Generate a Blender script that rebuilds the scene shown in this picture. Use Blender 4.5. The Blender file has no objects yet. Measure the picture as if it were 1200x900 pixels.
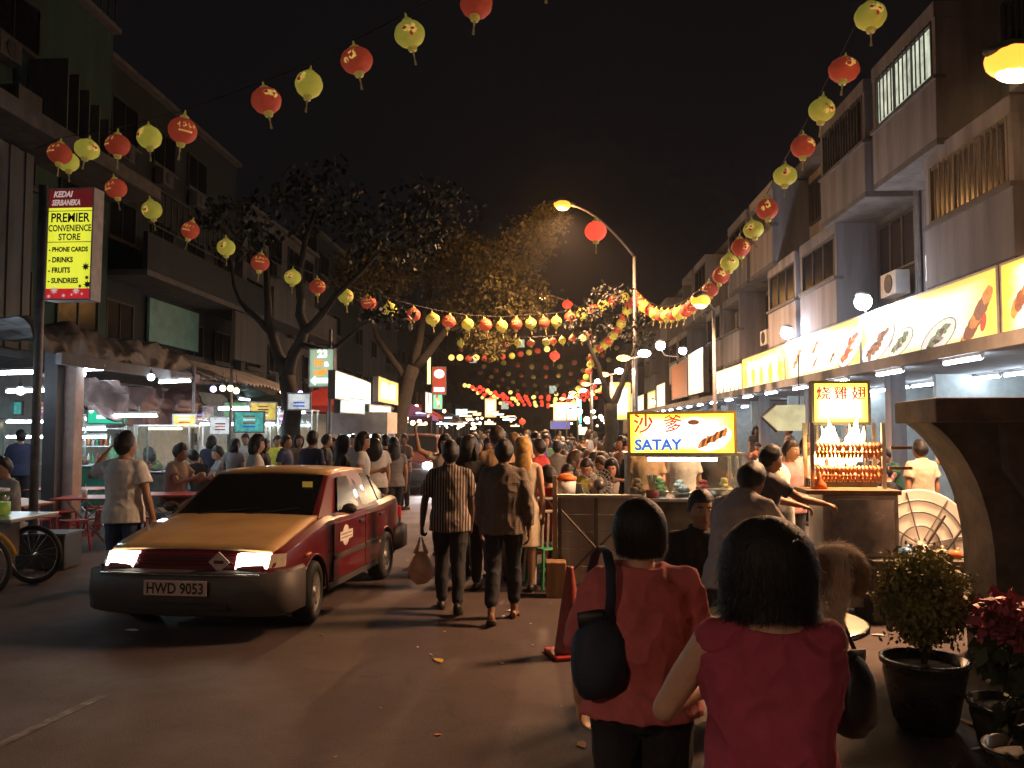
import bpy, bmesh, math, random
import numpy as np
from mathutils import Vector, Matrix, Quaternion
random.seed(7); np.random.seed(7)
R = math.radians
S = bpy.context.scene
COL = S.collection

# ---------------------------------------------------------------- camera
F = 1000.0; CAMZ = 1.78
cd = bpy.data.cameras.new('camera'); cam = bpy.data.objects.new('camera', cd); COL.objects.link(cam)
cd.sensor_width = 36.0; cd.lens = 30.0; cd.clip_start = 0.05; cd.clip_end = 2000.0
YAW, PITCH = R(2.3), math.atan(55 / F)
cam.matrix_world = Matrix.Translation((0, 0, CAMZ)) @ Matrix.Rotation(YAW, 4, 'Z') @ Matrix.Rotation(math.pi / 2 + PITCH, 4, 'X')
S.camera = cam
CM = cam.matrix_world.copy()

# ---------------------------------------------------------------- night sky
w = bpy.data.worlds.new('World'); S.world = w; w.use_nodes = True
nt = w.node_tree; bg = nt.nodes['Background']
sky = nt.nodes.new('ShaderNodeTexSky'); sky.sky_type = 'NISHITA'; sky.sun_disc = False
sky.sun_elevation = R(-4.0); sky.sun_rotation = R(200); sky.air_density = 2.0; sky.dust_density = 4.0
mixw = nt.nodes.new('ShaderNodeMixRGB'); mixw.inputs[0].default_value = 0.93
mixw.inputs[2].default_value = (0.060, 0.050, 0.056, 1)          # city glow on a murky night sky
nt.links.new(sky.outputs[0], mixw.inputs[1]); nt.links.new(mixw.outputs[0], bg.inputs[0])
bg.inputs[1].default_value = 0.05
sd = bpy.data.lights.new('moon', 'SUN'); sd.energy = 0.004; sd.angle = R(10); sd.color = (0.75, 0.85, 1.0)
so = bpy.data.objects.new('moon', sd); COL.objects.link(so); so.rotation_euler = (R(40), 0, R(200))

S.view_settings.view_transform = 'Standard'; S.view_settings.look = 'None'
S.view_settings.exposure = 0.68; S.view_settings.gamma = 1.0
S.render.engine = 'CYCLES'
cy = S.cycles
cy.use_denoising = True; cy.max_bounces = 5; cy.diffuse_bounces = 3; cy.glossy_bounces = 3
cy.transmission_bounces = 4; cy.transparent_max_bounces = 10; cy.sample_clamp_indirect = 4.0
cy.use_adaptive_sampling = True; cy.adaptive_threshold = .02; cy.adaptive_min_samples = 16
cy.caustics_reflective = False; cy.caustics_refractive = False
try: cy.use_light_tree = True
except Exception: pass

# ---------------------------------------------------------------- pixel <-> world (placing only)
def P(px, py, d):
    v = Vector(((px - 600) / F * d, (450 - py) / F * d, -d)); return CM @ v
def GD(px, d, z=0.0):
    """point of height z in the picture column px at depth d along the view"""
    p = P(px, 505, d); return Vector((p.x, p.y, z))
def PZ(px, py, z):
    """point where the ray of a pixel meets height z"""
    o = CM.translation; v = (P(px, py, 1.0) - o); t = (z - o.z) / v.z; return o + v * t
def G(px, py): return PZ(px, py, 0.0)

# ---------------------------------------------------------------- materials
MATS = {}
def _new(name):
    m = bpy.data.materials.new(name); m.use_nodes = True; n = m.node_tree
    return m, n, n.nodes['Principled BSDF'], n.nodes['Material Output']
def mat(name, col=(.5, .5, .5), rough=.6, metal=0., ns=6., na=.25, bump=.0, bs=40., emis=None, es=0., objcol=False,
        spec=.5, alpha=1., trans=0., coat=0., sss=0., streak=False, two=None, sample=True):
    if name in MATS: return MATS[name]
    m, n, b, out = _new(name); L = n.links.new
    tc = n.nodes.new('ShaderNodeTexCoord'); src = tc.outputs['Object']
    if streak:
        mp = n.nodes.new('ShaderNodeMapping'); mp.inputs['Scale'].default_value = (1, 1, .12); L(src, mp.inputs[0]); src = mp.outputs[0]
    nz = n.nodes.new('ShaderNodeTexNoise'); nz.inputs['Scale'].default_value = ns; nz.inputs['Detail'].default_value = 6; nz.inputs['Roughness'].default_value = .62
    L(src, nz.inputs['Vector'])
    rm = n.nodes.new('ShaderNodeMapRange'); rm.inputs[1].default_value = .3; rm.inputs[2].default_value = .7
    rm.inputs[3].default_value = 1 - na; rm.inputs[4].default_value = 1 + na; L(nz.outputs['Fac'], rm.inputs[0])
    mul = n.nodes.new('ShaderNodeMixRGB'); mul.blend_type = 'MULTIPLY'; mul.inputs[0].default_value = 1
    mul.inputs[1].default_value = (*col, 1)
    if two:
        t2 = n.nodes.new('ShaderNodeMixRGB'); t2.inputs[1].default_value = (*col, 1); t2.inputs[2].default_value = (*two, 1)
        nz2 = n.nodes.new('ShaderNodeTexNoise'); nz2.inputs['Scale'].default_value = ns * .37; nz2.inputs['Detail'].default_value = 5; L(src, nz2.inputs['Vector'])
        r2 = n.nodes.new('ShaderNodeMapRange'); r2.inputs[1].default_value = .45; r2.inputs[2].default_value = .62; L(nz2.outputs['Fac'], r2.inputs[0])
        L(r2.outputs[0], t2.inputs[0]); L(t2.outputs[0], mul.inputs[1])
    if objcol:
        oi = n.nodes.new('ShaderNodeObjectInfo'); L(oi.outputs['Color'], mul.inputs[1])
    cb = n.nodes.new('ShaderNodeCombineColor')
    for i in range(3): L(rm.outputs[0], cb.inputs[i])
    L(cb.outputs[0], mul.inputs[2]); L(mul.outputs[0], b.inputs['Base Color'])
    rr = n.nodes.new('ShaderNodeMapRange'); rr.inputs[3].default_value = max(0, rough - .1); rr.inputs[4].default_value = min(1, rough + .1)
    L(nz.outputs['Fac'], rr.inputs[0]); L(rr.outputs[0], b.inputs['Roughness'])
    b.inputs['Metallic'].default_value = metal; b.inputs['Specular IOR Level'].default_value = spec
    b.inputs['Alpha'].default_value = alpha; b.inputs['Transmission Weight'].default_value = trans; b.inputs['Coat Weight'].default_value = coat
    if sss: b.inputs['Subsurface Weight'].default_value = sss; b.inputs['Subsurface Radius'].default_value = (.02, .008, .004)
    if bump:
        nb = n.nodes.new('ShaderNodeTexNoise'); nb.inputs['Scale'].default_value = bs; nb.inputs['Detail'].default_value = 4; L(src, nb.inputs['Vector'])
        bp = n.nodes.new('ShaderNodeBump'); bp.inputs['Strength'].default_value = bump; bp.inputs['Distance'].default_value = .01
        L(nb.outputs['Fac'], bp.inputs['Height']); L(bp.outputs[0], b.inputs['Normal'])
    if emis or es:
        if emis: b.inputs['Emission Color'].default_value = (*emis, 1)
        else: L(mul.outputs[0], b.inputs['Emission Color'])
        b.inputs['Emission Strength'].default_value = es
    if (emis or es) and not sample:
        m.cycles.emission_sampling = 'NONE'
    MATS[name] = m; return m
def emat(name, col, st, sample=True, ns=3., na=.08):
    return mat(name, col, rough=.5, ns=ns, na=na, es=st, sample=sample)

# ---------------------------------------------------------------- tags
def tag(o, label=None, cat=None, group=None, kind=None):
    if label: o['label'] = label
    if cat: o['category'] = cat
    if group: o['group'] = group
    if kind: o['kind'] = kind
    return o
def empty(name, loc=(0, 0, 0), rz=0., label=None, cat=None, group=None):
    o = bpy.data.objects.new(name, None); COL.objects.link(o); o.empty_display_size = .1
    o.location = loc; o.rotation_euler = (0, 0, rz)
    return tag(o, label, cat, group)
def copy_tree(o, parent=None):
    c = o.copy(); COL.objects.link(c); c.parent = parent
    for ch in list(o.children): copy_tree(ch, c)
    return c

# ---------------------------------------------------------------- mesh builder
class MB:
    def __init__(s): s.v = []; s.f = []; s.m = []
    def add(s, vs, fs, mi=0):
        k = len(s.v); s.v += [tuple(p) for p in vs]
        for f in fs: s.f.append(tuple(i + k for i in f)); s.m.append(mi)
        return s
    def box(s, c, h, rz=0., mi=0, M=None):
        """centre, half sizes"""
        if M is None: M = Matrix.Translation(c) @ Matrix.Rotation(rz, 4, 'Z')
        vs = [M @ Vector((x * h[0], y * h[1], z * h[2])) for x in (-1, 1) for y in (-1, 1) for z in (-1, 1)]
        return s.add(vs, [(0, 1, 3, 2), (4, 6, 7, 5), (0, 4, 5, 1), (2, 3, 7, 6), (0, 2, 6, 4), (1, 5, 7, 3)], mi)
    def bb(s, a, b, mi=0):
        c = [(a[i] + b[i]) / 2 for i in range(3)]; h = [abs(b[i] - a[i]) / 2 for i in range(3)]; return s.box(c, h, mi=mi)
    def tube(s, pts, r, n=8, mi=0, cap=True, ry=None, up=None):
        pts = [Vector(p) for p in pts]; N = len(pts)
        rs = r if isinstance(r, (list, tuple)) else [r] * N
        rys = rs if ry is None else (ry if isinstance(ry, (list, tuple)) else [ry] * N)
        vs = []; prev = None
        for i, p in enumerate(pts):
            t = (pts[min(i + 1, N - 1)] - pts[max(i - 1, 0)])
            if t.length < 1e-9: t = Vector((0, 0, 1))
            t.normalize()
            if up is not None: a = Vector(up) - t * Vector(up).dot(t)
            elif prev is None: a = Vector((1, 0, 0)) if abs(t.x) < .8 else Vector((0, 1, 0)); a = a - t * a.dot(t)
            else: a = prev - t * prev.dot(t)
            if a.length < 1e-6: a = t.orthogonal()
            a.normalize(); prev = a; b = t.cross(a)
            for k in range(n):
                q = 2 * math.pi * k / n; vs.append(p + a * (math.cos(q) * rs[i]) + b * (math.sin(q) * rys[i]))
        fs = [(i * n + k, i * n + (k + 1) % n, (i + 1) * n + (k + 1) % n, (i + 1) * n + k) for i in range(N - 1) for k in range(n)]
        if cap: fs += [tuple(range(n - 1, -1, -1)), tuple((N - 1) * n + k for k in range(n))]
        return s.add(vs, fs, mi)
    def lathe(s, prof, n=16, c=(0, 0, 0), M=None, mi=0):
        """prof = [(r, z)...]"""
        M = M or Matrix.Translation(c); vs = []
        for r, z in prof:
            for k in range(n):
                q = 2 * math.pi * k / n; vs.append(M @ Vector((r * math.cos(q), r * math.sin(q), z)))
        N = len(prof)
        fs = [(i * n + k, i * n + (k + 1) % n, (i + 1) * n + (k + 1) % n, (i + 1) * n + k) for i in range(N - 1) for k in range(n)]
        fs += [tuple(range(n - 1, -1, -1)), tuple((N - 1) * n + k for k in range(n))]
        return s.add(vs, fs, mi)
    def sphere(s, c, r, n=14, m=9, mi=0, M=None):
        r = (r, r, r) if not isinstance(r, (tuple, list)) else r
        M = M or Matrix.Translation(c)
        vs = [M @ Vector((0, 0, -r[2]))]; 
        for i in range(1, m):
            a = -math.pi / 2 + math.pi * i / m
            for k in range(n):
                q = 2 * math.pi * k / n; vs.append(M @ Vector((r[0] * math.cos(a) * math.cos(q), r[1] * math.cos(a) * math.sin(q), r[2] * math.sin(a))))
        vs.append(M @ Vector((0, 0, r[2]))); T = len(vs) - 1
        fs = [(0, 1 + (k + 1) % n, 1 + k) for k in range(n)]
        fs += [(1 + (i) * n + k, 1 + i * n + (k + 1) % n, 1 + (i + 1) * n + (k + 1) % n, 1 + (i + 1) * n + k) for i in range(m - 2) for k in range(n)]
        fs += [(1 + (m - 2) * n + k, 1 + (m - 2) * n + (k + 1) % n, T) for k in range(n)]
        return s.add(vs, fs, mi)
    def prism(s, poly, a, b, M=None, mi=0):
        """polygon in xz extruded along y from a to b"""
        M = M or Matrix(); n = len(poly)
        vs = [M @ Vector((x, a, z)) for x, z in poly] + [M @ Vector((x, b, z)) for x, z in poly]
        fs = [tuple(range(n)), tuple(range(2 * n - 1, n - 1, -1))] + [(k + n, (k + 1) % n + n, (k + 1) % n, k) for k in range(n)]
        return s.add(vs, fs, mi)
    def mesh(s, name, mats=None, smooth=False):
        me = bpy.data.meshes.new(name); me.from_pydata(s.v, [], s.f)
        if mats is not None:
            for mm in (mats if isinstance(mats, (list, tuple)) else [mats]): me.materials.append(mm)
            if any(s.m): me.polygons.foreach_set('material_index', s.m)
        bm = bmesh.new(); bm.from_mesh(me); bmesh.ops.recalc_face_normals(bm, faces=bm.faces); bm.to_mesh(me); bm.free()
        if smooth: me.polygons.foreach_set('use_smooth', [True] * len(me.polygons))
        me.update(); return me
    def build(s, name, mats, parent=None, smooth=False, bevel=0., sharp=None, loc=None, rz=0.):
        o = bpy.data.objects.new(name, s.mesh(name, mats, smooth)); COL.objects.link(o)
        if parent is not None: o.parent = parent
        if loc is not None: o.location = loc; o.rotation_euler = (0, 0, rz)
        if bevel:
            bv = o.modifiers.new('bevel', 'BEVEL'); bv.width = bevel; bv.segments = 2; bv.limit_method = 'ANGLE'; bv.angle_limit = R(40)
        return o
def obj(name, me, parent=None, loc=None, rz=0., color=None):
    o = bpy.data.objects.new(name, me); COL.objects.link(o); o.parent = parent
    if loc is not None: o.location = loc
    o.rotation_euler = (0, 0, rz)
    if color is not None: o.color = (*color, 1)
    return o
def evaluated(me, setup):
    """mesh after modifiers"""
    o = bpy.data.objects.new('tmp', me); COL.objects.link(o); setup(o)
    dg = bpy.context.evaluated_depsgraph_get(); r = bpy.data.meshes.new_from_object(o.evaluated_get(dg), depsgraph=dg)
    bpy.data.objects.remove(o); return r
_TX = {}
def text_mesh(body, size=1., align='CENTER', bold=0., shear=0., sx=1.):
    k = (body, size, align, bold, shear, sx)
    if k in _TX: return _TX[k]
    c = bpy.data.curves.new('txt', 'FONT'); c.body = body; c.size = size; c.align_x = align; c.align_y = 'CENTER'
    c.offset = bold; c.shear = shear; c.fill_mode = 'FRONT'; c.resolution_u = 3
    o = bpy.data.objects.new('tmp', c); COL.objects.link(o)
    dg = bpy.context.evaluated_depsgraph_get(); me = bpy.data.meshes.new_from_object(o.evaluated_get(dg), depsgraph=dg)
    bpy.data.objects.remove(o)
    if sx != 1.: me.transform(Matrix.Diagonal((sx, 1, 1, 1)))
    _TX[k] = me; return me
def lettering(body, size, M, m, parent, name='lettering', **kw):
    me = text_mesh(body, size, **kw).copy(); me.materials.clear(); me.materials.append(m)
    o = bpy.data.objects.new(name, me); COL.objects.link(o); o.parent = parent; o.matrix_local = M; return o
def facing(loc, right, up):
    """matrix whose local X = right, Y = up, Z = out"""
    r = Vector(right).normalized(); u = Vector(up).normalized(); n = r.cross(u)
    M = Matrix((r, u, n)).transposed().to_4x4(); M.translation = Vector(loc); return M
def lamp(name, loc, power, col, parent=None, size=.15, spot=None, blend=.5, direction=(0, 0, -1)):
    l = bpy.data.lights.new(name, 'SPOT' if spot else 'POINT'); l.energy = power; l.color = col; l.shadow_soft_size = size
    if spot: l.spot_size = R(spot); l.spot_blend = blend
    o = bpy.data.objects.new(name, l); COL.objects.link(o); o.location = loc
    if spot: o.rotation_euler = Vector(direction).to_track_quat('-Z', 'Y').to_euler()
    if parent is not None: o.parent = parent
    return o
def area(name, loc, power, col, sx, sy, direction, parent=None):
    l = bpy.data.lights.new(name, 'AREA'); l.energy = power; l.color = col; l.shape = 'RECTANGLE'; l.size = sx; l.size_y = sy
    o = bpy.data.objects.new(name, l); COL.objects.link(o); o.location = loc
    o.rotation_euler = Vector(direction).to_track_quat('-Z', 'Y').to_euler()
    if parent is not None: o.parent = parent
    return o
# ================================================================ ground
def ground_mat(name, base, dark, rough, spots=.25, scale=1.0):
    m, n, b, out = _new(name); L = n.links.new
    g = n.nodes.new('ShaderNodeNewGeometry')
    def nz(sc, det=6, ro=.6):
        t = n.nodes.new('ShaderNodeTexNoise'); t.inputs['Scale'].default_value = sc * scale; t.inputs['Detail'].default_value = det; t.inputs['Roughness'].default_value = ro
        L(g.outputs['Position'], t.inputs['Vector']); return t.outputs['Fac']
    def mr(a, lo, hi, x=0, y=1):
        r = n.nodes.new('ShaderNodeMapRange'); r.inputs[1].default_value = lo; r.inputs[2].default_value = hi; r.inputs[3].default_value = x; r.inputs[4].default_value = y
        L(a, r.inputs[0]); return r.outputs[0]
    def mix(fac, a, c):
        x = n.nodes.new('ShaderNodeMixRGB'); L(fac, x.inputs[0])
        for i, q in ((1, a), (2, c)):
            if isinstance(q, tuple): x.inputs[i].default_value = (*q, 1)
            else: L(q, x.inputs[i])
        return x.outputs[0]
    c = mix(mr(nz(.35), .38, .62), base, dark)
    c = mix(mr(nz(2.3, 8), .45, .75, 0, .55), c, tuple(k * .45 for k in base))       # oil and drink stains
    c = mix(mr(nz(70, 3, .8), .56, .72, 0, .7), c, tuple(min(1, k * 2.6) for k in base))  # pale grit
    v = n.nodes.new('ShaderNodeTexVoronoi'); v.inputs['Scale'].default_value = 5.5 * scale; L(g.outputs['Position'], v.inputs['Vector'])
    c = mix(mr(v.outputs['Distance'], .02, .035, spots, 0), c, (.20, .19, .17))       # flattened gum
    vc = n.nodes.new('ShaderNodeTexVoronoi'); vc.feature = 'DISTANCE_TO_EDGE'; vc.inputs['Scale'].default_value = .55; wn = n.nodes.new('ShaderNodeTexNoise'); wn.inputs['Scale'].default_value = 2.5; wn.inputs['Detail'].default_value = 6; L(g.outputs['Position'], wn.inputs['Vector'])
    va = n.nodes.new('ShaderNodeMixRGB'); va.blend_type = 'ADD'; va.inputs[0].default_value = .55; L(g.outputs['Position'], va.inputs[1]); L(wn.outputs['Color'], va.inputs[2]); L(va.outputs[0], vc.inputs['Vector'])
    c = mix(mr(vc.outputs['Distance'], .002, .008, .35, 0), c, tuple(k * .25 for k in base))   # cracks
    L(c, b.inputs['Base Color'])
    L(mr(nz(1.1), .3, .7, rough - .16, rough + .14), b.inputs['Roughness'])
    bp = n.nodes.new('ShaderNodeBump'); bp.inputs['Strength'].default_value = .55; bp.inputs['Distance'].default_value = .012
    L(nz(85, 4, .75), bp.inputs['Height']); L(bp.outputs[0], b.inputs['Normal'])
    return m
M_road = ground_mat('asphalt', (.074, .050, .044), (.046, .030, .028), .80)
M_pave = ground_mat('pavement_concrete', (.15, .13, .12), (.09, .08, .075), .7)
M_soil = ground_mat('ground_soil', (.05, .045, .04), (.03, .028, .025), .9)
LX, RX = -8.4, 5.6
tag(MB().add([(-400, -60, -.05), (400, -60, -.05), (400, 900, -.05), (-400, 900, -.05)], [(0, 1, 2, 3)]).build('ground', M_soil), kind='structure')
tag(MB().add([(LX, -12, 0), (RX, -12, 0), (RX, 220, 0), (LX, 220, 0)], [(0, 1, 2, 3)]).build('road', M_road), kind='structure')
for nm, a, b in (('pavement_left', -24, LX - .15), ('pavement_right', RX + .15, 16)):
    tag(MB().bb((a, -12, -.04), (b, 220, .12)).build(nm, M_pave), kind='structure')
M_kerb = mat('kerb_stone', (.22, .20, .18), .8, ns=9, na=.3, bump=.3)
for nm, a, b in (('kerb_left', LX - .147, LX), ('kerb_right', RX, RX + .147)):
    k = empty(nm); tag(k, kind='structure')
    me = MB().bb((a, -.485, -.03), (b, .485, .125)).mesh('kerb_stone', M_kerb)
    for i in range(60): obj('kerb_stone', me, k, (0, 2 + i * .985, random.uniform(-.004, .004)))
# worn paint dashes
M_line = mat('worn_road_paint', (.115, .10, .09), .8, ns=22, na=.6, two=(.06, .048, .044))
a, b = G(-40, 892), G(122, 815); u = (b - a).normalized()
mk = empty('lane_marking', (0, 0, 0)); tag(mk, kind='structure')
for i in range(6):
    p = a + u * (i * 4.2); q = p + u * 1.2; n_ = Vector((-u.y, u.x, 0)) * .035
    if i == 0: q = b
    MB().add([p - n_ + Vector((0, 0, .004)), p + n_ + Vector((0, 0, .004)), q + n_ + Vector((0, 0, .004)), q - n_ + Vector((0, 0, .004))], [(0, 1, 2, 3)]).build('paint_dash', M_line, mk)

# ================================================================ lamps of the shops
TUBE = emat('fluorescent_tube', (.74, .88, 1.0), 36.0)
TUBEW = emat('fluorescent_tube_dim', (.85, .92, 1.0), 7.0)
M_white = mat('white_enamel', (.72, .72, .70), .45, ns=5, na=.12)
_tube = None
def tube_lamp(loc, rz, label, group, L=1.2, m=None):
    """a bare fluorescent tube in its batten"""
    t = empty('fluorescent_lamp', loc, rz, label, 'lamp', group)
    MB().bb((-.03, -L / 2, .035), (.03, L / 2, .075)).build('batten', M_white, t)
    MB().tube([(0, -L / 2 + .02, 0), (0, L / 2 - .02, 0)], .026, 8).build('tube', m or TUBE, t, smooth=True)
    for s in (-1, 1): MB().bb((-.02, s * (L / 2 - .025) - .012, -.02), (.02, s * (L / 2 - .025) + .012, .034)).build('lamp_holder', M_white, t)
    return t

# ================================================================ right-hand shophouses
M_plR = mat('painted_render_pale', (.23, .22, .235), .85, ns=2.2, na=.42, bump=.15, streak=True)
M_plR2 = mat('painted_render_grey', (.17, .165, .18), .85, ns=2.0, na=.42, bump=.15, streak=True)
M_slab = mat('grimy_concrete', (.11, .105, .105), .9, ns=3, na=.4, bump=.25)
M_dark = mat('dark_glass_pane', (.012, .013, .016), .2, ns=3, na=.3, spec=.15)
M_frame = mat('dark_window_frame', (.05, .048, .046), .5, ns=6)
M_bar = mat('grille_bar_iron', (.10, .10, .10), .5, .6, ns=8)
M_room = mat('room_wall', (.16, .15, .14), .9, ns=2)
M_tile = mat('shop_wall_tile', (.50, .55, .55), .5, ns=4, na=.2)
M_ceil = mat('shop_ceiling', (.20, .20, .21), .85, ns=3, na=.2)
M_litw = emat('lit_room_window', (.60, .66, .52), .55, sample=False, na=.5)
unit_edges = [1.2, 6.6, 12.2, 17.5, 23, 28, 33, 38.5, 44, 50, 56, 62, 68, 75, 82, 90, 98, 107]
unit_words = ['before the food-picture signs', 'above the grilled skewer sign', 'above the sign with the fried wing platter', 'above the sign with the long fish dishes',
  'above the sign with the red crab dishes', 'above the pale yellow sign', 'above the white sign with small dishes', 'beside the brown sign']
FX, BX = 7.7, 6.75      # wall plane, balcony front
def window(parent, y0, y1, z0, z1, x, bars=False, pane=M_dark, face=-1, cols=2):
    """window in a wall of constant x; face = -1 looks to -x"""
    wd = MB()
    t = .05
    for (a, b, c, d) in ((y0, y1, z0, z0 + t), (y0, y1, z1 - t, z1), (y0, y0 + t, z0 + t, z1 - t), (y1 - t, y1, z0 + t, z1 - t)):
        wd.bb((x + face * .05, a, c), (x - face * .03, b, d))
    wo = wd.build('window', M_frame, parent)
    w_ = (y1 - y0 - 2 * t) / cols
    for k in range(cols):
        ya = y0 + t + k * w_
        MB().bb((x + face * .008, ya + .02, z0 + t + .02), (x - face * .008, ya + w_ - .02, z1 - t - .02)).build('pane', pane, wo)
        if k: MB().bb((x + face * .035, ya - .02, z0 + t), (x - face * .02, ya + .02, z1 - t)).build('mullion', M_frame, wo)
    if bars:
        n = int((y1 - y0) / .17)
        for k in range(1, n):
            yy = y0 + (y1 - y0) * k / n
            MB().bb((x + face * .10, yy - .012, z0 + .03), (x + face * .08, yy + .012, z1 - .03)).build('grille_bar', M_bar, wo)
    return wo
def shophouse_right(i, y0, y1):
    far = y0 > 45
    lab = ('grimy shophouse with jutting balconies ' + unit_words[i]) if i < len(unit_words) else 'grimy pale shophouse, ' + 'first second third fourth fifth sixth seventh eighth ninth tenth'.split()[i - 8] + ' beyond the brown sign'
    t = empty('shophouse', (FX, (y0 + y1) / 2, 0), 0, lab, 'building', 'shophouses behind the food signs')
    oy = (y0 + y1) / 2; A = y0 - oy; B = y1 - oy; e = .004
    rnd = random.Random(i * 13 + 5)
    pl = M_plR if i % 2 == 0 else M_plR2
    # shell
    MB().bb((0, A + e, 4.15), (.2, B - e, 9.2)).build('wall', pl, t)
    MB().bb((-1.5, A + e, 2.92), (3.6, B - e, 3.12)).build('ceiling_slab', M_ceil, t)
    MB().bb((3.4, A + e, .13), (3.6, B - e, 2.92)).build('back_wall', M_tile, t)
    MB().bb((.15, A + e, .13), (3.4, A + .14, 2.92)).build('party_wall', M_tile, t)
    MB().bb((-.75, A + e, .13), (-.45, A + .3, 2.92)).build('pillar', pl, t)
    MB().bb((.0, A + e, 3.13), (.18, B - e, 4.14)).build('fascia_wall', M_slab, t)
    MB().bb((-.45, A + e, 9.2), (.25, B - e, 9.42)).build('roof_edge', M_slab, t)
    for f, zf in enumerate((4.3, 6.75)):
        left = ((i + f) % 2 == 0)
        ya, yb = (A + .25, A + 3.1) if left else (B - 3.0, B - .2)
        xa = BX - FX - (.0 if f == 0 else .12)
        H = 2.38
        g = MB().bb((xa, ya, zf - .12), (-.004, yb, zf)).build('balcony_slab', M_slab, t)
        MB().bb((xa, ya, zf + .004), (xa + .13, yb, zf + 1.02)).build('parapet', pl, t)
        MB().bb((xa - .05, ya - .03, zf + 1.022), (xa + .17, yb + .03, zf + 1.09)).build('parapet_coping', M_slab, t)
        for (p, q) in ((ya, ya + .13), (yb - .13, yb)):
            MB().bb((xa + .134, p, zf + .004), (-.004, q, zf + H - .28)).build('side_wall', pl, t)
            MB().bb((xa + .02, p, zf + 1.094), (xa + .13, q, zf + H - .28)).build('balcony_post', pl, t)
        MB().bb((xa, ya, zf + H - .276), (-.004, yb, zf + H)).build('lintel', pl, t)
        if not far:
            if rnd.random() < .5:   # window glazed into the balcony front
                window(t, ya + .14, yb - .14, zf + 1.1, zf + H - .28, xa + .06, bars=(i == 2 and f == 1) or rnd.random() < .3,
                       pane=M_litw if (i == 2 and f == 1) else M_dark, cols=3)
            else:
                window(t, ya + .3, yb - .9, zf + .1, zf + 2.05, -.03, cols=2)
                for k in range(3):   # washing
                    yy = ya + .5 + k * .55
                    MB().add([(xa + .3, yy, zf + 1.85), (xa + .3, yy + .4, zf + 1.86), (xa + .32, yy + .42, zf + 1.2), (xa + .27, yy + .02, zf + 1.22),
                              (xa + .312, yy, zf + 1.85), (xa + .312, yy + .4, zf + 1.86), (xa + .332, yy + .42, zf + 1.2), (xa + .282, yy + .02, zf + 1.22)],
                             [(0, 1, 2, 3), (4, 7, 6, 5), (0, 4, 5, 1), (2, 6, 7, 3), (1, 5, 6, 2), (0, 3, 7, 4)]).build('hanging_laundry', M_frame if k % 2 else M_plR2, t)
        # recessed window beside the balcony
        wa, wb = (yb + .25, B - .25) if left else (A + .25, ya - .25)
        if wb - wa > .8: window(t, wa, wb, zf + .95, zf + 2.15, -.04, bars=(not far and rnd.random() < .6), cols=3)
        if not far and rnd.random() < .8:
            ac = MB().bb((-.42, wa + .2, zf + .35), (-.12, wa + 1.0, zf + .85)).build('air_conditioner', M_white, t, bevel=.01)
            MB().lathe([(.2, 0), (.2, .02), (.03, .03)], 16, M=Matrix.Translation((-.425, wa + .55, zf + .6)) @ Matrix.Rotation(-math.pi / 2, 4, 'Y')).build('fan_grille', M_bar, ac)
    for k in range(2):
        MB().tube([(-.06, A + .12 + .1 * k, 4.2), (-.06, A + .12 + .1 * k, 9.1)], .045, 8).build('drain_pipe', M_slab, t, smooth=True)
    return t
for i in range(len(unit_edges) - 1): shophouse_right(i, unit_edges[i], unit_edges[i + 1])

g1, g2 = 'tubes in a row under the food signs', 'tubes in rows on the shop ceilings'
for k in range(15):
    tube_lamp((6.3, 10.4 + k * 2.75, 2.84), 0, 'bare fluorescent tube hung under the edge of the food signs', g1)
yy = 9.0
while yy < 60:
    tube_lamp((8.6, yy, 2.82), 0, 'bare fluorescent tube on the ceiling inside the open restaurant', g2); yy += 1.35 if yy < 26 else 3.6

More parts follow.
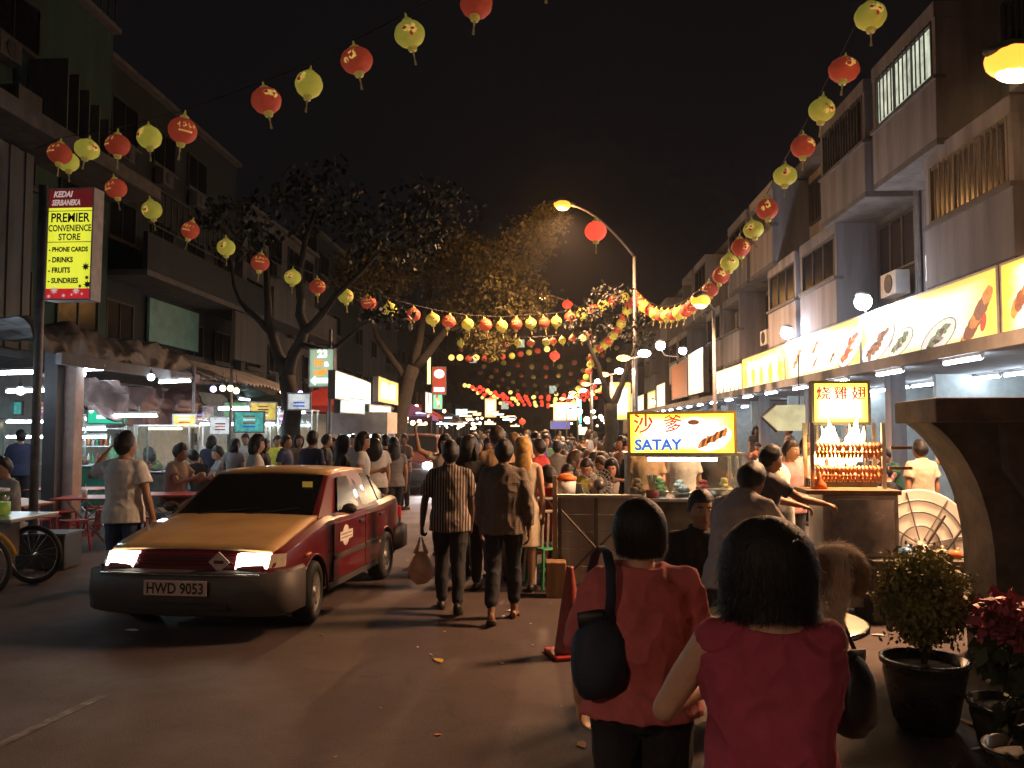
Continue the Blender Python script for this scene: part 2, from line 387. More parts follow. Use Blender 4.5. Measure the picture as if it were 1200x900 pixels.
# ================================================================ left-hand buildings
M_green = mat('dark_green_render', (.030, .070, .060), .85, ns=1.6, na=.45, bump=.2, streak=True)
M_navy = mat('murky_grey_render', (.022, .027, .032), .85, ns=1.6, na=.4, bump=.2, streak=True)
M_paleL = mat('stained_pale_render', (.10, .098, .10), .85, ns=1.8, na=.4, bump=.2, streak=True)
M_corr = mat('grey_sheet_cladding', (.13, .135, .145), .6, .2, ns=2.5, na=.35, streak=True)
M_teal = mat('teal_panel', (.16, .34, .32), .6, ns=2, na=.25)
LFX = -12.9
def building_left(y0, y1, h, m, label, floors, x=LFX, seed=1):
    rnd = random.Random(seed); t = empty('shophouse', (x, (y0 + y1) / 2, 0), 0, label, 'building', 'old buildings behind the food stalls')
    A, B = y0 - (y0 + y1) / 2, y1 - (y0 + y1) / 2
    MB().bb((-.3, A + .004, 3.6), (0, B - .004, h)).build('wall', m, t)
    MB().bb((-9, B - .3, 3.6), (-.304, B - .004, h)).build('end_wall', m, t)
    MB().bb((-9, A + .004, 3.6), (-.304, A + .3, h)).build('end_wall', m, t)
    MB().bb((-9, A, h + .002), (.25, B, h + .16)).build('roof', M_slab, t)
    MB().bb((-9, A + .004, 3.3), (1.9, B - .004, 3.45)).build('ceiling_slab', M_slab, t)
    MB().bb((-.4, A + .004, .13), (-.2, B - .004, 3.3)).build('back_wall', M_tile, t)
    fh = (h - 3.6) / floors
    for f in range(floors):
        zf = 3.6 + f * fh; n = max(1, int((B - A) / 2.8)); wv = (B - A) / n
        for k in range(n):
            if rnd.random() < .15: continue
            window(t, A + k * wv + .55, A + (k + 1) * wv - .55, zf + .95, zf + 2.2, .03, face=1, cols=2)
            MB().bb((0.002, A + k * wv + .45, zf + .83), (.16, A + (k + 1) * wv - .45, zf + .91)).build('sill', M_slab, t)
            if rnd.random() < .5:
                ac = MB().bb((.08, A + k * wv + .6, zf + .2), (.4, A + k * wv + 1.4, zf + .73)).build('air_conditioner', M_paleL, t, bevel=.01)
                MB().lathe([(.2, 0), (.2, .02), (.03, .03)], 16, M=Matrix.Translation((.405, A + k * wv + 1.0, zf + .47)) @ Matrix.Rotation(math.pi / 2, 4, 'Y')).build('fan_grille', M_bar, ac)
    return t
def railing(t, y0, y1, z0, z1, x, step=.4):
    r = MB().bb((x - .03, y0, z1 - .05), (x + .03, y1, z1)).build('railing', M_bar, t)
    MB().bb((x - .025, y0, z0), (x + .025, y1, z0 + .04)).build('lower_rail', M_bar, r)
    n = int((y1 - y0) / step)
    for k in range(n + 1):
        yy = y0 + (y1 - y0) * k / n
        MB().bb((x - .02, yy - .02, z0 + .04), (x + .02, yy + .02, z1 - .05)).build('baluster', M_bar, r)
b1 = building_left(2.2, 24.4, 13.6, M_green, 'dark green rendered building with window louvres and roof railing above the convenience sign', 3, seed=3)
o1 = (2.2 + 24.4) / 2
railing(b1, 13 - o1, 24.3 - o1, 13.8, 14.9, .1)
MB().bb((.004, -11, 8.5), (1.6, 11, 8.9)).build('overhang', M_slab, b1)
for k in range(5): MB().bb((.1, 20.2 - o1 + k * .5, 8.92), (1.1, 20.25 - o1 + k * .5, 11.0 - k * .2)).build('louvre', M_paleL, b1)
MB().bb((.2, 18.6 - o1, 8.91), (.9, 19.5 - o1, 9.7)).build('air_conditioner', M_paleL, b1)
for k in range(30): MB().bb((.45, 10.8 - o1 + k * .30, 3.7), (.52 + (.04 if k % 2 else 0), 10.8 - o1 + k * .30 + .295, 8.4)).build('cladding_sheet', M_corr, b1)
for k in range(2): MB().tube([(.62, 13.7 - o1 + k * .5, 4.1), (.62, 13.7 - o1 + k * .5, 5.6)], .035, 8).build('conduit', M_white, b1, smooth=True)
b2 = building_left(24.5, 35.7, 13.1, M_navy, 'murky grey building with railed balcony and teal panel behind the tarpaulins', 3, x=-13.3, seed=8)
o2 = (24.5 + 35.7) / 2
MB().bb((.004, 24.6 - o2, 6.4), (1.5, 35.5 - o2, 6.58)).build('balcony_slab', M_slab, b2)
MB().bb((1.36, 24.6 - o2, 6.584), (1.5, 35.5 - o2, 7.7)).build('parapet', M_navy, b2)
railing(b2, 24.6 - o2, 31.0 - o2, 8.0, 9.2, 1.43)
MB().bb((.09, 27.6 - o2, 4.75), (.18, 31.6 - o2, 6.2)).build('teal_panel', M_teal, b2)
MB().bb((1.36, 31.8 - o2, 4.5), (1.5, 35.4 - o2, 6.36)).build('screen_wall', M_paleL, b2)
b3 = building_left(35.8, 47.2, 11.5, M_paleL, 'stained pale building with barred windows behind the bare branches', 3, x=-13, seed=12)
MB().bb((.004, -5.5, 6.6), (1.3, 5.5, 6.78)).build('balcony_slab', M_slab, b3)
MB().bb((1.16, -5.5, 6.784), (1.3, 5.5, 8.0)).build('parapet', M_paleL, b3)
for j, (ya, yb, h, mm) in enumerate(((47.4, 60, 13, M_navy), (60.1, 75, 12, M_paleL), (75.1, 92, 14, M_navy), (92.1, 116, 12, M_green), (116.1, 140, 15, M_navy))):
    building_left(ya, yb, h, mm, ('grey walled', 'pale walled', 'tall grey walled', 'green walled', 'farthest') [j] + ' dark building down the street behind the big tree', 3, x=-13 - j * .2, seed=20 + j)
# dark block closing the end of the street
eb = empty('tower_block', (-4, 165, 0), 0, 'dim block of flats closing the far end of the street', 'building')
MB().bb((-16, 0, 0), (14, 12, 22)).build('wall', M_navy, eb)
for f in range(6):
    for k in range(9):
        MB().bb((-14 + k * 3.1, -.08, 3 + f * 3), (-12.6 + k * 3.1, -.002, 4.5 + f * 3)).build('window', M_litw if (f * 7 + k * 5) % 11 == 0 else M_dark, eb)
MB().bb((-16.3, -.3, 22.002), (14.3, 12.3, 22.5)).build('roof', M_slab, eb)
# ================================================================ light boxes and signs
def panel_mat(name, mid, edge, st, lo=.30, hi=.5, ns=2.5, na=.12, power=1.):
    """printed face of a backlit box: paler print in the middle, coloured border"""
    m, n, b, out = _new(name); L = n.links.new
    tc = n.nodes.new('ShaderNodeTexCoord'); sx = n.nodes.new('ShaderNodeSeparateXYZ'); L(tc.outputs['Generated'], sx.inputs[0])
    def ab(s):
        a = n.nodes.new('ShaderNodeMath'); a.operation = 'SUBTRACT'; a.inputs[1].default_value = .5; L(s, a.inputs[0])
        c = n.nodes.new('ShaderNodeMath'); c.operation = 'ABSOLUTE'; L(a.outputs[0], c.inputs[0]); return c.outputs[0]
    mx = n.nodes.new('ShaderNodeMath'); mx.operation = 'SMOOTH_MAX'; mx.inputs[2].default_value = .08; L(ab(sx.outputs[0]), mx.inputs[0]); L(ab(sx.outputs[1]), mx.inputs[1])
    nz = n.nodes.new('ShaderNodeTexNoise'); nz.inputs['Scale'].default_value = ns; nz.inputs['Detail'].default_value = 4; L(tc.outputs['Generated'], nz.inputs['Vector'])
    ad = n.nodes.new('ShaderNodeMath'); ad.operation = 'MULTIPLY_ADD'; ad.inputs[1].default_value = na; L(nz.outputs['Fac'], ad.inputs[0]); L(mx.outputs[0], ad.inputs[2])
    r = n.nodes.new('ShaderNodeMapRange'); r.interpolation_type = 'SMOOTHSTEP'; r.inputs[1].default_value = lo + na / 2; r.inputs[2].default_value = hi + na / 2; L(ad.outputs[0], r.inputs[0])
    c = n.nodes.new('ShaderNodeMixRGB'); c.inputs[1].default_value = (*mid, 1); c.inputs[2].default_value = (*edge, 1); L(r.outputs[0], c.inputs[0])
    L(c.outputs[0], b.inputs['Base Color']); L(c.outputs[0], b.inputs['Emission Color']); b.inputs['Emission Strength'].default_value = st
    b.inputs['Roughness'].default_value = .35
    return m
M_alu = mat('sign_aluminium', (.35, .34, .33), .45, .7, ns=8, na=.2)
M_signdark = mat('sign_case_dark', (.06, .055, .05), .6, ns=6)
def sign_box(M, w, h, d, face, label, cat='sign', group=None, frame=None, name='light_box_sign', border=.03):
    t = bpy.data.objects.new(name, None); COL.objects.link(t); t.matrix_world = M; t.empty_display_size = .1; tag(t, label, cat, group)
    MB().bb((-w / 2, -h / 2, -d), (w / 2, h / 2, 0)).build('case', frame or M_signdark, t)
    MB().bb((-w / 2 + border, -h / 2 + border, .002), (w / 2 - border, h / 2 - border, .012)).build('face_panel', face, t)
    fr = MB()
    for (a, b, c, e) in ((-w / 2, w / 2, -h / 2, -h / 2 + border), (-w / 2, w / 2, h / 2 - border, h / 2), (-w / 2, -w / 2 + border, -h / 2 + border, h / 2 - border), (w / 2 - border, w / 2, -h / 2 + border, h / 2 - border)):
        fr.bb((a, c, .001), (b, e, .02))
    fr.build('frame', frame or M_alu, t)
    return t
def flat(parent, pts, m, z=.016, name='printed_picture'):
    n = len(pts)
    return MB().add([(x, y, z) for x, y in pts], [tuple(range(n))]).build(name, m, parent)
def ell(cx, cy, rx, ry, rot=0., n=18, jag=0., seed=0):
    rd = random.Random(seed); o = []
    for k in range(n):
        a = 2 * math.pi * k / n; q = 1 + rd.uniform(-jag, jag)
        x, y = rx * math.cos(a) * q, ry * math.sin(a) * q
        o.append((cx + x * math.cos(rot) - y * math.sin(rot), cy + x * math.sin(rot) + y * math.cos(rot)))
    return o
PR = {k: emat('print_' + k, c, .45, sample=False, na=.35, ns=14) for k, c in dict(brown=(.20, .075, .03), red=(.48, .06, .025), orange=(.65, .24, .05), grey=(.22, .22, .20), white=(.85, .85, .80), green=(.10, .22, .05), dark=(.06, .03, .02), blue=(.02, .10, .55), yellow=(.8, .6, .05)).items()}
def dish(t, cx, cy, s, kind, seed=0, rot=.5):
    rd = random.Random(seed)
    st = lambda pts: [(cx + (x - cx) * 2.1, y) for x, y in pts]
    if kind != 'bare': flat(t, st(ell(cx, cy, s * 1.15, s * .62, rot, 24)), PR['grey'], .0145); flat(t, st(ell(cx, cy, s * 1.08, s * .56, rot, 24)), PR['white'], .0155)
    cols = dict(fish=('brown', 'dark', 'brown'), crab=('red', 'orange', 'red'), wing=('brown', 'orange', 'red'), greens=('dark', 'green', 'grey'), bare=('red', 'orange', 'brown'))[kind]
    for k in range(26):
        a = (k % 9 - 4) / 4.6
        flat(t, st(ell(cx + a * s * .75 * math.cos(rot) + rd.uniform(-.05, .05) * s, cy + a * s * .75 * math.sin(rot) + rd.uniform(-.22, .22) * s * (1 - abs(a) * .6),
                    s * rd.uniform(.10, .26), s * rd.uniform(.05, .13), rot + rd.uniform(-.9, .9), 10, .15, seed + k)), PR[cols[k % 3]], .0165 + k * .00025)
SXP = 6.38
def street_sign(y0, y1, z0, z1, face, label, group='food light boxes over the restaurants', x=SXP):
    return sign_box(facing((x, (y0 + y1) / 2, (z0 + z1) / 2), (0, -1, 0), (0, 0, 1)), y1 - y0 - .03, z1 - z0, .22, face, label, 'sign', group)
Yc = (.78, .66, .10); W = (.9, .92, .86)
faceA = panel_mat('backlit_yellow_white', W, Yc, .58, .24, .49)
faceT = panel_mat('backlit_teal_picture', (.62, .78, .72), (.80, .66, .10), .5, .40, .47)
faceO = panel_mat('backlit_orange_pattern', (.9, .84, .5), (.85, .60, .08), .6, .28, .5, ns=9, na=.5)
faceW = panel_mat('backlit_white', (.92, .92, .85), (.88, .82, .5), .7, .3, .5)
faceB = panel_mat('glowing_brown_board', (.35, .16, .09), (.30, .13, .07), .25, .3, .5)  # no lamp behind this board; a faint glow is put into its face
def pxy(px): return 1000 * SXP / (px - 640)
def sgn(t, px, py):
    """local sign coordinates of a picture point on the sign plane"""
    y = pxy(px); z = CAMZ + (505 - py) / 1000 * y; return (t.matrix_world.translation.y - y, z - t.matrix_world.translation.z)
s0 = street_sign(6.7, 12.15, 3.02, 4.12, faceT, 'backlit sign with large grilled skewer on teal, nearest the street lamp')
for k in range(9): flat(s0, ell(-2.35 + k * .11, -.12 + k * .075, .16, .1, .9, 10, .2, k), PR['brown' if k % 3 else 'orange'], .016 + k * .0006)
flat(s0, ell(-1.9, -.25, .2, .2), PR['white'], .023); flat(s0, ell(-1.9, -.25, .13, .13), PR['red'], .024)
dish(s0, .1, 0, .4, 'fish', 9); dish(s0, 1.6, 0, .4, 'crab', 11)
s1 = street_sign(12.2, 17.45, 3.02, 4.12, faceA, 'backlit yellow and white sign with fish dishes and a large fried wing')
for px, py, s, kd, sd in ((1024, 404, .42, 'fish', 1), (1050, 403, .28, 'greens', 2), (1093, 397, .32, 'greens', 3)): dish(s1, *sgn(s1, px, py), s, kd, sd, .7)
x_, y_ = sgn(s1, 1137, 374)
for k in range(8): flat(s1, ell(x_ - .34 + k * .10, y_ - .32 + k * .085, .30 - abs(k - 3) * .03, .12, .5, 12, .15, k), PR[('brown', 'orange', 'brown')[k % 3]], .016 + k * .0006)
flat(s1, ell(x_ + .22, y_ - .1, .08, .14, -.4), PR['red'], .022)
s2 = street_sign(17.5, 22.95, 3.02, 4.12, faceA, 'backlit yellow edged sign with small red crab dishes')
for px, py, s, kd, sd in ((932, 421, .32, 'bare', 4), (953, 407, .22, 'bare', 5), (972, 420, .15, 'greens', 6), (992, 408, .42, 'crab', 7), (952, 426, .16, 'bare', 8)): dish(s2, *sgn(s2, px, py), s, kd, sd, .9)
s3 = street_sign(23.0, 27.95, 3.0, 4.1, faceO, 'backlit pale orange sign with blurred pattern')
for k in range(9): flat(s3, ell(-2 + k * .5, -.1 + .2 * (k % 2), .2, .28, .3, 12, .25, k), PR['white' if k % 2 else 'yellow'], .016 + k * .0004)
s4 = street_sign(28.0, 32.6, 2.95, 4.0, faceW, 'backlit white sign with a row of small dishes')
for k in range(7): dish(s4, -1.9 + k * .62, -.3, .2, 'greens', 30 + k, 1.2)
street_sign(34.8, 38.5, 3.35, 5.2, faceW, 'tall blank white lit sign next to a brown one')
street_sign(38.7, 43.6, 3.35, 5.0, faceB, 'dull brown sign board beyond the tall white sign')
for k, (ya, yb, za, zb, f) in enumerate(((46, 49.5, 3.0, 4.4, faceW), (50, 54, 3.0, 4.2, faceA), (56, 61, 3, 4.2, faceW), (62, 66, 2.9, 4.6, faceO), (68, 74, 3, 4.1, faceW), (76, 82, 3, 4.2, faceA), (84, 92, 3, 4.2, faceW))):
    street_sign(ya, yb, za, zb, f, 'small bright shop sign far along the row of shops under the balconies')
# name board above the nearest sign
nb = sign_box(facing((6.9, 11.0, 4.75), (0, -1, 0), (0, 0, 1)), 2.2, 1.15, .1, mat('salmon_board', (.52, .36, .28), .7, ns=3), 'plain salmon name board with dark letters above the grilled skewer sign')
lettering('YEN', .34, Matrix.Translation((-.62, .05, .016)), mat('dark_letter_paint', (.05, .04, .04), .6), nb)
# floodlights on the sign edge
for k, (px, py, d) in enumerate(((1011, 354, 17.2), (922, 390, 22.8), (774, 405, 30), (800, 411, 37))):
    p = P(px, py, d)
    t = empty('flood_light', p, 0, ('round white flood lamp over the join between wing sign and crab sign', 'round white flood lamp over the orange patterned sign', 'white lamp on a bracket over the far shops', 'white lamp on the tall white sign')[k], 'lamp', 'white lamps on brackets')
    MB().tube([(0, 0, -.1), (.15, 0, -.35), (.6, 0, -.4)], .02, 6).build('bracket', M_alu, t)
    MB().lathe([(.05, .22), (.12, .19), (.15, .13), (.14, .12)], 14).build('shade', M_alu, t, smooth=True)
    MB().sphere((-.0, -.02, 0), .17, 14, 10).build('bulb', emat('flood_bulb', (.85, .88, 1.0), 22.0), t, smooth=True)
    if k < 2: lamp('flood_glow', (-.3, -.3, -.15), 100, (.9, .92, 1.0), t, .12)

# ---------------------------------------------------------------- convenience-store box on its pole (left)
D = 11.0; c = P(82, 286, D)
M_yel = panel_mat('convenience_yellow', (.78, .80, .05), (.70, .72, .04), .62, .3, .5)
ks = sign_box(facing(c, (1, -.06, 0), (.02, 0, 1)), .64, 1.46, .2, M_yel, 'yellow and red convenience store light box with blue lettering on a pole', 'sign', frame=mat('sign_case_pale', (.42, .36, .35), .5, ns=7), name='light_box_sign', border=.02)
M_ltr = emat('sign_red_field', (.16, .012, .014), .35, sample=False)
M_navyl = mat('navy_lettering', (.012, .02, .10), .6, ns=8)
M_cream = emat('cream_lettering', (.62, .45, .40), .45, sample=False)
MB().bb((-.30, .47, .012), (.30, .71, .017)).build('red_field', M_ltr, ks)
MB().bb((-.30, -.71, .012), (.30, -.58, .017)).build('red_field', emat('sign_bright_red_field', (.45, .012, .02), .6, sample=False), ks)
for (tx, yy_, sz, al, x0, mm, sh, bo) in (('KEDAI', .645, .105, 'LEFT', -.24, M_cream, .25, .004), ('SERBANEKA', .535, .10, 'LEFT', -.26, M_cream, .25, .004), ('PREMIER', .335, .165, 'CENTER', 0, M_navyl, 0, .004),
      ('CONVENIENCE', .20, .118, 'CENTER', 0, M_navyl, 0, .003), ('STORE', .085, .118, 'CENTER', 0, M_navyl, 0, .003), ('- PHONE CARDS', -.075, .084, 'LEFT', -.275, M_navyl, 0, .004),
      ('- DRINKS', -.21, .095, 'LEFT', -.275, M_navyl, 0, .004), ('- FRUITS', -.345, .095, 'LEFT', -.275, M_navyl, 0, .004), ('- SUNDRIES', -.48, .095, 'LEFT', -.275, M_navyl, 0, .004)):
    lettering(tx, sz, Matrix.Translation((x0, yy_, .0185)), mm, ks, align=al, shear=sh, bold=bo, sx=.72 if tx in ('CONVENIENCE', 'SERBANEKA') else .86)
for (x0, x1, y0_) in ((-.3, .3, .425), (-.3, .3, .02)): MB().bb((x0, y0_, .013), (x1, y0_ + .008, .0175)).build('printed_rule', M_navyl, ks)
def star(r, n=8): return [(r * (1 if k % 2 == 0 else .45) * math.cos(math.pi * k / n), r * (1 if k % 2 == 0 else .45) * math.sin(math.pi * k / n)) for k in range(2 * n)]
for (x, y, r, mm) in ((.24, -.30, .06, M_navyl), (.26, -.44, .035, M_navyl), (.27, -.53, .06, M_navyl), (.17, -.55, .03, M_navyl), (-.18, -.60, .06, M_cream), (.12, -.61, .055, M_cream), (-.05, -.67, .03, M_cream), (.06, -.66, .02, M_cream), (.2, -.65, .022, M_cream), (-.25, -.68, .03, M_cream)):
    flat(ks, [(x + a, y + b) for a, b in star(r)], mm, .0192, 'printed_star')
M_pole = mat('grey_pole_paint', (.16, .15, .15), .55, .3, ns=9, na=.3)
pp = GD(42, 11.05)
pl = MB().tube([(0, 0, 0), (0, 0, 5.0)], .055, 12).build('sign_pole', M_pole, None, True, loc=pp)
tag(pl, 'tall grey steel pole beside the yellow convenience store light box', 'pole')
MB().bb((0, -.02, 3.6), (.5, .02, 3.65)).build('bracket', M_pole, pl); MB().bb((0, -.02, 4.6), (.5, .02, 4.65)).build('bracket', M_pole, pl)
MB().lathe([(.14, 0), (.14, .02), (.07, .04)], 12).build('base_plate', M_pole, pl)

# ---------------------------------------------------------------- signs on the left side further on
cs = sign_box(facing(P(377, 431, 20), (1, -.05, 0), (0, 0, 1)), .62, .92, .15, panel_mat('cafe_green', (.36, .50, .34), (.30, .42, .27), .6), 'pale green cafe light box with orange letters and a white arrow')
MWt = emat('print_bright_white', (.9, .9, .88), 1.0, sample=False)
MOr = emat('print_bright_orange', (.85, .28, .02), .9, sample=False)
lettering('23', .24, Matrix.Translation((.02, .32, .018)), MWt, cs, bold=.012)
lettering('br', .24, Matrix.Translation((-.06, .12, .018)), MOr, cs, bold=.012); lettering('a', .2, Matrix.Translation((.12, .10, .018)), MWt, cs, bold=.012)
lettering('cafe', .22, Matrix.Translation((0, -.10, .018)), MOr, cs, bold=.012)
flat(cs, [(-.27, -.30), (-.14, -.42), (-.14, -.36), (.24, -.36), (.24, -.24), (-.14, -.24), (-.14, -.18)], MWt, .018, 'printed_arrow')
tag(MB().tube([(0, 0, .1), (0, 0, 4.2)], .04, 8).build('sign_post', M_pole, None, True, loc=GD(386, 20.25)), 'thin post carrying the pale green cafe box', 'pole')
def px_sign(pa, pb, da, db, h, face, label, dz=0., name='light_box_sign', **k):
    A, B = P(*pa, da), P(*pb, db); c = (A + B) / 2; r = B - A; r.z = 0
    return sign_box(facing((c.x, c.y, c.z), r, (0, 0, 1)), r.length, h, .15, face, label, **k)
px_sign((392, 452), (434, 460), 19.5, 24.5, .66, panel_mat('blank_white_lit', (.80, .88, .82), (.75, .80, .66), 1.2), 'blank white lit billboard next to the pale green cafe box')
ps = px_sign((443, 458), (466, 460), 24, 27.5, .72, panel_mat('poster_yellow', (.85, .82, .62), (.85, .55, .05), 1.0, .25, .45), 'lit poster sign with orange and yellow picture, past the blank white billboard')
for k, xx in enumerate((-.18, .02, .16)): flat(ps, [(xx - .05, .3), (xx + .05, .28), (xx + .015, -.2), (xx - .05, -.32), (xx - .02, 0)], PR[('orange', 'brown', 'orange')[k]], .016 + k * .0006)
px_sign((398, 475), (427, 476), 20.5, 22.5, .4, panel_mat('white_teal_panel', (.75, .88, .82), (.1, .62, .52), 1.0, .42, .5), 'small white panel with teal edge under the blank billboard')
px_sign((432, 481), (458, 481), 23.5, 25.5, .3, panel_mat('white_teal_panel2', (.75, .85, .85), (.15, .40, .40), .8, .35, .45), 'pale low panel under the orange poster sign')
rs = px_sign((506, 446), (523, 446), 38, 38.2, 1.25, emat('deep_red_panel', (.42, .05, .02), .8), 'red orange vertical light box with white oval and bar')
flat(rs, ell(0, .3, .24, .2), MWt, .018); flat(rs, [(-.24, -.5), (.24, -.5), (.24, -.3), (-.24, -.3)], MWt, .018)
px_sign((500, 433), (505, 433), 37.9, 38, 1.35, emat('neon_yellow_strip', (.95, .78, .25), 1.8), 'narrow glowing yellow strip sign beside the red vertical box')
a_ = px_sign((498, 472), (506, 472), 36, 37.5, .9, emat('white_red_panel', (.8, .65, .6), .9), 'white and red lit panel under the red vertical box')
flat(a_, ell(-.02, .1, .1, .38, .3), PR['red'], .018)
b_ = px_sign((507, 470), (518, 470), 38, 39, .75, emat('green_mix_panel', (.1, .5, .3), .9), 'green red and yellow lit panel under the red vertical box')
for k in range(4): flat(b_, ell(-.1 + .08 * k, .2 - .14 * k, .14, .09, .2), (PR['red'], PR['yellow'], MWt, PR['orange'])[k], .018 + k * .0006)
bb_ = px_sign((735, 501), (768, 499), 30, 33, .5, emat('blue_banner_cloth', (.02, .16, .45), .45), 'blue banner with white marks behind the satay sign', cat='banner', name='banner', frame=MATS['sign_case_dark'])
flat(bb_, ell(-.25, 0, .1, .15), MWt, .018); flat(bb_, ell(-.25, 0, .06, .1), emat('blue_banner_cloth', (.02, .16, .45), .45), .019)
flat(bb_, [(.15, -.05), (.25, .12), (.33, -.02), (.4, .1), (.42, -.1), (.2, -.12)], MWt, .018)
px_sign((645, 498), (668, 498), 52, 52.2, .5, emat('blue_small_panel', (.06, .08, .32), .6), 'small blue panel low over the far crowd')
nn = MB().tube([(0, 0, -.6), (0, 0, .6)], .05, 8).build('neon_tube', emat('neon_cyan', (.05, .75, .95), 4.0), None, True, loc=P(680, 482, 44)); tag(nn, 'upright cyan neon tube over the far crowd', 'neon light')
for px, py, d, w_, h_, f, lb in ((727, 470, 36, .9, 1.6, faceA, 'narrow yellow hanging sign beside the tree trunk'), (683, 505, 46, .5, .45, faceW, 'little cream lamp box over the far crowd'), (575, 478, 70, 1.0, 1.6, panel_mat('pale_mixed_panel', (.6, .85, .75), (.8, .5, .2), 1.0, .2, .5), 'pale green and red sign far along the street'),
      (541, 483, 62, .9, .5, emat('cyan_white_panel', (.5, .85, .82), 1.3), 'round cornered cyan sign far along the street'), (665, 482, 60, 2.0, 1.3, panel_mat('warm_far_panel', (1, .9, .6), (.95, .6, .2), 1.6), 'glaring cream sign under the orange lamps far along the street')):
    sign_box(facing(P(px, py, d), (1, 0, 0), (0, 0, 1)), w_, h_, .15, f, lb)
# ================================================================ street lamps
SOD = (1.0, .53, .27)
M_sod = emat('sodium_lens', (1.0, .33, .035), 1.5); M_sodh = emat('sodium_bulb', (1.0, .66, .30), 14.0)
def cobra(t, loc, yaw, s=1., strength=M_sod):
    """street-lamp head at loc pointing along yaw"""
    M = Matrix.Translation(loc) @ Matrix.Rotation(yaw, 4, 'Z')
    h = MB()
    h.tube([M @ Vector(p) for p in ((-.15 * s, 0, .02), (.05 * s, 0, .05), (.3 * s, 0, .06), (.5 * s, 0, .02))], [.04 * s, .10 * s, .13 * s, .04 * s], 10, ry=[.035 * s, .06 * s, .08 * s, .03 * s])
    o = h.build('lamp_head', M_pole, t, True)
    MB().sphere((0, 0, 0), (.24 * s, .17 * s, .12 * s), 14, 10, M=M @ Matrix.Translation((.24 * s, 0, -.035 * s))).build('lamp_lens', strength, o, True)
    MB().sphere((0, 0, 0), (.17 * s, .115 * s, .07 * s), 12, 8, M=M @ Matrix.Translation((.24 * s, 0, -.105 * s))).build('lamp_bulb', M_sodh, o, True)
def street_lamp(base, h, tip, label, power, s=1., r=.07, group='orange street lamps', spot=156, headyaw=None, leak=0, col=SOD):
    t = empty('street_lamp', base, 0, label, 'street lamp', group)
    tip = Vector(tip) - Vector(base); T = Vector((tip.x, tip.y, 0)); 
    MB().tube([(0, 0, 0), (0, 0, h * .5), (0, 0, h)], [r, r * .8, r * .6], 12).build('pole', M_pole, t, True)
    MB().lathe([(r * 2.2, 0), (r * 2.2, .04), (r * 1.4, .08), (r * 1.3, .5), (r, .55)], 12).build('base', M_pole, t, True)
    pts = [Vector((0, 0, h - .02))]
    for k in range(1, 9):
        q = k / 8; pts.append(Vector((T.x * q, T.y * q, h + (tip.z - h) * math.sin(q * math.pi / 2))))
    MB().tube(pts, r * .45, 8).build('arm', M_pole, t, True)
    yaw = math.atan2(T.y, T.x); cobra(t, pts[-1], yaw, s)
    u = T.normalized() if T.length > 0 else Vector((1, 0, 0))
    if power: lamp('lamp_glow', pts[-1] + u * .24 * s + Vector((0, 0, -.26 * s)), power, col, t, .6 if s > 1.3 else .25, spot, .6)
    if leak: lamp('lamp_side_glow', pts[-1] + u * .24 * s + Vector((0, 0, -.26 * s)), leak, (1.0, .45, .12), t, .15)
    return t
tipA = P(1222, 72, 9.2)
street_lamp((tipA.x + 1.5, tipA.y + .5, .12), tipA.z - .5, tipA, 'large glaring orange street lamp by the shophouse with the salmon board', 3200, 1.5)
tipB = P(826, 352, 17); baseB = GD(838, 17.3)
street_lamp(baseB, tipB.z - .12, tipB, 'orange street lamp on a dark pole in the near lantern string by the food signs', 900, 1.1, .05)
tipM = P(668, 240, 26); baseM = GD(745, 27)
street_lamp(baseM, tipM.z - 1.3, tipM, 'tall mast lamp curving over the street beside a red glowing lantern', 6500, 1.2, .085, leak=320)
tipC = P(642, 346, 45); baseC = GD(693, 46)
street_lamp(baseC, tipC.z - .9, tipC, 'orange mast lamp glowing through the tree leaves', 5000, 1.5, .085, leak=130)
street_lamp((5.2, -9.0, 0), 5.4, (3.4, -8.6, 5.9), 'unseen street lamp added to the row by the food signs, back along the road', 1000, 1.5, col=(1.0, .66, .44))  # added out of view to light the foreground from behind
street_lamp((-8.9, -6.0, 0), 5.4, (-7.0, -5.8, 5.9), 'unseen street lamp added back along the road by the food court', 1700, 1.5, col=(1.0, .66, .44))  # second unseen lamp, added to soften and fill the foreground light
M_wl = emat('white_globe', (.92, .93, 1.0), 14.0)
dbl = None
for k, (px, py, d) in enumerate(((743, 421, 22), (717, 440, 29.5), (694, 451, 35), (677, 461, 43), (664, 468, 52), (651, 476, 64))):
    z = P(px, py, d).z; t = empty('double_lamp_post', GD(px, d), 0, 'lamp post with one orange and one white head over the crowded tables', 'lamp post', 'double lamp posts among the tables')
    MB().tube([(0, 0, 0), (0, 0, z)], .04, 8).build('pole', M_pole, t, True)
    MB().tube([(-.25, 0, z + .02), (.3, .0, z + .1)], .025, 6).build('crossarm', M_pole, t, True)
    MB().sphere((-.26, 0, z + .04), (.18, .14, .08), 10, 6).build('lamp_lens', emat('small_sodium_lens', (1.0, .48, .10), 4.0), t, True)
    MB().sphere((.28, 0, z + .16), (.17, .14, .10), 10, 6).build('lamp_globe', M_wl, t, True)
    lamp('lamp_glow', (0, 0, z - .22), 150 if k < 3 else 260, (1.0, .66, .34), t, .2)

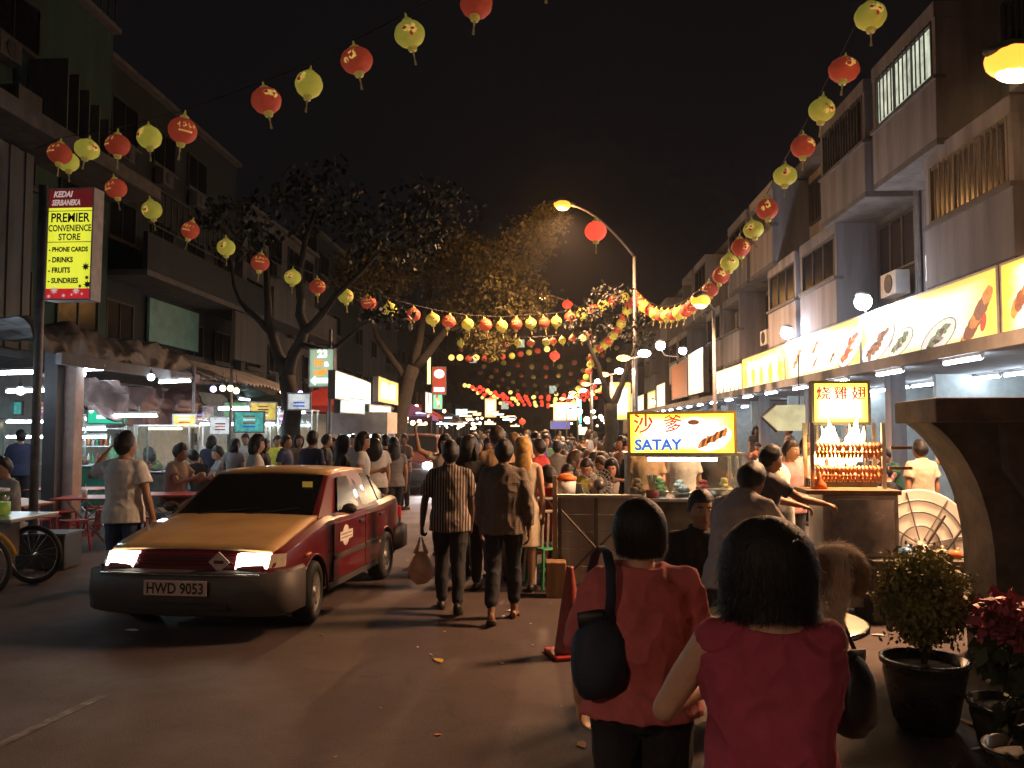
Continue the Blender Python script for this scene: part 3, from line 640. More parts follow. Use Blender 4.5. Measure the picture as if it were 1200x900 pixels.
# ================================================================ paper lanterns
def paper(name, col, patch, es=.16, seed=0.):
    m, n, b, out = _new(name); L = n.links.new
    tc = n.nodes.new('ShaderNodeTexCoord')
    wv = n.nodes.new('ShaderNodeTexNoise'); wv.inputs['Scale'].default_value = 5; wv.inputs['Detail'].default_value = 3; L(tc.outputs['Object'], wv.inputs['Vector'])
    r = n.nodes.new('ShaderNodeMapRange'); r.inputs[3].default_value = .62; r.inputs[4].default_value = 1.15; oi = n.nodes.new('ShaderNodeObjectInfo'); av = n.nodes.new('ShaderNodeMath'); av.operation = 'MULTIPLY_ADD'; av.inputs[1].default_value = .45; L(oi.outputs['Random'], av.inputs[0]); L(wv.outputs['Fac'], av.inputs[2]); sb = n.nodes.new('ShaderNodeMath'); sb.operation = 'SUBTRACT'; sb.inputs[1].default_value = .22; L(av.outputs[0], sb.inputs[0]); L(sb.outputs[0], r.inputs[0])
    mu = n.nodes.new('ShaderNodeMixRGB'); mu.blend_type = 'MULTIPLY'; mu.inputs[0].default_value = 1; mu.inputs[1].default_value = (*col, 1)
    cb = n.nodes.new('ShaderNodeCombineColor')
    for i in range(3): L(r.outputs[0], cb.inputs[i])
    L(cb.outputs[0], mu.inputs[2])
    L(mu.outputs[0], b.inputs['Base Color']); L(mu.outputs[0], b.inputs['Emission Color']); b.inputs['Emission Strength'].default_value = es
    b.inputs['Roughness'].default_value = .7; b.inputs['Subsurface Weight'].default_value = 0
    m.cycles.emission_sampling = 'NONE'
    return m
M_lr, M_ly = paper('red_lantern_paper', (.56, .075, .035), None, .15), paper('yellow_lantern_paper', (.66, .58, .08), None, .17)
M_lrg, M_lyg = paper('lit_red_lantern_paper', (.9, .06, .03), None, 1.1), paper('lit_yellow_lantern_paper', (1., .62, .16), None, 1.3)
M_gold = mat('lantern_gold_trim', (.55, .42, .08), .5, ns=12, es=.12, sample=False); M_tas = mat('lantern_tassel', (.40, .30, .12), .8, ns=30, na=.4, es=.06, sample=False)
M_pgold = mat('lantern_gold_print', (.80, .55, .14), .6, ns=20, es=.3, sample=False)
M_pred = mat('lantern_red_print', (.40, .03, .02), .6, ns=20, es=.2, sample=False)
LR = .2
def lantern_body(n=28, m=14, ribs=True):
    b = MB(); prof = []
    for i in range(m + 1):
        a = -math.pi / 2 * .86 + math.pi * .86 * i / m
        prof.append((LR * math.cos(a) * (1.0), LR * .93 * math.sin(a)))
    vs = []
    for r, z in prof:
        for k in range(n):
            q = 2 * math.pi * k / n; rr = r * (1 - (.07 if k % 2 else 0))
            vs.append((rr * math.cos(q), rr * math.sin(q), z))
    N = len(prof)
    fs = [(i * n + k, i * n + (k + 1) % n, (i + 1) * n + (k + 1) % n, (i + 1) * n + k) for i in range(N - 1) for k in range(n)] + [tuple(range(n - 1, -1, -1)), tuple((N - 1) * n + k for k in range(n))]
    return b.add(vs, fs)
me_body = {k: lantern_body().mesh('paper', m, True) for k, m in (('r', M_lr), ('y', M_ly), ('R', M_lrg), ('Y', M_lyg))}
me_small = {k: lantern_body(12, 7).mesh('small_lantern', m, True) for k, m in (('r', M_lr), ('y', M_ly), ('R', M_lrg), ('Y', M_lyg))}
me_cap = MB().lathe([(.06, .168), (.062, .20), (.045, .21), (.02, .23), (.008, .29)], 12).mesh('top_cap', M_gold, True)
me_col = MB().lathe([(.062, -.165), (.064, -.19), (.05, -.235), (.02, -.24)], 12).mesh('bottom_collar', M_gold, True)
tb = MB()
for k in range(7): tb.tube([(.012 * math.cos(k), .012 * math.sin(k), -.235), (.004 * math.cos(k), .004 * math.sin(k), -.33), (.014 * math.cos(k), .014 * math.sin(k), -.42)], .0045, 4)
me_tas = tb.mesh('tassel', M_tas)
def wrap(pts, r=LR * 1.012):
    """flat lantern-print polygon (angle, height) wrapped on the paper"""
    return [(r * math.cos(max(-1, min(1, z / (LR * .95))) * 1.25) * math.cos(a), r * math.cos(max(-1, min(1, z / (LR * .95))) * 1.25) * math.sin(a), z) for a, z in pts]
def print_gold(seed):
    rd = random.Random(seed); b = MB()
    for c in range(4):
        a0 = -.62 + c * .40
        for k in range(6):
            hz = rd.random() < .55; x = a0 + rd.uniform(0, .2); z = .02 + rd.uniform(-.01, .07); 
            dx, dz = (.13, .012) if hz else (.035, .04)
            b.add(wrap([(x, z), (x + dx, z + rd.uniform(-.01, .01)), (x + dx, z + dz), (x, z + dz)]), [(0, 1, 2, 3)])
    for c in range(9):
        x = -.45 + c * .11; b.add(wrap([(x, -.035), (x + .07, -.035), (x + .07, -.012), (x, -.012)]), [(0, 1, 2, 3)])
    return b.mesh('gold_print', M_pgold)
def print_figure(seed):
    rd = random.Random(seed); b = MB()
    def el(ca, cz, ra, rz, mi, rr, jag=.12):
        pts = [(ca + ra * math.cos(2 * math.pi * k / 12) * (1 + rd.uniform(-jag, jag)), cz + rz * math.sin(2 * math.pi * k / 12) * (1 + rd.uniform(-jag, jag))) for k in range(12)]
        b.add(wrap(pts, LR * rr), [tuple(range(12))], mi)
    for q in range(4): el(rd.uniform(-.15, .55), rd.uniform(-.05, .10), rd.uniform(.12, .3), rd.uniform(.03, .055), 0, 1.010 + .003 * q, .25)
    for q in range(4): el(rd.uniform(-.2, .6), rd.uniform(-.06, .10), rd.uniform(.06, .16), rd.uniform(.014, .032), 1, 1.024 + .003 * q, .3)
    return b.mesh('printed_figure', [M_pgold, M_pred])
me_pr = [print_gold(k) for k in range(3)]; me_pf = [print_figure(k) for k in range(3)]
M_ld = [paper('far_red_lantern_paper', (.34, .07, .03), None, .05), paper('far_yellow_lantern_paper', (.38, .30, .06), None, .05)]
me_small['1'] = lantern_body(10, 6).mesh('small_lantern', M_ld[0], True); me_small['2'] = lantern_body(10, 6).mesh('small_lantern', M_ld[1], True)
nl = 0
def lantern(p, kind, D, lab, group, parts=True, tilt=.2):
    global nl; nl += 1; rd = random.Random(nl); s = D / (2 * LR)
    if parts:
        t = empty('paper_lantern', p, 0, lab, 'lantern', group)
        obj('paper', me_body[kind], t); obj('top_cap', me_cap, t); obj('bottom_collar', me_col, t); obj('tassel', me_tas, t)
        if kind in 'ry':
            pr = obj('gold_print' if kind == 'r' and nl % 2 else 'printed_figure', me_pr[nl % 3] if (kind == 'r' and nl % 2) else me_pf[nl % 3], t)
            pr.rotation_euler = (0, 0, -math.pi / 2 + rd.uniform(-.5, .5))
    else:
        t = obj('paper_lantern', me_small[kind], None, p); tag(t, lab, 'lantern', group)
    q_ = rd.uniform(.93, 1.06); t.scale = (s * q_, s * q_, s * rd.uniform(.9, 1.06)); t.rotation_euler = (rd.uniform(-tilt, tilt), rd.uniform(-tilt, tilt), rd.uniform(-.6, .6)); return t
M_wire = mat('black_cable', (.015, .015, .015), .6)
KW = {'r': 'red', 'y': 'yellow', 'R': 'glowing red', 'Y': 'glowing yellow'}
def string(lst, lab, group, D=.40, parts=True, wire=True, ends=()):
    pts = []
    for (px, py, size, kind) in lst:
        d = 1000 * D / size; p = P(px, py, d); pts.append(p + Vector((0, 0, D * .72)))
        lantern(p, kind, D, KW[kind] + ' paper lantern ' + lab, group + ', ' + KW[kind], parts and size >= 9)
    if wire:
        q = [Vector(e) for e in ends[:1]] + pts + [Vector(e) for e in ends[1:]]
        o = MB().tube([p - q[0] for p in q], .008, 5).build('lantern_cable', M_wire, None, loc=q[0]); tag(o, 'thin black cable carrying the lanterns ' + lab, 'cable')
string([(70, 180, 26, 'r'), (102, 175, 27, 'y'), (138, 170, 28, 'r'), (175, 161, 30, 'y'), (214, 153, 32, 'r'), (312, 118, 34, 'r'), (362, 99, 34, 'y'), (418, 71, 36, 'r'), (480, 40, 37, 'y'), (558, 4, 39, 'r'), (640, -40, 41, 'y')],
       'on the string rising from the dark green building', 'lanterns on the string by the green building', ends=(P(40, 175, 16),))
string([(80, 190, 24, 'y'), (136, 221, 24, 'r'), (178, 246, 23, 'y'), (223, 270, 22, 'r'), (265, 290, 21.5, 'y'), (305, 308, 20.5, 'r'), (343, 325, 19.5, 'y'), (372, 336, 18.5, 'r'), (405, 347, 18, 'y'), (432, 355, 17.5, 'r'), (457, 362, 17, 'y'), (484, 369, 16.5, 'r'),
        (507, 374, 16, 'y'), (526, 377, 15.5, 'r'), (548, 380, 15.3, 'y'), (569, 381, 15, 'r'), (588, 382, 14.8, 'y'), (605, 380, 14.5, 'r'), (622, 379, 14.3, 'y'), (638, 378, 14, 'r'), (652, 377, 14, 'y'), (668, 372, 13.8, 'r'), (682, 368, 13.6, 'y'), (694, 362, 13.5, 'r'), (707, 357, 13.4, 'y'), (719, 352, 13.3, 'r'), (731, 348, 13.2, 'y')],
       'on the long sagging string behind the convenience sign', 'lanterns on the long sagging string', ends=(P(45, 172, 17),))
string([(1020, 19, 37, 'y'), (989, 82, 34, 'r'), (963, 129, 31.5, 'y'), (941, 172, 30, 'r'), (920, 206, 27, 'y'), (899, 245, 25.5, 'r'), (883, 269, 24, 'y'), (868, 290, 23, 'r'), (855, 308, 22, 'y'), (845, 323, 21, 'r'), (832, 340, 19.5, 'r'), (821, 352, 18.5, 'y'), (812, 358, 17.5, 'r'), (804, 364, 16.5, 'r'), (796, 367, 16, 'y'), (789, 369, 15.5, 'r'), (782, 370, 15.3, 'y'), (775, 370, 15, 'r'), (768, 368, 14.8, 'y'), (762, 364, 14.5, 'r'), (756, 360, 14.2, 'y'), (751, 355, 14, 'r'), (747, 350, 13.8, 'r')],
       'on the string descending beside the balconies', 'lanterns on the string beside the balconies', ends=(P(1090, -70, 9.8),))
string([(738, 356, 12.8, 'r'), (735, 364, 12.5, 'y'), (732, 371, 12.2, 'r'), (728, 379, 11.9, 'y'), (724, 386, 11.6, 'r'), (719, 393, 11.2, 'y'), (714, 399, 10.9, 'r'), (709, 404, 10.6, 'y'), (703, 408, 10.3, 'r'), (697, 409, 10.1, 'y'), (694, 418, 9.6, 'r'), (692, 427, 9.2, 'y'), (690, 435, 8.9, 'r'), (687, 442, 8.4, 'y'), (683, 449, 8, 'r'), (678, 455, 7.6, 'y')],
       'on the steep string dropping away behind the mast', 'lanterns dropping away behind the mast')
string([(540, 402, 9.5, 'y'), (559, 404, 9.5, 'r'), (574, 405, 9.5, 'y'), (590, 404, 9.4, 'r'), (607, 402, 9.4, 'y'), (622, 402, 9.3, 'r'), (640, 401, 9.3, 'y'), (648, 400, 9.2, 'r'), (659, 399, 9.2, 'y'), (671, 397, 9.1, 'r'), (683, 396, 9, 'Y'), (691, 395, 9, 'r')],
       'on the level string below the glowing mast lamp', 'lanterns on the level string')
string([(500, 420, 8.2, 'R'), (529, 419, 8.2, 'Y'), (539, 419, 8.2, 'Y'), (549, 420, 8.2, 'r'), (558, 419, 8.2, 'Y'), (568, 420, 8.1, 'r'), (578, 419, 8.1, 'y'), (589, 418, 8, 'r'), (600, 417, 8, 'y'), (610, 415, 7.9, 'r'), (620, 413, 7.8, 'y'), (630, 411, 7.8, 'r'), (641, 409, 7.6, 'Y')],
       'on the half lit string past the big tree', 'lanterns on the half lit string')
rnd = random.Random(4)
for j, y in enumerate((58, 66, 75, 86)):
    n = 12; z0 = 7.4
    pts = []
    for k in range(n):
        q = k / (n - 1); x = -5.8 + 10.6 * q; z = z0 - 3.2 * q * (1 - q) * 1.6 - .2 * j + rnd.uniform(-.08, .08)
        kind = 'ry'[k % 2]; lantern((x, y + rnd.uniform(-.3, .3), z), '12'[k % 2], .40, KW[kind] + ' dim little lantern on the far rows across the street', 'dim far lantern rows, ' + KW[kind], False)
for j, y in enumerate((94, 99, 105, 112, 120)):
    n = 20
    for k in range(n):
        q = k / (n - 1); x = -9 + 16.0 * q; z = 7.0 - 5.4 * q * (1 - q) + rnd.uniform(-.2, .2) - j * .1
        lantern((x, y, z), 'R' if k % 3 else 'Y', .5, KW['R' if k % 3 else 'Y'] + ' little lantern in the bright cluster far down the street', 'glowing far lantern rows, ' + ('red' if k % 3 else 'yellow'), False)
lantern(P(698, 271, 17), 'R', .44, 'large glowing red lantern hanging alone under the tall mast lamp', 'lone glowing lanterns')
for px, py, sz in ((665, 357, 12), (650, 417, 12), (612, 494, 8)): lantern(P(px, py, 420 / sz), 'R', .42, 'glowing red lantern hanging apart from the strings', 'lone glowing lanterns small')
# ================================================================ trees
M_bark = mat('tree_bark', (.028, .024, .02), .95, ns=9, na=.45, bump=.6, bs=25)
M_leaf = mat('tree_leaf', (.095, .080, .022), .6, ns=1.2, na=.6)  # orange of the mast lamps put into the leaf colour
def leaf_cloud(centers, nper, lw, seed, squash=.75):
    rd = np.random.RandomState(seed); V = []; 
    for (c, r) in centers:
        n = int(nper * r * r)
        d = rd.normal(size=(n, 3)); d /= np.linalg.norm(d, axis=1)[:, None]
        rr = r * (rd.rand(n) ** .45)
        # clumps: pull leaves towards random twig ends
        tw = rd.normal(size=(max(3, n // 22), 3)); tw /= np.linalg.norm(tw, axis=1)[:, None]; tw *= (r * (.45 + .6 * rd.rand(len(tw))))[:, None]
        tid = rd.randint(0, len(tw), n)
        p = np.where((rd.rand(n) < .72)[:, None], tw[tid] + rd.normal(size=(n, 3)) * r * .13, d * rr[:, None]); p[:, 2] *= squash
        p += np.array(c)
        a = rd.normal(size=(n, 3)); a[:, 2] -= .7; a /= np.linalg.norm(a, axis=1)[:, None]
        b = np.cross(a, rd.normal(size=(n, 3))); b /= np.linalg.norm(b, axis=1)[:, None]
        L = lw * (.7 + .7 * rd.rand(n))[:, None]
        V.append(np.stack([p, p + a * L * .5 + b * L * .28, p + a * L, p + a * L * .5 - b * L * .28], 1).reshape(-1, 3))
    V = np.concatenate(V); n = len(V) // 4
    me = bpy.data.meshes.new('crown'); me.vertices.add(len(V)); me.vertices.foreach_set('co', V.ravel())
    me.loops.add(4 * n); me.loops.foreach_set('vertex_index', np.arange(4 * n)); me.polygons.add(n)
    me.polygons.foreach_set('loop_start', np.arange(n) * 4); me.polygons.foreach_set('loop_total', np.full(n, 4)); me.update(calc_edges=True)
    return me
M_leafA = mat('shade_painted_leaf', (.006, .009, .005), .6, ns=1.2, na=.6)  # darker copy of the leaf, with shade put into its colour
def tree(base, trunk, limbs, crowns, label, nper=900, lw=.16, seed=1, leaf=None):
    t = empty('tree', base, 0, label, 'tree', 'street trees')
    b = MB()
    def wob(pts, r0, r1, seed):
        rd = random.Random(seed); out = []; pts = [Vector(p) for p in pts]; rs = []
        for i in range(len(pts) - 1):
            for k in range(4):
                q = k / 4; out.append(pts[i].lerp(pts[i + 1], q) + Vector((rd.uniform(-1, 1), rd.uniform(-1, 1), 0)) * .05 * (1 if (i or k) else 0))
        out.append(pts[-1]); N = len(out); return out, [r0 + (r1 - r0) * i / (N - 1) for i in range(N)]
    p, r = wob(*trunk, seed); r[0] *= 1.5; r[1] *= 1.15; b.tube(p, r, 12); b.build('trunk', M_bark, t, True)
    for k, l in enumerate(limbs):
        p, r = wob(*l, seed * 31 + k); MB().tube(p, r, 8).build('limb', M_bark, t, True)
    me = leaf_cloud(crowns, nper, lw, seed); me.materials.append(leaf or M_leaf); c = obj('crown', me, t)
    return t
bA = GD(347, 21, .12)
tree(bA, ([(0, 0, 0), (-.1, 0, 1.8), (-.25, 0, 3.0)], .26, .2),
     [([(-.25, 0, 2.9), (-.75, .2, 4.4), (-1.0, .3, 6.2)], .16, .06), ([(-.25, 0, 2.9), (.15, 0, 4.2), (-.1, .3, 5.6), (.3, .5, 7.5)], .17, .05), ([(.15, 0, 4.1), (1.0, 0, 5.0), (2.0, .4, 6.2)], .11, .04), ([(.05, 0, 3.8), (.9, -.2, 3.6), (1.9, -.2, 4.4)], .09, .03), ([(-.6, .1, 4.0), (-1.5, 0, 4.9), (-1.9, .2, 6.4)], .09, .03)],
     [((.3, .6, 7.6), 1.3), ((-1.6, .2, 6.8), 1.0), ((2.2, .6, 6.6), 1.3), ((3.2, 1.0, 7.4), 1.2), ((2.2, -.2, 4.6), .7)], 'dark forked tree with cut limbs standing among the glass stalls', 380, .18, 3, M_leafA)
bB = GD(462, 31, .12)
tree(bB, ([(0, 0, 0), (.2, 0, 2.2), (.7, 0, 4.0)], .32, .24),
     [([(.7, 0, 3.9), (2.0, -.3, 5.4), (3.6, -.6, 7.0)], .18, .05), ([(.7, 0, 3.9), (1.0, .4, 6.0), (1.6, .8, 8.2)], .17, .05), ([(1.9, -.3, 5.3), (3.2, .3, 5.6), (4.6, .2, 6.2)], .1, .04), ([(.5, 0, 3.4), (-.8, .5, 5.2), (-1.2, .6, 7.0)], .14, .04)],
     [((3.7, -.6, 7.4), 1.5), ((4.8, -.8, 8.3), 1.15), ((5.6, -1.0, 9.1), .75), ((2.6, .2, 6.2), 1.2), ((4.6, .0, 6.3), 1.2), ((1.6, .8, 8.2), 1.7), ((-.8, .4, 7.6), 1.6), ((3.3, 0, 5.0), .9), ((6.0, -1.1, 9.5), .45)], 'large tree with foliage lit orange by the mast lamps', 1500, .15, 8)
bC = GD(716, 25.5, 0)
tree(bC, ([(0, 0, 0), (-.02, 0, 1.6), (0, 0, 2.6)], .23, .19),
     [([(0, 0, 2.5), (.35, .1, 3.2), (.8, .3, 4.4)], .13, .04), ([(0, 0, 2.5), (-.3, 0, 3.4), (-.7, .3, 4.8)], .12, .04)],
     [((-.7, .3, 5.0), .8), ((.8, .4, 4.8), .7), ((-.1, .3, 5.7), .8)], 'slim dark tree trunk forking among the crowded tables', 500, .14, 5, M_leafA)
# ================================================================ the red taxi
M_red = mat('maroon_car_paint', (.105, .007, .013), .32, ns=2, na=.15, coat=.6)
M_yel_p = mat('dusty_yellow_car_paint', (.48, .305, .125), .5, ns=3, na=.16, coat=.3)
M_bump = mat('dark_bumper_plastic', (.055, .048, .048), .55, ns=5, na=.25)
M_rub = mat('black_rubber', (.014, .014, .014), .75, ns=12, na=.3)
M_cglass = mat('dark_car_glass', (.006, .007, .008), .2, ns=2, na=.2, spec=.07)
M_rim = mat('dull_alloy_rim', (.32, .30, .27), .4, .7, ns=7)
M_lens = emat('lit_headlamp', (1.0, .92, .74), 9.0)
M_lensclr = mat('clear_lamp_plastic', (.45, .38, .30), .2, ns=6)
M_amber = mat('amber_lamp', (.55, .18, .02), .25, es=.25, sample=False)
M_taill = mat('red_tail_lamp', (.35, .01, .01), .2, es=.3, sample=False)
M_plate = mat('plate_ground', (.55, .42, .38), .6, ns=9, na=.12)
M_ink = mat('plate_ink', (.02, .015, .015), .6)
M_chr = mat('chrome_trim', (.6, .6, .6), .18, 1., ns=5, na=.1)
def sect(s):
    """half width, top height, sill height of the lower body at station s (metres from the nose)"""
    def ip(tab):
        for (a, u), (b, v) in zip(tab, tab[1:]):
            if s <= b: q = (s - a) / (b - a); q = max(0, min(1, q)); return u + (v - u) * q
        return tab[-1][1]
    w = ip([(0, .70), (.08, .755), (.3, .795), (.8, .815), (2, .822), (3.2, .815), (3.8, .785), (4.02, .74), (4.1, .70)])
    t = ip([(0, .60), (.05, .655), (.10, .70), (.14, .735), (.5, .815), (.9, .89), (1.2, .935), (1.5, .94), (3.2, .95), (3.5, .965), (3.9, .96), (4.05, .92), (4.1, .78)])
    b = ip([(0, .33), (.1, .27), (.5, .22), (3.5, .22), (3.95, .28), (4.1, .36)])
    return w, t, b
def car_body():
    st = [0, .03, .08, .14, .25, .4, .6, .8, 1.0, 1.2, 1.5, 1.9, 2.3, 2.7, 3.1, 3.4, 3.6, 3.8, 3.95, 4.05, 4.1]
    vs = []
    K = 15
    for s in st:
        w, t, b = sect(s); zc = .56
        half = [(0, t + .022), (.35 * w, t + .019), (.7 * w, t + .010), (.9 * w, t - .006), (.965 * w, t - .045), (.985 * w, t - .11), (1.0 * w, zc + .05), (1.0 * w, zc), (.985 * w, .42), (.97 * w, b + .05), (.90 * w, b), (0, b)]
        ring = [(-x, z) for x, z in half[::-1][:-1]] + half[:-1]
        K = len(ring); vs += [(x, s, z) for x, z in ring]
    N = len(st)
    fs = [(i * K + k, i * K + (k + 1) % K, (i + 1) * K + (k + 1) % K, (i + 1) * K + k) for i in range(N - 1) for k in range(K)]
    fs += [tuple(range(K)), tuple((N - 1) * K + k for k in range(K))[::-1]]
    return MB().add(vs, fs)
WB0, WB1, WR = .78, 3.16, .285
def arch_cut(me, R_=.335):
    cut = MB()
    for sy in (WB0, WB1):
        for sx in (-1, 1):
            cut.lathe([(R_, -.17), (R_, .17)], 32, M=Matrix.Translation((sx * .78, sy, WR)) @ Matrix.Rotation(math.pi / 2, 4, 'Y'))
    cm = cut.mesh('cut'); co = bpy.data.objects.new('cut', cm); COL.objects.link(co)
    def su(o):
        m = o.modifiers.new('b', 'BOOLEAN'); m.operation = 'DIFFERENCE'; m.object = co; m.solver = 'EXACT'
    r = evaluated(me, su); bpy.data.objects.remove(co); return r
def wheel(parent, x, y, side, steer=0.):
    w_ = empty('wheel', (x, y, WR), steer); w_.parent = parent
    M = Matrix.Rotation(side * math.pi / 2, 4, 'Y')
    MB().lathe([(.17, -.085), (.25, -.09), (.275, -.075), (.285, -.04), (.285, .04), (.275, .075), (.25, .09), (.185, .088), (.18, .05), (.17, .04)], 32, M=M).build('tyre', M_rub, w_, True)
    r = MB().lathe([(.0, .02), (.17, .02), (.185, .075), (.175, .08), (.165, .05), (.06, .045), (.05, .075), (.0, .08)], 28, M=M).build('rim', M_rim, w_, True)
    for k in range(8):
        a = k * math.pi / 4; 
        MB().box((0, 0, 0), (.03, .055, .012), M=M @ Matrix.Rotation(a, 4, 'Z') @ Matrix.Translation((.0, .115, .056))).build('spoke', M_rim, r)
    return w_
def make_car(loc, rz, label, roofm, hoodm, bodym, plate=None, group=None, taxi=True, lampm=None):
    t = empty('car', loc, rz, label, 'car', group)
    me = arch_cut(car_body().mesh('body', bodym)); me.materials.clear(); me.materials.append(bodym)
    me.polygons.foreach_set('use_smooth', [False] * len(me.polygons))
    body = obj('body', me, t)
    bv = body.modifiers.new('bevel', 'BEVEL'); bv.width = .012; bv.segments = 2; bv.angle_limit = R(25)
    ws = body.modifiers.new('wn', 'WEIGHTED_NORMAL')
    me.polygons.foreach_set('use_smooth', [True] * len(me.polygons))
    inner = MB()   # dark wheel housings and floor
    for sy in (WB0, WB1): inner.bb((-.62, sy - .36, .2), (.62, sy + .36, .66))
    inner.build('wheel_housing', M_rub, t)
    # bonnet
    def panel(s0, s1, wf, up, n=10, m=6, inset=0.):
        vs = []
        for i in range(n + 1):
            s = s0 + (s1 - s0) * i / n; w, tp, _ = sect(s); cr = wf(i / n) * w
            for k in range(m + 1):
                x = -cr + 2 * cr * k / m; a = abs(x) / w
                vs.append((x, s, tp + .022 - .016 * a * a * 1.2 + up + (.008 if abs(a - .42) < .1 and i < n else 0)))
        k = len(vs); vs += [(x, y, z - .03) for x, y, z in vs]; fs = []
        g = lambda i, j, o=0: o + i * (m + 1) + j
        for i in range(n):
            for j in range(m): fs += [(g(i, j), g(i, j + 1), g(i + 1, j + 1), g(i + 1, j)), (g(i, j, k), g(i + 1, j, k), g(i + 1, j + 1, k), g(i, j + 1, k))]
        for i in range(n): fs += [(g(i, 0), g(i + 1, 0), g(i + 1, 0, k), g(i, 0, k)), (g(i, m), g(i, m, k), g(i + 1, m, k), g(i + 1, m))]
        for j in range(m): fs += [(g(0, j), g(0, j, k), g(0, j + 1, k), g(0, j + 1)), (g(n, j), g(n, j + 1), g(n, j + 1, k), g(n, j, k))]
        return MB().add(vs, fs)
    bonnet = panel(.13, 1.16, lambda q: .90 - .04 * q, .012, m=12).build('bonnet', hoodm, t, True)
    # greenhouse: base and roof outlines
    zb, zr = .945, 1.345
    def gpt(side, s, z, w): return Vector((side * w, s, z))
    wsb, wst = (1.13, .70), (1.84, .575)       # windscreen foot / head: station, half width
    rgt, rgb = (2.98, .575), (3.52, .66)       # rear glass
    gh = MB(); nn = []
    prof = [(wsb[0], .930, wsb[1]), (wst[0], zr - .012, wst[1]), (2.1, zr + .006, .60), (2.6, zr + .010, .605), (rgt[0], zr - .012, rgt[1]), (rgb[0], .962, rgb[1])]
    # lower outline under each upper point
    low = [(wsb[0] - .02, .90, .735), (wst[0] - .0, .90, .80), (2.1, .90, .80), (2.6, .90, .80), (rgt[0], .90, .79), (rgb[0] + .03, .90, .72)]
    vs = []
    for (s, z, w), (s2, z2, w2) in zip(prof, low): vs += [(-w2, s2, z2), (-w, s, z), (w, s, z), (w2, s2, z2)]
    fs = []
    for i in range(5):
        a, b = i * 4, i * 4 + 4
        fs += [(a, a + 1, b + 1, b), (a + 1, a + 2, b + 2, b + 1), (a + 2, a + 3, b + 3, b + 2), (a + 3, a, b, b + 3)]
    fs += [(0, 3, 2, 1), (20, 21, 22, 23)]
    gh.add(vs, fs); g_o = gh.build('cabin_frame', bodym, t, bevel=.02)
    def slab(pts, th, name, m, par):
        pts = [Vector(p) for p in pts]; n = (pts[1] - pts[0]).cross(pts[2] - pts[0]).normalized(); k = len(pts)
        b = MB().add([p + n * th for p in pts] + [p - n * .01 for p in pts], [tuple(range(k)), tuple(range(2 * k - 1, k - 1, -1))] + [(i, i + k, (i + 1) % k + k, (i + 1) % k) for i in range(k)])
        return b.build(name, m, par)
    # roof skin (yellow)
    rf = MB(); n = 8; m = 8; vs = []
    for i in range(n + 1):
        s = 1.80 + (3.0 - 1.80) * i / n; q = (s - 1.8) / 1.2; zc = zr + .006 + .028 * math.sin(math.pi * min(1, max(0, q)) ** .9)
        for k in range(m + 1):
            a = -1 + 2 * k / m; vs.append((a * .585, s, zc + .012 - .03 * a * a - (.012 if i in (0, n) else 0)))
    k0 = len(vs); vs += [(x, y, z - .03) for x, y, z in vs]; fs = []
    gi = lambda i, j, o=0: o + i * (m + 1) + j
    for i in range(n):
        for j in range(m): fs += [(gi(i, j), gi(i, j + 1), gi(i + 1, j + 1), gi(i + 1, j)), (gi(i, j, k0), gi(i + 1, j, k0), gi(i + 1, j + 1, k0), gi(i, j + 1, k0))]
    for i in range(n): fs += [(gi(i, 0), gi(i + 1, 0), gi(i + 1, 0, k0), gi(i, 0, k0)), (gi(i, m), gi(i, m, k0), gi(i + 1, m, k0), gi(i + 1, m))]
    for j in range(m): fs += [(gi(0, j), gi(0, j, k0), gi(0, j + 1, k0), gi(0, j + 1)), (gi(n, j), gi(n, j + 1), gi(n, j + 1, k0), gi(n, j, k0))]
    rf.add(vs, fs).build('roof', roofm, t, True)
    e = .06
    slab([(-wsb[1] + .05, wsb[0] + .03, .947), (wsb[1] - .05, wsb[0] + .03, .947), (wst[1] - .035, wst[0] - .045, zr - .035), (-wst[1] + .035, wst[0] - .045, zr - .035)], .006, 'windscreen', M_cglass, t)
    slab([(rgb[1] - .06, rgb[0] - .03, .975), (-rgb[1] + .06, rgb[0] - .03, .975), (-rgt[1] + .05, rgt[0] + .04, zr - .035), (rgt[1] - .05, rgt[0] + .04, zr - .035)], .006, 'rear_window', M_cglass, t)
    for sd in (-1, 1):
        def sp(s, q):     # point on the side glass plane: q 0..1 from sill to roof
            return (sd * (.80 - .005 + (.597 - .795) * q), s, .90 + (zr - .90) * q)
        f1 = [sp(1.52, .13), sp(2.22, .13), sp(2.24, .86), sp(1.93, .86)]
        f2 = [sp(2.34, .13), sp(2.92, .13), sp(2.92, .86), sp(2.36, .86)]
        f3 = [sp(2.97, .13), sp(3.24, .16), sp(2.98, .80)]
        for ff in (f1, f2, f3): slab(ff if sd > 0 else ff[::-1], .007, 'side_window', M_cglass, t)
        # mirror, handles, seams, side strip
        mr = MB().sphere((sd * .90, 1.50, .99), (.075, .05, .055), 12, 8).build('door_mirror', M_bump if taxi else bodym, t, True)
        MB().bb((sd * .80, 1.47, .95), (sd * .86, 1.51, .985)).build('mirror_stalk', M_bump, mr)
        for (a, b) in ((1.27, 2.29), (2.30, 3.06)):
            d_ = MB()
            w1, _, _ = sect(1.8)
            d_.bb((sd * (w1 - .004), a + .008, .30), (sd * (w1 + .005), b - .008, .86))
            if b < 3: dr = d_.build('door', bodym, t, bevel=.004)
            else:
                dd = MB().prism([(2.308, .86), (3.05, .86), (3.05, .66), (2.92, .61), (2.84, .5), (2.81, .30), (2.308, .30)], sd * (w1 - .004), sd * (w1 + .005), M=Matrix(((0, 1, 0, 0), (1, 0, 0, 0), (0, 0, 1, 0), (0, 0, 0, 1))))
                dr = dd.build('door', bodym, t, bevel=.004)
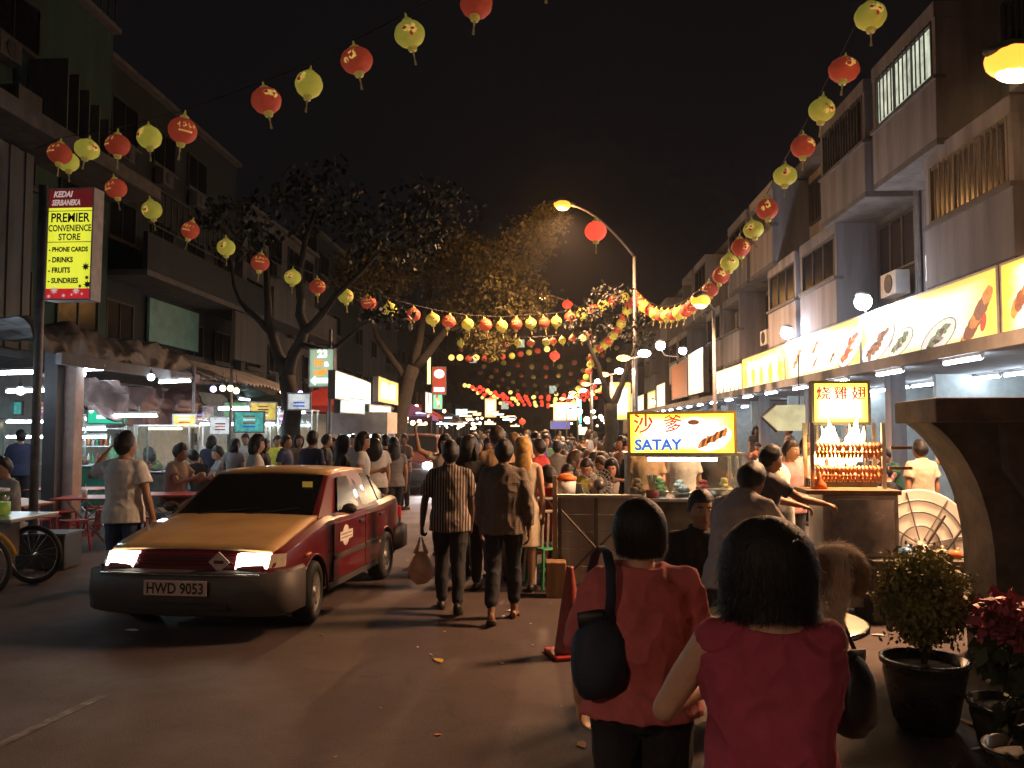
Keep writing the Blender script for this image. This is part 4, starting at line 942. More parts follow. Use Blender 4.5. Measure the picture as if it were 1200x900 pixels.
            MB().bb((sd * (w1 + .006), b - .22, .795), (sd * (w1 + .022), b - .06, .82)).build('door_handle', M_bump, dr)
            MB().bb((sd * (w1 + .006), a + .01, .50), (sd * (w1 + .014), (b if b < 3 else 2.82) - .01, .545)).build('rubbing_strip', M_bump, dr)
        MB().bb((sd * .80, 1.14, .235), (sd * .826, 2.80, .295)).build('sill_trim', M_bump, t)
        MB().tube([(sd * .828, .6 - .05, .66), (sd * .828, .68 - .05, .66)], .012, 6).build('side_repeater', M_amber, t)
        for (sy, st_) in ((WB0, .12 if taxi else 0), (WB1, 0)): wheel(t, sd * .745, sy, sd, st_)
        # arch lips
        for sy in (WB0, WB1):
            MB().tube([(sd * (sect(sy)[0] + .002), sy + .34 * math.cos(a), WR + .34 * math.sin(a)) for a in [R(x) for x in range(-4, 185, 12)]], .011, 6).build('arch_lip', bodym, t, True)
    # nose: bumper, grille, lamps
    def wrap_bumper(z0, z1, out, y_end, name, m, par, sgn=1, yb=0):
        pts = []
        for k in range(13):
            a = -math.pi / 2 + math.pi * k / 12; x = .775 * math.sin(a); 
            pts.append((math.copysign(min(.825, abs(x) * 1.09), x), yb + sgn * (y_end * (1 - math.cos(a) ** .35) - out)))
        vs = []; 
        for (x, y) in pts:
            nx = x * .05
            vs += [(x, y + sgn * .05, z1 - .004), (x + nx, y, z1 - .03), (x + nx * 1.15, y - sgn * .015, (z0 + z1) / 2), (x + nx, y, z0 + .03), (x * .96, y + sgn * .06, z0), (x * .9, y + sgn * .16, (z0 + z1) / 2)]
        n = 6; N = len(pts)
        fs = [(i * n + k, i * n + (k + 1) % n, (i + 1) * n + (k + 1) % n, (i + 1) * n + k) for i in range(N - 1) for k in range(n)] + [tuple(range(n)), tuple((N - 1) * n + k for k in range(n))]
        return MB().add(vs, fs).build(name, m, par, True)
    fb = wrap_bumper(.20, .600, .085, .5, 'front_bumper', M_bump, t)
    MB().tube([(x, -.092 + .012 * (abs(x) / .6) ** 3, .565) for x in [-.66 + .11 * k for k in range(13)]], .012, 6).build('bumper_moulding', M_chr, fb, True)
    MB().bb((-.42, -.112, .275), (.42, -.10, .325)).build('air_intake', M_rub, fb)
    rb = wrap_bumper(.27, .60, .05, .5, 'rear_bumper', M_bump, t, -1, 4.1)
    gr = MB().add([(-.42, .012, .60), (.42, .012, .60), (.42, .06, .715), (-.42, .06, .715), (-.42, .12, .60), (.42, .12, .60), (.42, .14, .715), (-.42, .14, .715)],
                  [(0, 1, 2, 3), (4, 7, 6, 5), (0, 4, 5, 1), (3, 2, 6, 7), (0, 3, 7, 4), (1, 5, 6, 2)]).build('grille', bodym, t)
    for k in range(4): MB().bb((-.40, .012 + .012 * k - .006, .615 + k * .024), (.40, .02 + .012 * k, .628 + k * .024)).build('grille_bar', M_red if taxi else M_bump, gr)
    for sd in (-1, 1):
        hl = MB().add([(sd * .43, -.002, .605), (sd * .685, .03, .610), (sd * .685, .085, .725), (sd * .43, .048, .725), (sd * .43, .14, .605), (sd * .685, .16, .610), (sd * .685, .18, .725), (sd * .43, .16, .725)],
                      [(0, 1, 2, 3), (4, 7, 6, 5), (0, 4, 5, 1), (3, 2, 6, 7), (0, 3, 7, 4), (1, 5, 6, 2)]).build('headlamp', lampm or M_lens, t)
        MB().add([(sd * .69, .032, .610), (sd * .785, .13, .615), (sd * .775, .18, .715), (sd * .69, .09, .722), (sd * .69, .22, .61), (sd * .76, .3, .615), (sd * .75, .3, .71), (sd * .69, .26, .72)],
                 [(0, 1, 2, 3), (4, 7, 6, 5), (0, 4, 5, 1), (3, 2, 6, 7), (0, 3, 7, 4), (1, 5, 6, 2)]).build('indicator', M_lensclr, hl)
        MB().bb((sd * .40, 4.075, .64), (sd * .73, 4.112, .80)).build('tail_lamp', M_taill, t, bevel=.008)
        MB().bb((sd * .72, 3.98, .655), (sd * .765, 4.06, .79)).build('tail_lamp', M_taill, t)
        if taxi: lamp('headlamp_glow', (sd * .56, -.12, .66), 8, (1.0, .86, .62), t, .07, 95, .8, (0, -1, -.22))
    if plate:
        pl_ = MB().bb((-.26, -.140, .395), (.26, -.128, .52)).build('number_plate', M_plate, t, bevel=.002)
        lettering(plate, .125, facing((0, -.1425, .452), (1, 0, 0), (0, 0, 1)), M_ink, pl_, bold=.003, sx=.80)
    if taxi:
        dm = MB().box((0, 0, 0), (.062, .004, .062), M=Matrix.Translation((.30, -.006, .662)) @ Matrix.Rotation(math.pi / 4, 4, 'Y') ).build('gas_badge', mat('badge_white', (.62, .50, .45), .5), t)
        MB().box((0, 0, 0), (.04, .003, .014), M=Matrix.Translation((.30, -.012, .662))).build('badge_band', M_red, dm)
        # door decal: disc with a white bar
        M_dec = mat('decal_white', (.66, .62, .58), .5, ns=9); w1 = sect(1.7)[0] + .008
        dc = MB().lathe([(.105, 0), (.105, .003)], 24, M=Matrix.Translation((w1, 1.62, .71)) @ Matrix.Rotation(math.pi / 2, 4, 'Y')).build('door_decal', M_dec, t)
        MB().bb((w1 + .003, 1.43, .665), (w1 + .006, 1.83, .755)).build('decal_band', mat('decal_cream', (.75, .70, .62), .5), dc)
        for zq in (.685, .72): MB().bb((w1 + .006, 1.47, zq), (w1 + .0075, 1.79, zq + .014)).build('decal_line', M_lensclr, dc)
        # wipers, sticker, dashboard
        for x0, x1 in ((-.45, .1), (.02, .5)): MB().tube([(x0, 1.13, .955), (x1, 1.24, 1.012)], .007, 5).build('wiper', M_rub, t)
        wsn = MB().bb((.40, 1.585, 1.19), (.50, 1.59, 1.255)).build('permit_sticker', mat('sticker_yellow', (.65, .42, .06), .6, es=.15, sample=False), t); wsn.rotation_euler = (0, 0, 0)
        MB().tube([(-.33, 1.9, .9), (-.33, 1.9, 1.0)], .1, 8).build('seat_back', M_rub, t)
    return t
fw, rw = G(359, 729), G(443, 679)
dirv = (rw - fw); rz = math.atan2(-dirv.x, dirv.y)
Mz = Matrix.Rotation(rz, 3, 'Z')
taxi_loc = fw - Mz @ Vector((.745 * 1.08, WB0, 0))
make_car(taxi_loc, rz, 'maroon taxi with yellow bonnet and roof and lit headlamps', M_yel_p, M_yel_p, M_red, 'HWD 9053').scale = (1.08, 1, 1)
M_red2 = mat('dull_red_car_paint', (.06, .016, .015), .4, ns=2, coat=.4)
c2 = GD(477, 24.0)
M_lens2 = emat('blue_white_headlamp', (.75, .9, 1.0), 30.0)
car2 = make_car(c2, R(-2), 'dull red car behind the taxi with one dazzling headlamp', M_red2, M_red2, M_red2, None, taxi=False, lampm=M_lensclr)
car2.scale = (1, 1, 1.22)
MB().sphere((.58, -.02, .665), (.13, .05, .085), 14, 8).build('dazzling_headlamp', M_lens2, car2, True)
lamp('headlamp_glow', (.58, -.12, .66), 160, (.8, .92, 1.0), car2, .07, 110, .7, (.05, -1, -.25))
# ================================================================ stalls, furniture and small things
def glass_mat(name, tint, a):
    m, n, b, out = _new(name); L = n.links.new
    tr = n.nodes.new('ShaderNodeBsdfTransparent'); tr.inputs[0].default_value = (*tint, 1)
    gl = n.nodes.new('ShaderNodeBsdfGlossy'); gl.inputs['Roughness'].default_value = .08
    df = n.nodes.new('ShaderNodeBsdfDiffuse'); df.inputs[0].default_value = (.5, .5, .5, 1)
    nz = n.nodes.new('ShaderNodeTexNoise'); nz.inputs['Scale'].default_value = 6
    tc = n.nodes.new('ShaderNodeTexCoord'); L(tc.outputs['Object'], nz.inputs['Vector'])
    r = n.nodes.new('ShaderNodeMapRange'); r.inputs[1].default_value = .4; r.inputs[2].default_value = .8; r.inputs[3].default_value = .02; r.inputs[4].default_value = .14; L(nz.outputs['Fac'], r.inputs[0])
    m1 = n.nodes.new('ShaderNodeMixShader'); L(r.outputs[0], m1.inputs[0]); L(tr.outputs[0], m1.inputs[1]); L(df.outputs[0], m1.inputs[2])
    m2 = n.nodes.new('ShaderNodeMixShader'); m2.inputs[0].default_value = a; L(m1.outputs[0], m2.inputs[1]); L(gl.outputs[0], m2.inputs[2]); L(m2.outputs[0], out.inputs[0])
    return m
M_glass = glass_mat('greasy_glass', (.9, .95, .93), .07)
M_steel = mat('stainless_steel', (.50, .49, .47), .32, .9, ns=5, na=.2)
M_steeld = mat('smoky_steel', (.11, .10, .09), .45, .6, ns=4, na=.45)
M_wood = mat('worn_wood', (.24, .14, .07), .75, ns=7, na=.4, streak=True, bump=.2)
M_ply = mat('grey_ply_sheet', (.42, .41, .41), .75, ns=4, na=.35, streak=True)
M_redp = mat('red_plastic', (.34, .02, .018), .45, ns=5, na=.2)
M_redt = mat('red_tabletop', (.36, .045, .035), .45, ns=5, na=.25)
M_whitep = mat('white_plastic', (.66, .65, .62), .45, ns=5, na=.15)
M_blk = mat('black_plastic', (.018, .018, .018), .5, ns=8, na=.3)
M_org = mat('orange_plastic', (.70, .16, .02), .5, ns=5)
M_grn = mat('green_plastic', (.05, .30, .12), .5, ns=5)
M_conc = mat('dark_weathered_concrete', (.17, .13, .115), .9, ns=3.5, na=.5, bump=.6, bs=18, two=(.09, .07, .06))
M_tarpA = mat('brown_tarpaulin', (.026, .020, .024), .6, ns=4, na=.45, bump=.3, bs=9)
M_tarpB = mat('grey_striped_awning', (.15, .15, .16), .65, ns=5, na=.4, streak=True)
M_tarpC = mat('reddish_tarpaulin', (.10, .055, .05), .65, ns=3, na=.4, bump=.3, bs=8)
M_tarpG = mat('green_tarpaulin', (.05, .10, .075), .65, ns=3, na=.4)
def sheet(fn, nu, nv, th=.006):
    """cloth surface with thickness from fn(u, v) -> (x, y, z)"""
    vs = [Vector(fn(i / nu, j / nv)) for i in range(nu + 1) for j in range(nv + 1)]; k = len(vs)
    vs += [v - Vector((0, 0, th)) for v in vs]; g = lambda i, j, o=0: o + i * (nv + 1) + j; fs = []
    for i in range(nu):
        for j in range(nv): fs += [(g(i, j), g(i, j + 1), g(i + 1, j + 1), g(i + 1, j)), (g(i, j, k), g(i + 1, j, k), g(i + 1, j + 1, k), g(i, j + 1, k))]
    for i in range(nu): fs += [(g(i, 0), g(i + 1, 0), g(i + 1, 0, k), g(i, 0, k)), (g(i, nv), g(i, nv, k), g(i + 1, nv, k), g(i + 1, nv))]
    for j in range(nv): fs += [(g(0, j), g(0, j, k), g(0, j + 1, k), g(0, j + 1)), (g(nu, j), g(nu, j + 1), g(nu, j + 1, k), g(nu, j, k))]
    return MB().add(vs, fs)
from mathutils import noise as NZ
def wr(x, y, z, a, f): return a * NZ.noise((x * f, y * f, z * f)) + a * .5 * NZ.noise((x * f * 2.3 + 7, y * f * 2.3, z * f * 2.3)) + a * .32 * (abs(NZ.noise((x * f * 5 + 3, y * f * 5, z * f * 5))) - .3)
AX = -7.8
def awn(y0, y1, amp, f, zt=3.75, zm=3.55, zb=3.0, back=-11.2):
    def fn(u, v):
        y = y0 + (y1 - y0) * u
        if v < .6: q = v / .6; x = back + (AX - .25 - back) * q; z = zt + (zm - zt) * q - .12 * math.sin(q * math.pi)
        else: q = (v - .6) / .4; x = AX - .25 + .25 * math.sin(q * 1.57); z = zm + (zb - zm) * q + .05 * math.sin(y * 5) * q
        d = wr(x, y, z, amp, f); return (x + d, y, z + d)
    return fn
o = sheet(awn(12.6, 18.7, .13, 1.4), 110, 50).build('tarpaulin', M_tarpA, None, True); tag(o, 'crumpled dark brown tarpaulin roof above the concrete pillar', 'tarpaulin')
def corr(u, v):
    y = 18.9 + 7.6 * u; x = -11.0 + (AX + 11.0) * v; z = 3.85 - .85 * v ** 1.6 + .03 * math.sin(y * 22) + wr(x, y, 0, .06, .8); return (x, y, z)
o = sheet(corr, 220, 12).build('awning', M_tarpB, None, True); tag(o, 'grey striped sagging awning past the brown tarpaulin', 'awning')
def tc_(u, v):
    y = 14.6 + 6.5 * u; z = 2.85 - .5 * v - .35 * math.sin(u * math.pi) * (.3 + v) + wr(0, y, v * 2, .12, 1.3); return (-8.7 + .35 * wr(y, v, 3, 1, .9) + .2 * v, y, z)
o = sheet(tc_, 90, 24).build('tarpaulin', M_tarpC, None, True); tag(o, 'reddish brown cloth sagging under the tarpaulin roof', 'tarpaulin')
def tg_(u, v): y = 22.5 + 4 * u; return (-8.0 - 1.4 * v + wr(y, v, 0, .1, 1), y, 3.15 - .75 * (u * .8 + .2) * (1 - abs(2 * v - 1) * .3) + wr(0, y, v, .1, 1.2))
o = sheet(tg_, 24, 10).build('tarpaulin', M_tarpG, None, True); tag(o, 'dull green tarpaulin corner hanging by the thin steel post', 'tarpaulin')
bmx = MB().bb((0, 0, -.09), (.1, 5.4, .09)).build('roof_beam', M_slab, None, loc=(AX + .02, 13.2, 2.93)); tag(bmx, 'long white beam under the edge of the brown tarpaulin', 'beam')
o = MB().bb((-.15, -.15, 0), (.15, .15, 2.9)).build('pillar', mat('pink_concrete_pillar', (.42, .31, .27), .85, ns=4, na=.25), None, bevel=.02, loc=GD(82, 14.6, .12)); tag(o, 'square pinkish concrete pillar under the brown tarpaulin', 'pillar')
o = MB().bb((-.11, -.11, 0), (.11, .11, 3.3)).build('pillar', mat('dark_steel_pillar', (.05, .05, .055), .6, ns=4), None, loc=GD(62, 14.3, .12)); tag(o, 'dark steel column beside the pinkish pillar', 'pillar')
for px, d, h, lb in ((270, 20, 3.2, 'thin steel post under the striped awning'), (226, 18.5, 3.1, 'thin steel post between the two roofs'), (330, 23, 3.0, 'thin steel post near the dark tree')):
    o = MB().tube([(0, 0, 0), (0, 0, h)], .035, 8).build('post', M_pole, None, True, loc=GD(px, d, .12)); tag(o, lb, 'post')
# tubes and bulbs of the left side
tl = 'fluorescent tube hung in the food court under the tarpaulins'; gl_ = 'tubes in the left food court'
for (px, py, d, rz, L) in ((31, 458, 14.5, 1.2, 1.0), (92, 433, 15, 1.3, 1.1), (8, 437, 13, 1.3, 1.2), (158, 487, 16.5, 1.2, 1.2), (104, 503, 18.5, 1.57, .8), (205, 447, 17.5, 1.0, 1.1), (136, 432, 17, .6, .6), (102, 512, 18.2, 1.57, .9), (262, 497, 20.5, 1.5, 1.2), (300, 497, 21, 1.5, 1.0), (30, 512, 17, 1.4, .9)):
    tube_lamp(P(px, py, d), rz, tl, gl_, L)
for k in range(2): tube_lamp((-8.9, 5.2 + 3.6 * k, 2.85), 0, tl, gl_, 1.2)  # two more tubes added out of view to brighten the man in white
rq = random.Random(21)
for k in range(34):
    px = rq.uniform(470, 605); d = rq.uniform(30, 62); p = P(px, rq.uniform(481, 500), d); tube_lamp(p, rq.choice((1.57, 1.3, .2)), 'short bright tube over the far stalls beyond the dull red car', 'tubes beyond the dull red car', rq.uniform(.3, .7), emat('cool_far_tube', (.62, .82, 1.0), 3.5) if k % 3 == 0 else emat('warm_far_tube', (1.0, .62, .28), 3.5))
for k in range(26):
    y = 24 + k * 2.6; tube_lamp((-8.6 + random.uniform(-.6, .9), y, 2.75 + random.uniform(-.25, .2)), random.choice((0, 0, 1.57, .3)), 'small bright tube in the stalls beyond the striped awning', 'far left tubes', .9, emat('left_far_tube', (.70, .88, 1.0), 8.0))
M_bulb = emat('warm_bulb', (1.0, .70, .35), 7.0); M_bulbv = emat('violet_bulb', (.45, .25, 1.0), 9.0); M_bulbc = emat('cool_bulb', (.75, .9, 1.0), 7.0)
def bulb(p, m, r, label, group):
    t = empty('hanging_bulb', p, 0, label, 'lamp', group); MB().sphere((0, 0, 0), r, 10, 7).build('glass', m, t, True)
    MB().tube([(0, 0, r * .8), (0, 0, r + .06)], r * .45, 6).build('holder', M_blk, t); MB().tube([(0, 0, r + .05), (0, 0, r + .3)], .006, 4).build('flex', M_blk, t)
for (px, py, d, m) in ((250, 456, 19, M_bulbv), (261, 455, 19, M_bulb), (270, 455, 19.3, M_bulb), (277, 458, 19.6, M_bulb), (345, 460, 22, M_bulbv), (352, 461, 22.3, M_bulbv), (331, 459, 22, M_bulb), (338, 476, 22, M_bulbc), (348, 476, 22.2, M_bulbc), (96, 438, 15.5, M_bulbc), (24, 458, 14, M_bulbc), (177, 442, 16.5, M_bulbc), (289, 498, 20.6, M_bulbv), (414, 506, 24, M_bulbc)):
    bulb(P(px, py, d), m, .07, 'small glowing bulb strung under the striped awning', 'bulbs under the left awnings')
rb_ = random.Random(3)
for k in range(80):
    left = rb_.random() < .62; y = rb_.uniform(34, 95); x = rb_.uniform(-9.5, -5.5) if left else rb_.uniform(.8, 5.6)
    bulb((x, y, rb_.uniform(2.0, 3.2)), rb_.choice((M_bulb, M_bulb, M_bulbc)), rb_.uniform(.09, .15), 'tiny bright bulb among the far stalls', 'bulbs among the far stalls')

def cart(loc, rz, w, dp, zc, zt, label, base, foods, roof=None, name='food_cart', cat='food cart', lampm=None, group=None, sides=True):
    """glass fronted hawker cart: base cabinet, counter, posts, panes, shelf, trays"""
    t = empty(name, loc, rz, label, cat, group)
    MB().bb((-w / 2 + .03, -dp / 2 + .03, .12), (w / 2 - .03, dp / 2 - .03, zc - .04)).build('cabinet', base, t, bevel=.008)
    nb_ = max(2, int(w / .4))
    for k in range(nb_): MB().bb((-w / 2 + .05 + k * (w - .1) / nb_, -dp / 2 + .02, .16), (-w / 2 + .03 + (k + 1) * (w - .1) / nb_, -dp / 2 + .028, zc - .08)).build('cabinet_panel', base, t)
    MB().bb((-w / 2, -dp / 2, zc - .038), (w / 2, dp / 2, zc)).build('counter', M_steel, t, bevel=.006)
    for sx in (-1, 1):
        for sy in (-1, 1):
            MB().bb((sx * (w / 2 - .03) - .018, sy * (dp / 2 - .03) - .018, zc + .001), (sx * (w / 2 - .03) + .018, sy * (dp / 2 - .03) + .018, zt)).build('corner_post', M_steel, t)
            MB().tube([(sx * (w / 2 - .08), sy * (dp / 2 - .08), 0), (sx * (w / 2 - .08), sy * (dp / 2 - .08), .12)], .03, 8).build('foot', M_blk, t)
    MB().bb((-w / 2 + .05, -dp / 2 + .028, zc + .02), (w / 2 - .05, -dp / 2 + .034, zt - .02)).build('glass_pane', M_glass, t)
    if sides:
        for sx in (-1, 1): MB().bb((sx * (w / 2 - .033) - .003, -dp / 2 + .055, zc + .02), (sx * (w / 2 - .033) + .003, dp / 2 - .055, zt - .02)).build('glass_pane', M_glass, t)
    MB().bb((-w / 2 - .02, -dp / 2 - .02, zt + .001), (w / 2 + .02, dp / 2 + .02, zt + .035)).build('roof', roof or M_steel, t)
    if lampm:
        MB().tube([(-w * .3, -dp * .25, zt - .045), (w * .3, -dp * .25, zt - .045)], .02, 8).build('tube', lampm, t, True)
        MB().bb((-w * .32, -dp * .25 - .03, zt - .02), (w * .32, -dp * .25 + .03, zt - .001)).build('batten', M_white, t)
    rd = random.Random(int(w * 100 + loc[0] * 10))
    for k in range(foods):
        x = -w / 2 + .15 + (w - .3) * k / max(1, foods - 1)
        tr = MB().lathe([(.08, 0), (.115, .05), (.12, .055), (.105, .05), (.075, .012)], 14, c=(x, rd.uniform(-.1, .1), zc)).build('food_tray', M_steel, t, True)
        pile = MB(); 
        for q in range(14):
            a = rd.uniform(0, 6.3); r = rd.uniform(0, .10); pile.sphere((x + r * math.cos(a), r * math.sin(a), zc + .05 + (.12 - r) * rd.uniform(.2, 1.2)), (.045, .036, .03), 6, 4)
        pile.build('food', FOODM[k % len(FOODM)], tr, True)
    return t
FOODM = [mat('food_' + k, c, .5, ns=18, na=.4) for k, c in dict(satay=(.32, .13, .03), greens=(.16, .30, .05), rice=(.62, .58, .48), chilli=(.45, .04, .02), noodles=(.55, .38, .12)).items()]
# left stalls
t = cart(GD(122, 18, .12), R(8), 1.05, .7, .95, 1.95, 'green fronted drinks stall with lit glass case', mat('green_stall_front', (.015, .12, .075), .5, ns=4), 3, lampm=TUBE)
sg = sign_box(facing(GD(125, 17.4, 2.12), (1, .1, 0), (0, 0, 1)), .8, .42, .08, emat('green_sign_face', (.02, .42, .24), .8), 'bright green sign with pale lines over the drinks stall')
for k in range(2): flat(sg, [(-.2, .04 - k * .13), (.32, .04 - k * .13), (.32, .11 - k * .13), (-.2, .11 - k * .13)], MWt, .016)
flat(sg, ell(-.31, .08, .05, .06), MWt, .016)
shelf = empty('drinks_shelf', GD(118, 19.4, .12), .1, 'shelf of coloured bottles behind the drinks stall', 'shelf')
for z in (.9, 1.3, 1.7): MB().bb((-.6, -.15, z), (.6, .15, z + .025)).build('shelf_board', M_white, shelf)
for s_ in (-1, 1): MB().bb((s_ * .62 - .015, -.15, 0), (s_ * .62 + .015, .15, 1.9)).build('upright', M_white, shelf)
for z in (.925, 1.325):
    for k in range(12): bo = MB().lathe([(.03, 0), (.033, .14), (.012, .2), (.012, .24)], 8, c=(-.53 + k * .096, -.03, z)).build('bottle', (M_org, M_redp, M_grn, M_whitep)[(k * 7 + int(z * 3)) % 4], shelf, True)
cart(GD(197, 17.6, .12), R(6), 1.1, .7, .85, 1.75, 'glass snack case glowing yellow beside the drinks stall', M_steeld, 5, lampm=emat('warm_case_tube', (1.0, .75, .35), 8.0))
cart(GD(283, 21.5, .12), R(4), 1.7, .9, .95, 2.25, 'wide white framed glass stall under the striped awning', M_white, 6, lampm=TUBE)
cart(GD(342, 23.5, .12), R(4), 1.3, .8, .95, 2.2, 'white framed juice stall with cool lamps by the dark tree', M_white, 4, lampm=TUBE)
cart(GD(40, 18.5, .12), R(10), 1.6, .8, .95, 1.9, 'pale noodle stall behind the pillar with blue lamp', M_steel, 5, lampm=TUBE)
kq = empty('kiosk', GD(425, 24, 0), R(-3), 'boxy grey kiosk with flat top behind the taxi', 'kiosk')
MB().bb((-.85, -.6, 1.7), (.85, .6, 2.3)).build('canopy_box', mat('grey_kiosk_box', (.34, .30, .26), .7, ns=3), kq, bevel=.01)
for sx in (-1, 1): MB().bb((sx * .8 - .04, -.55, 0), (sx * .8 + .04, -.47, 1.699)).build('leg', M_steel, kq)
MB().bb((-.85, -.5, .8), (.85, .5, .86)).build('counter', M_steel, kq); MB().bb((-.8, .5, 0), (.8, .56, 1.699)).build('back_panel', M_ply, kq)
MB().tube([(-.5, -.3, 1.64), (.5, -.3, 1.64)], .02, 8).build('tube', TUBE, kq)
# far stalls with parasols/canopies on the left
rs_ = random.Random(9); M_canv = [mat('canvas_' + k, c, .7, ns=3, na=.3) for k, c in dict(red=(.28, .03, .03), blue=(.05, .07, .2), grey=(.2, .2, .2), purple=(.14, .06, .22)).items()]
for k in range(12):
    y = 29 + k * 5.2; x = -7.6 + rs_.uniform(-.5, .6)
    t = empty('canopy_stall', (x, y, 0), 0, 'square canopy stall with ' + ('red', 'blue', 'grey', 'purple')[k % 4] + ' cloth beyond the striped awning', 'stall', 'canopy stalls down the left side')
    z = 2.6 + rs_.uniform(-.1, .2)
    MB().add([(-1.3, -1.3, z), (1.3, -1.3, z), (1.3, 1.3, z), (-1.3, 1.3, z), (0, 0, z + .7), (-1.3, -1.3, z - .22), (1.3, -1.3, z - .22), (1.3, 1.3, z - .22), (-1.3, 1.3, z - .22), (0, 0, z + .66)],
             [(0, 1, 4), (1, 2, 4), (2, 3, 4), (3, 0, 4), (0, 5, 6, 1), (1, 6, 7, 2), (2, 7, 8, 3), (3, 8, 5, 0), (5, 9, 6), (6, 9, 7), (7, 9, 8), (8, 9, 5)]).build('canopy', M_canv[k % 4], t)
    for sx in (-1, 1):
        for sy in (-1, 1): MB().tube([(sx * 1.25, sy * 1.25, 0), (sx * 1.25, sy * 1.25, z - .1)], .025, 6).build('pole', M_pole, t)
    MB().bb((-1.1, -1.0, 0), (1.1, -.4, .9)).build('counter', M_canv[(k + 1) % 4] if k % 3 else M_white, t)

rm_ = random.Random(33)
for k in range(14):
    d = rm_.uniform(17, 24); px = (8, 20, 52, 108, 150, 172, 216, 236, 258, 276, 292, 308, 326, 350)[k]; cn_ = ('teal', 'yellow', 'pink', 'white', 'green')[k % 5]
    cc = dict(teal=(.1, .5, .45), yellow=(.8, .6, .12), pink=(.7, .3, .3), white=(.75, .8, .8), green=(.15, .45, .15))[cn_]
    mb_ = sign_box(facing(GD(px, d, rm_.uniform(1.9, 2.6)), (1, .12, 0), (0, 0, 1)), rm_.uniform(.35, .8), rm_.uniform(.3, .5), .05, emat('menu_' + cn_, cc, .32, sample=False, na=.4, ns=9), cn_ + ' menu board hung over the stalls facing the food signs', group='menu boards in ' + cn_, name='menu_board')
    for q in range(4): flat(mb_, [(-.12, .10 - q * .07), (.12, .10 - q * .07), (.12, .13 - q * .07), (-.12, .13 - q * .07)], PR[rm_.choice(('dark', 'red', 'white', 'brown', 'blue'))], .016, 'printed_line')
# ---------------------------------------------------------------- furniture
def folding_table(loc, rz, w, dp, top, label, group=None, z=.74):
    t = empty('folding_table', loc, rz, label, 'table', group)
    MB().bb((-w / 2, -dp / 2, z - .03), (w / 2, dp / 2, z)).build('tabletop', top, t, bevel=.008)
    for sy in (-1, 1):
        for sx in (-1, 1):
            MB().tube([(sx * w * .38, sy * dp * .4, .0), (-sx * w * .30, sy * dp * .4, z - .03)], .015, 6).build('leg', M_alu, t)
    for x in (-.38, .38): MB().tube([(w * x, -dp * .4, .03), (w * x, dp * .4, .03)], .012, 6).build('brace', M_alu, t)
    return t
folding_table(GD(112, 13.6, .0), .1, 1.0, .8, M_redt, 'red topped folding table with crossed pale legs beside the pinkish pillar')
folding_table(GD(85, 15.6, .0), .05, 1.3, .8, M_redt, 'long red table behind the crossed leg table')
folding_table(GD(205, 14.3, .0), .1, 1.3, .8, M_redt, 'red topped folding table where the man in brown sits')
folding_table(GD(8, 12.2, .0), .1, 1.0, .9, M_redt, 'red table at the seated man in grey')
ct = sheet(lambda u, v: (-.35 + .7 * u, -.38 + .76 * v, .752 + .10 * max(0, .6 - abs(u - .4))), 8, 8).build('cloth', M_whitep, None, True, loc=GD(16, 12.1)); tag(ct, 'white cloth heaped on the red table', 'cloth')
cp = MB().lathe([(.035, 0), (.045, .12), (.042, .12), (.033, .006)], 12).build('cup', M_whitep, None, True, loc=GD(101, 13.5, .742)); tag(cp, 'white cup with straw on the red table', 'cup'); MB().tube([(0, 0, .02), (.02, 0, .2)], .004, 5).build('straw', M_whitep, cp)
def stool(loc, rz, m, label, group):
    t = empty('plastic_stool', loc, rz, label, 'stool', group)
    MB().bb((-.15, -.15, .42), (.15, .15, .45)).build('seat', m, t, bevel=.012)
    for sx in (-1, 1):
        for sy in (-1, 1): MB().tube([(sx * .17, sy * .17, 0), (sx * .13, sy * .13, .42)], [.022, .018], 6).build('leg', m, t)
    for s_ in (-1, 1): MB().bb((-.15, s_ * .155 - .01, .2), (.15, s_ * .155 + .01, .235)).build('stretcher', m, t)
    return t
for px, d in ((60, 13.4), (78, 14.3), (45, 13.0), (130, 14.6), (165, 13.4), (90, 12.9), (118, 15.2), (152, 15.5), (240, 15.0), (55, 15.0)): stool(GD(px, d), random.uniform(0, 1.5), M_redp, 'red plastic stool around the red folding tables', 'red stools at the left tables')
# hand cart with spoked wheel
hc = empty('hand_cart', GD(-28, 9.6), R(0), 'hawker hand cart with a big spoked wheel and pale top', 'cart')
MB().bb((-.55, -.45, .80), (.72, .45, .84)).build('top', M_steel, hc, bevel=.006)
MB().bb((-.5, -.38, .34), (.30, .38, .799)).build('cabinet', M_steeld, hc)
def spoke_wheel(par, x, y, r):
    w_ = empty('wheel', (x, y, r)); w_.parent = par; M = Matrix.Rotation(math.pi / 2, 4, 'X')
    MB().tube([(r * .93 * math.cos(a), 0, r * .93 * math.sin(a)) for a in [2 * math.pi * k / 36 for k in range(37)]], .026, 8, cap=False).build('tyre', M_rub, w_, True)
    MB().tube([(r * .84 * math.cos(a), 0, r * .84 * math.sin(a)) for a in [2 * math.pi * k / 36 for k in range(37)]], .012, 6, cap=False).build('rim', M_chr, w_, True)
    for k in range(20):
        a = 2 * math.pi * k / 20; MB().tube([(.02 * math.cos(a + 1), (.02 if k % 2 else -.02), .02 * math.sin(a + 1)), (r * .84 * math.cos(a), 0, r * .84 * math.sin(a))], .003, 4).build('spoke', M_chr, w_)
    MB().lathe([(.025, -.04), (.025, .04)], 10, M=M).build('hub', M_chr, w_, True); return w_
spoke_wheel(hc, .42, -.47, .34); spoke_wheel(hc, .42, .47, .34)
MB().tube([(.42 + .39 * math.cos(a), -.47, .34 + .39 * math.sin(a)) for a in [R(x) for x in range(20, 190, 10)]], .03, 8, ry=.012).build('mudguard', mat('yellow_mudguard', (.55, .32, .04), .5), hc, True)
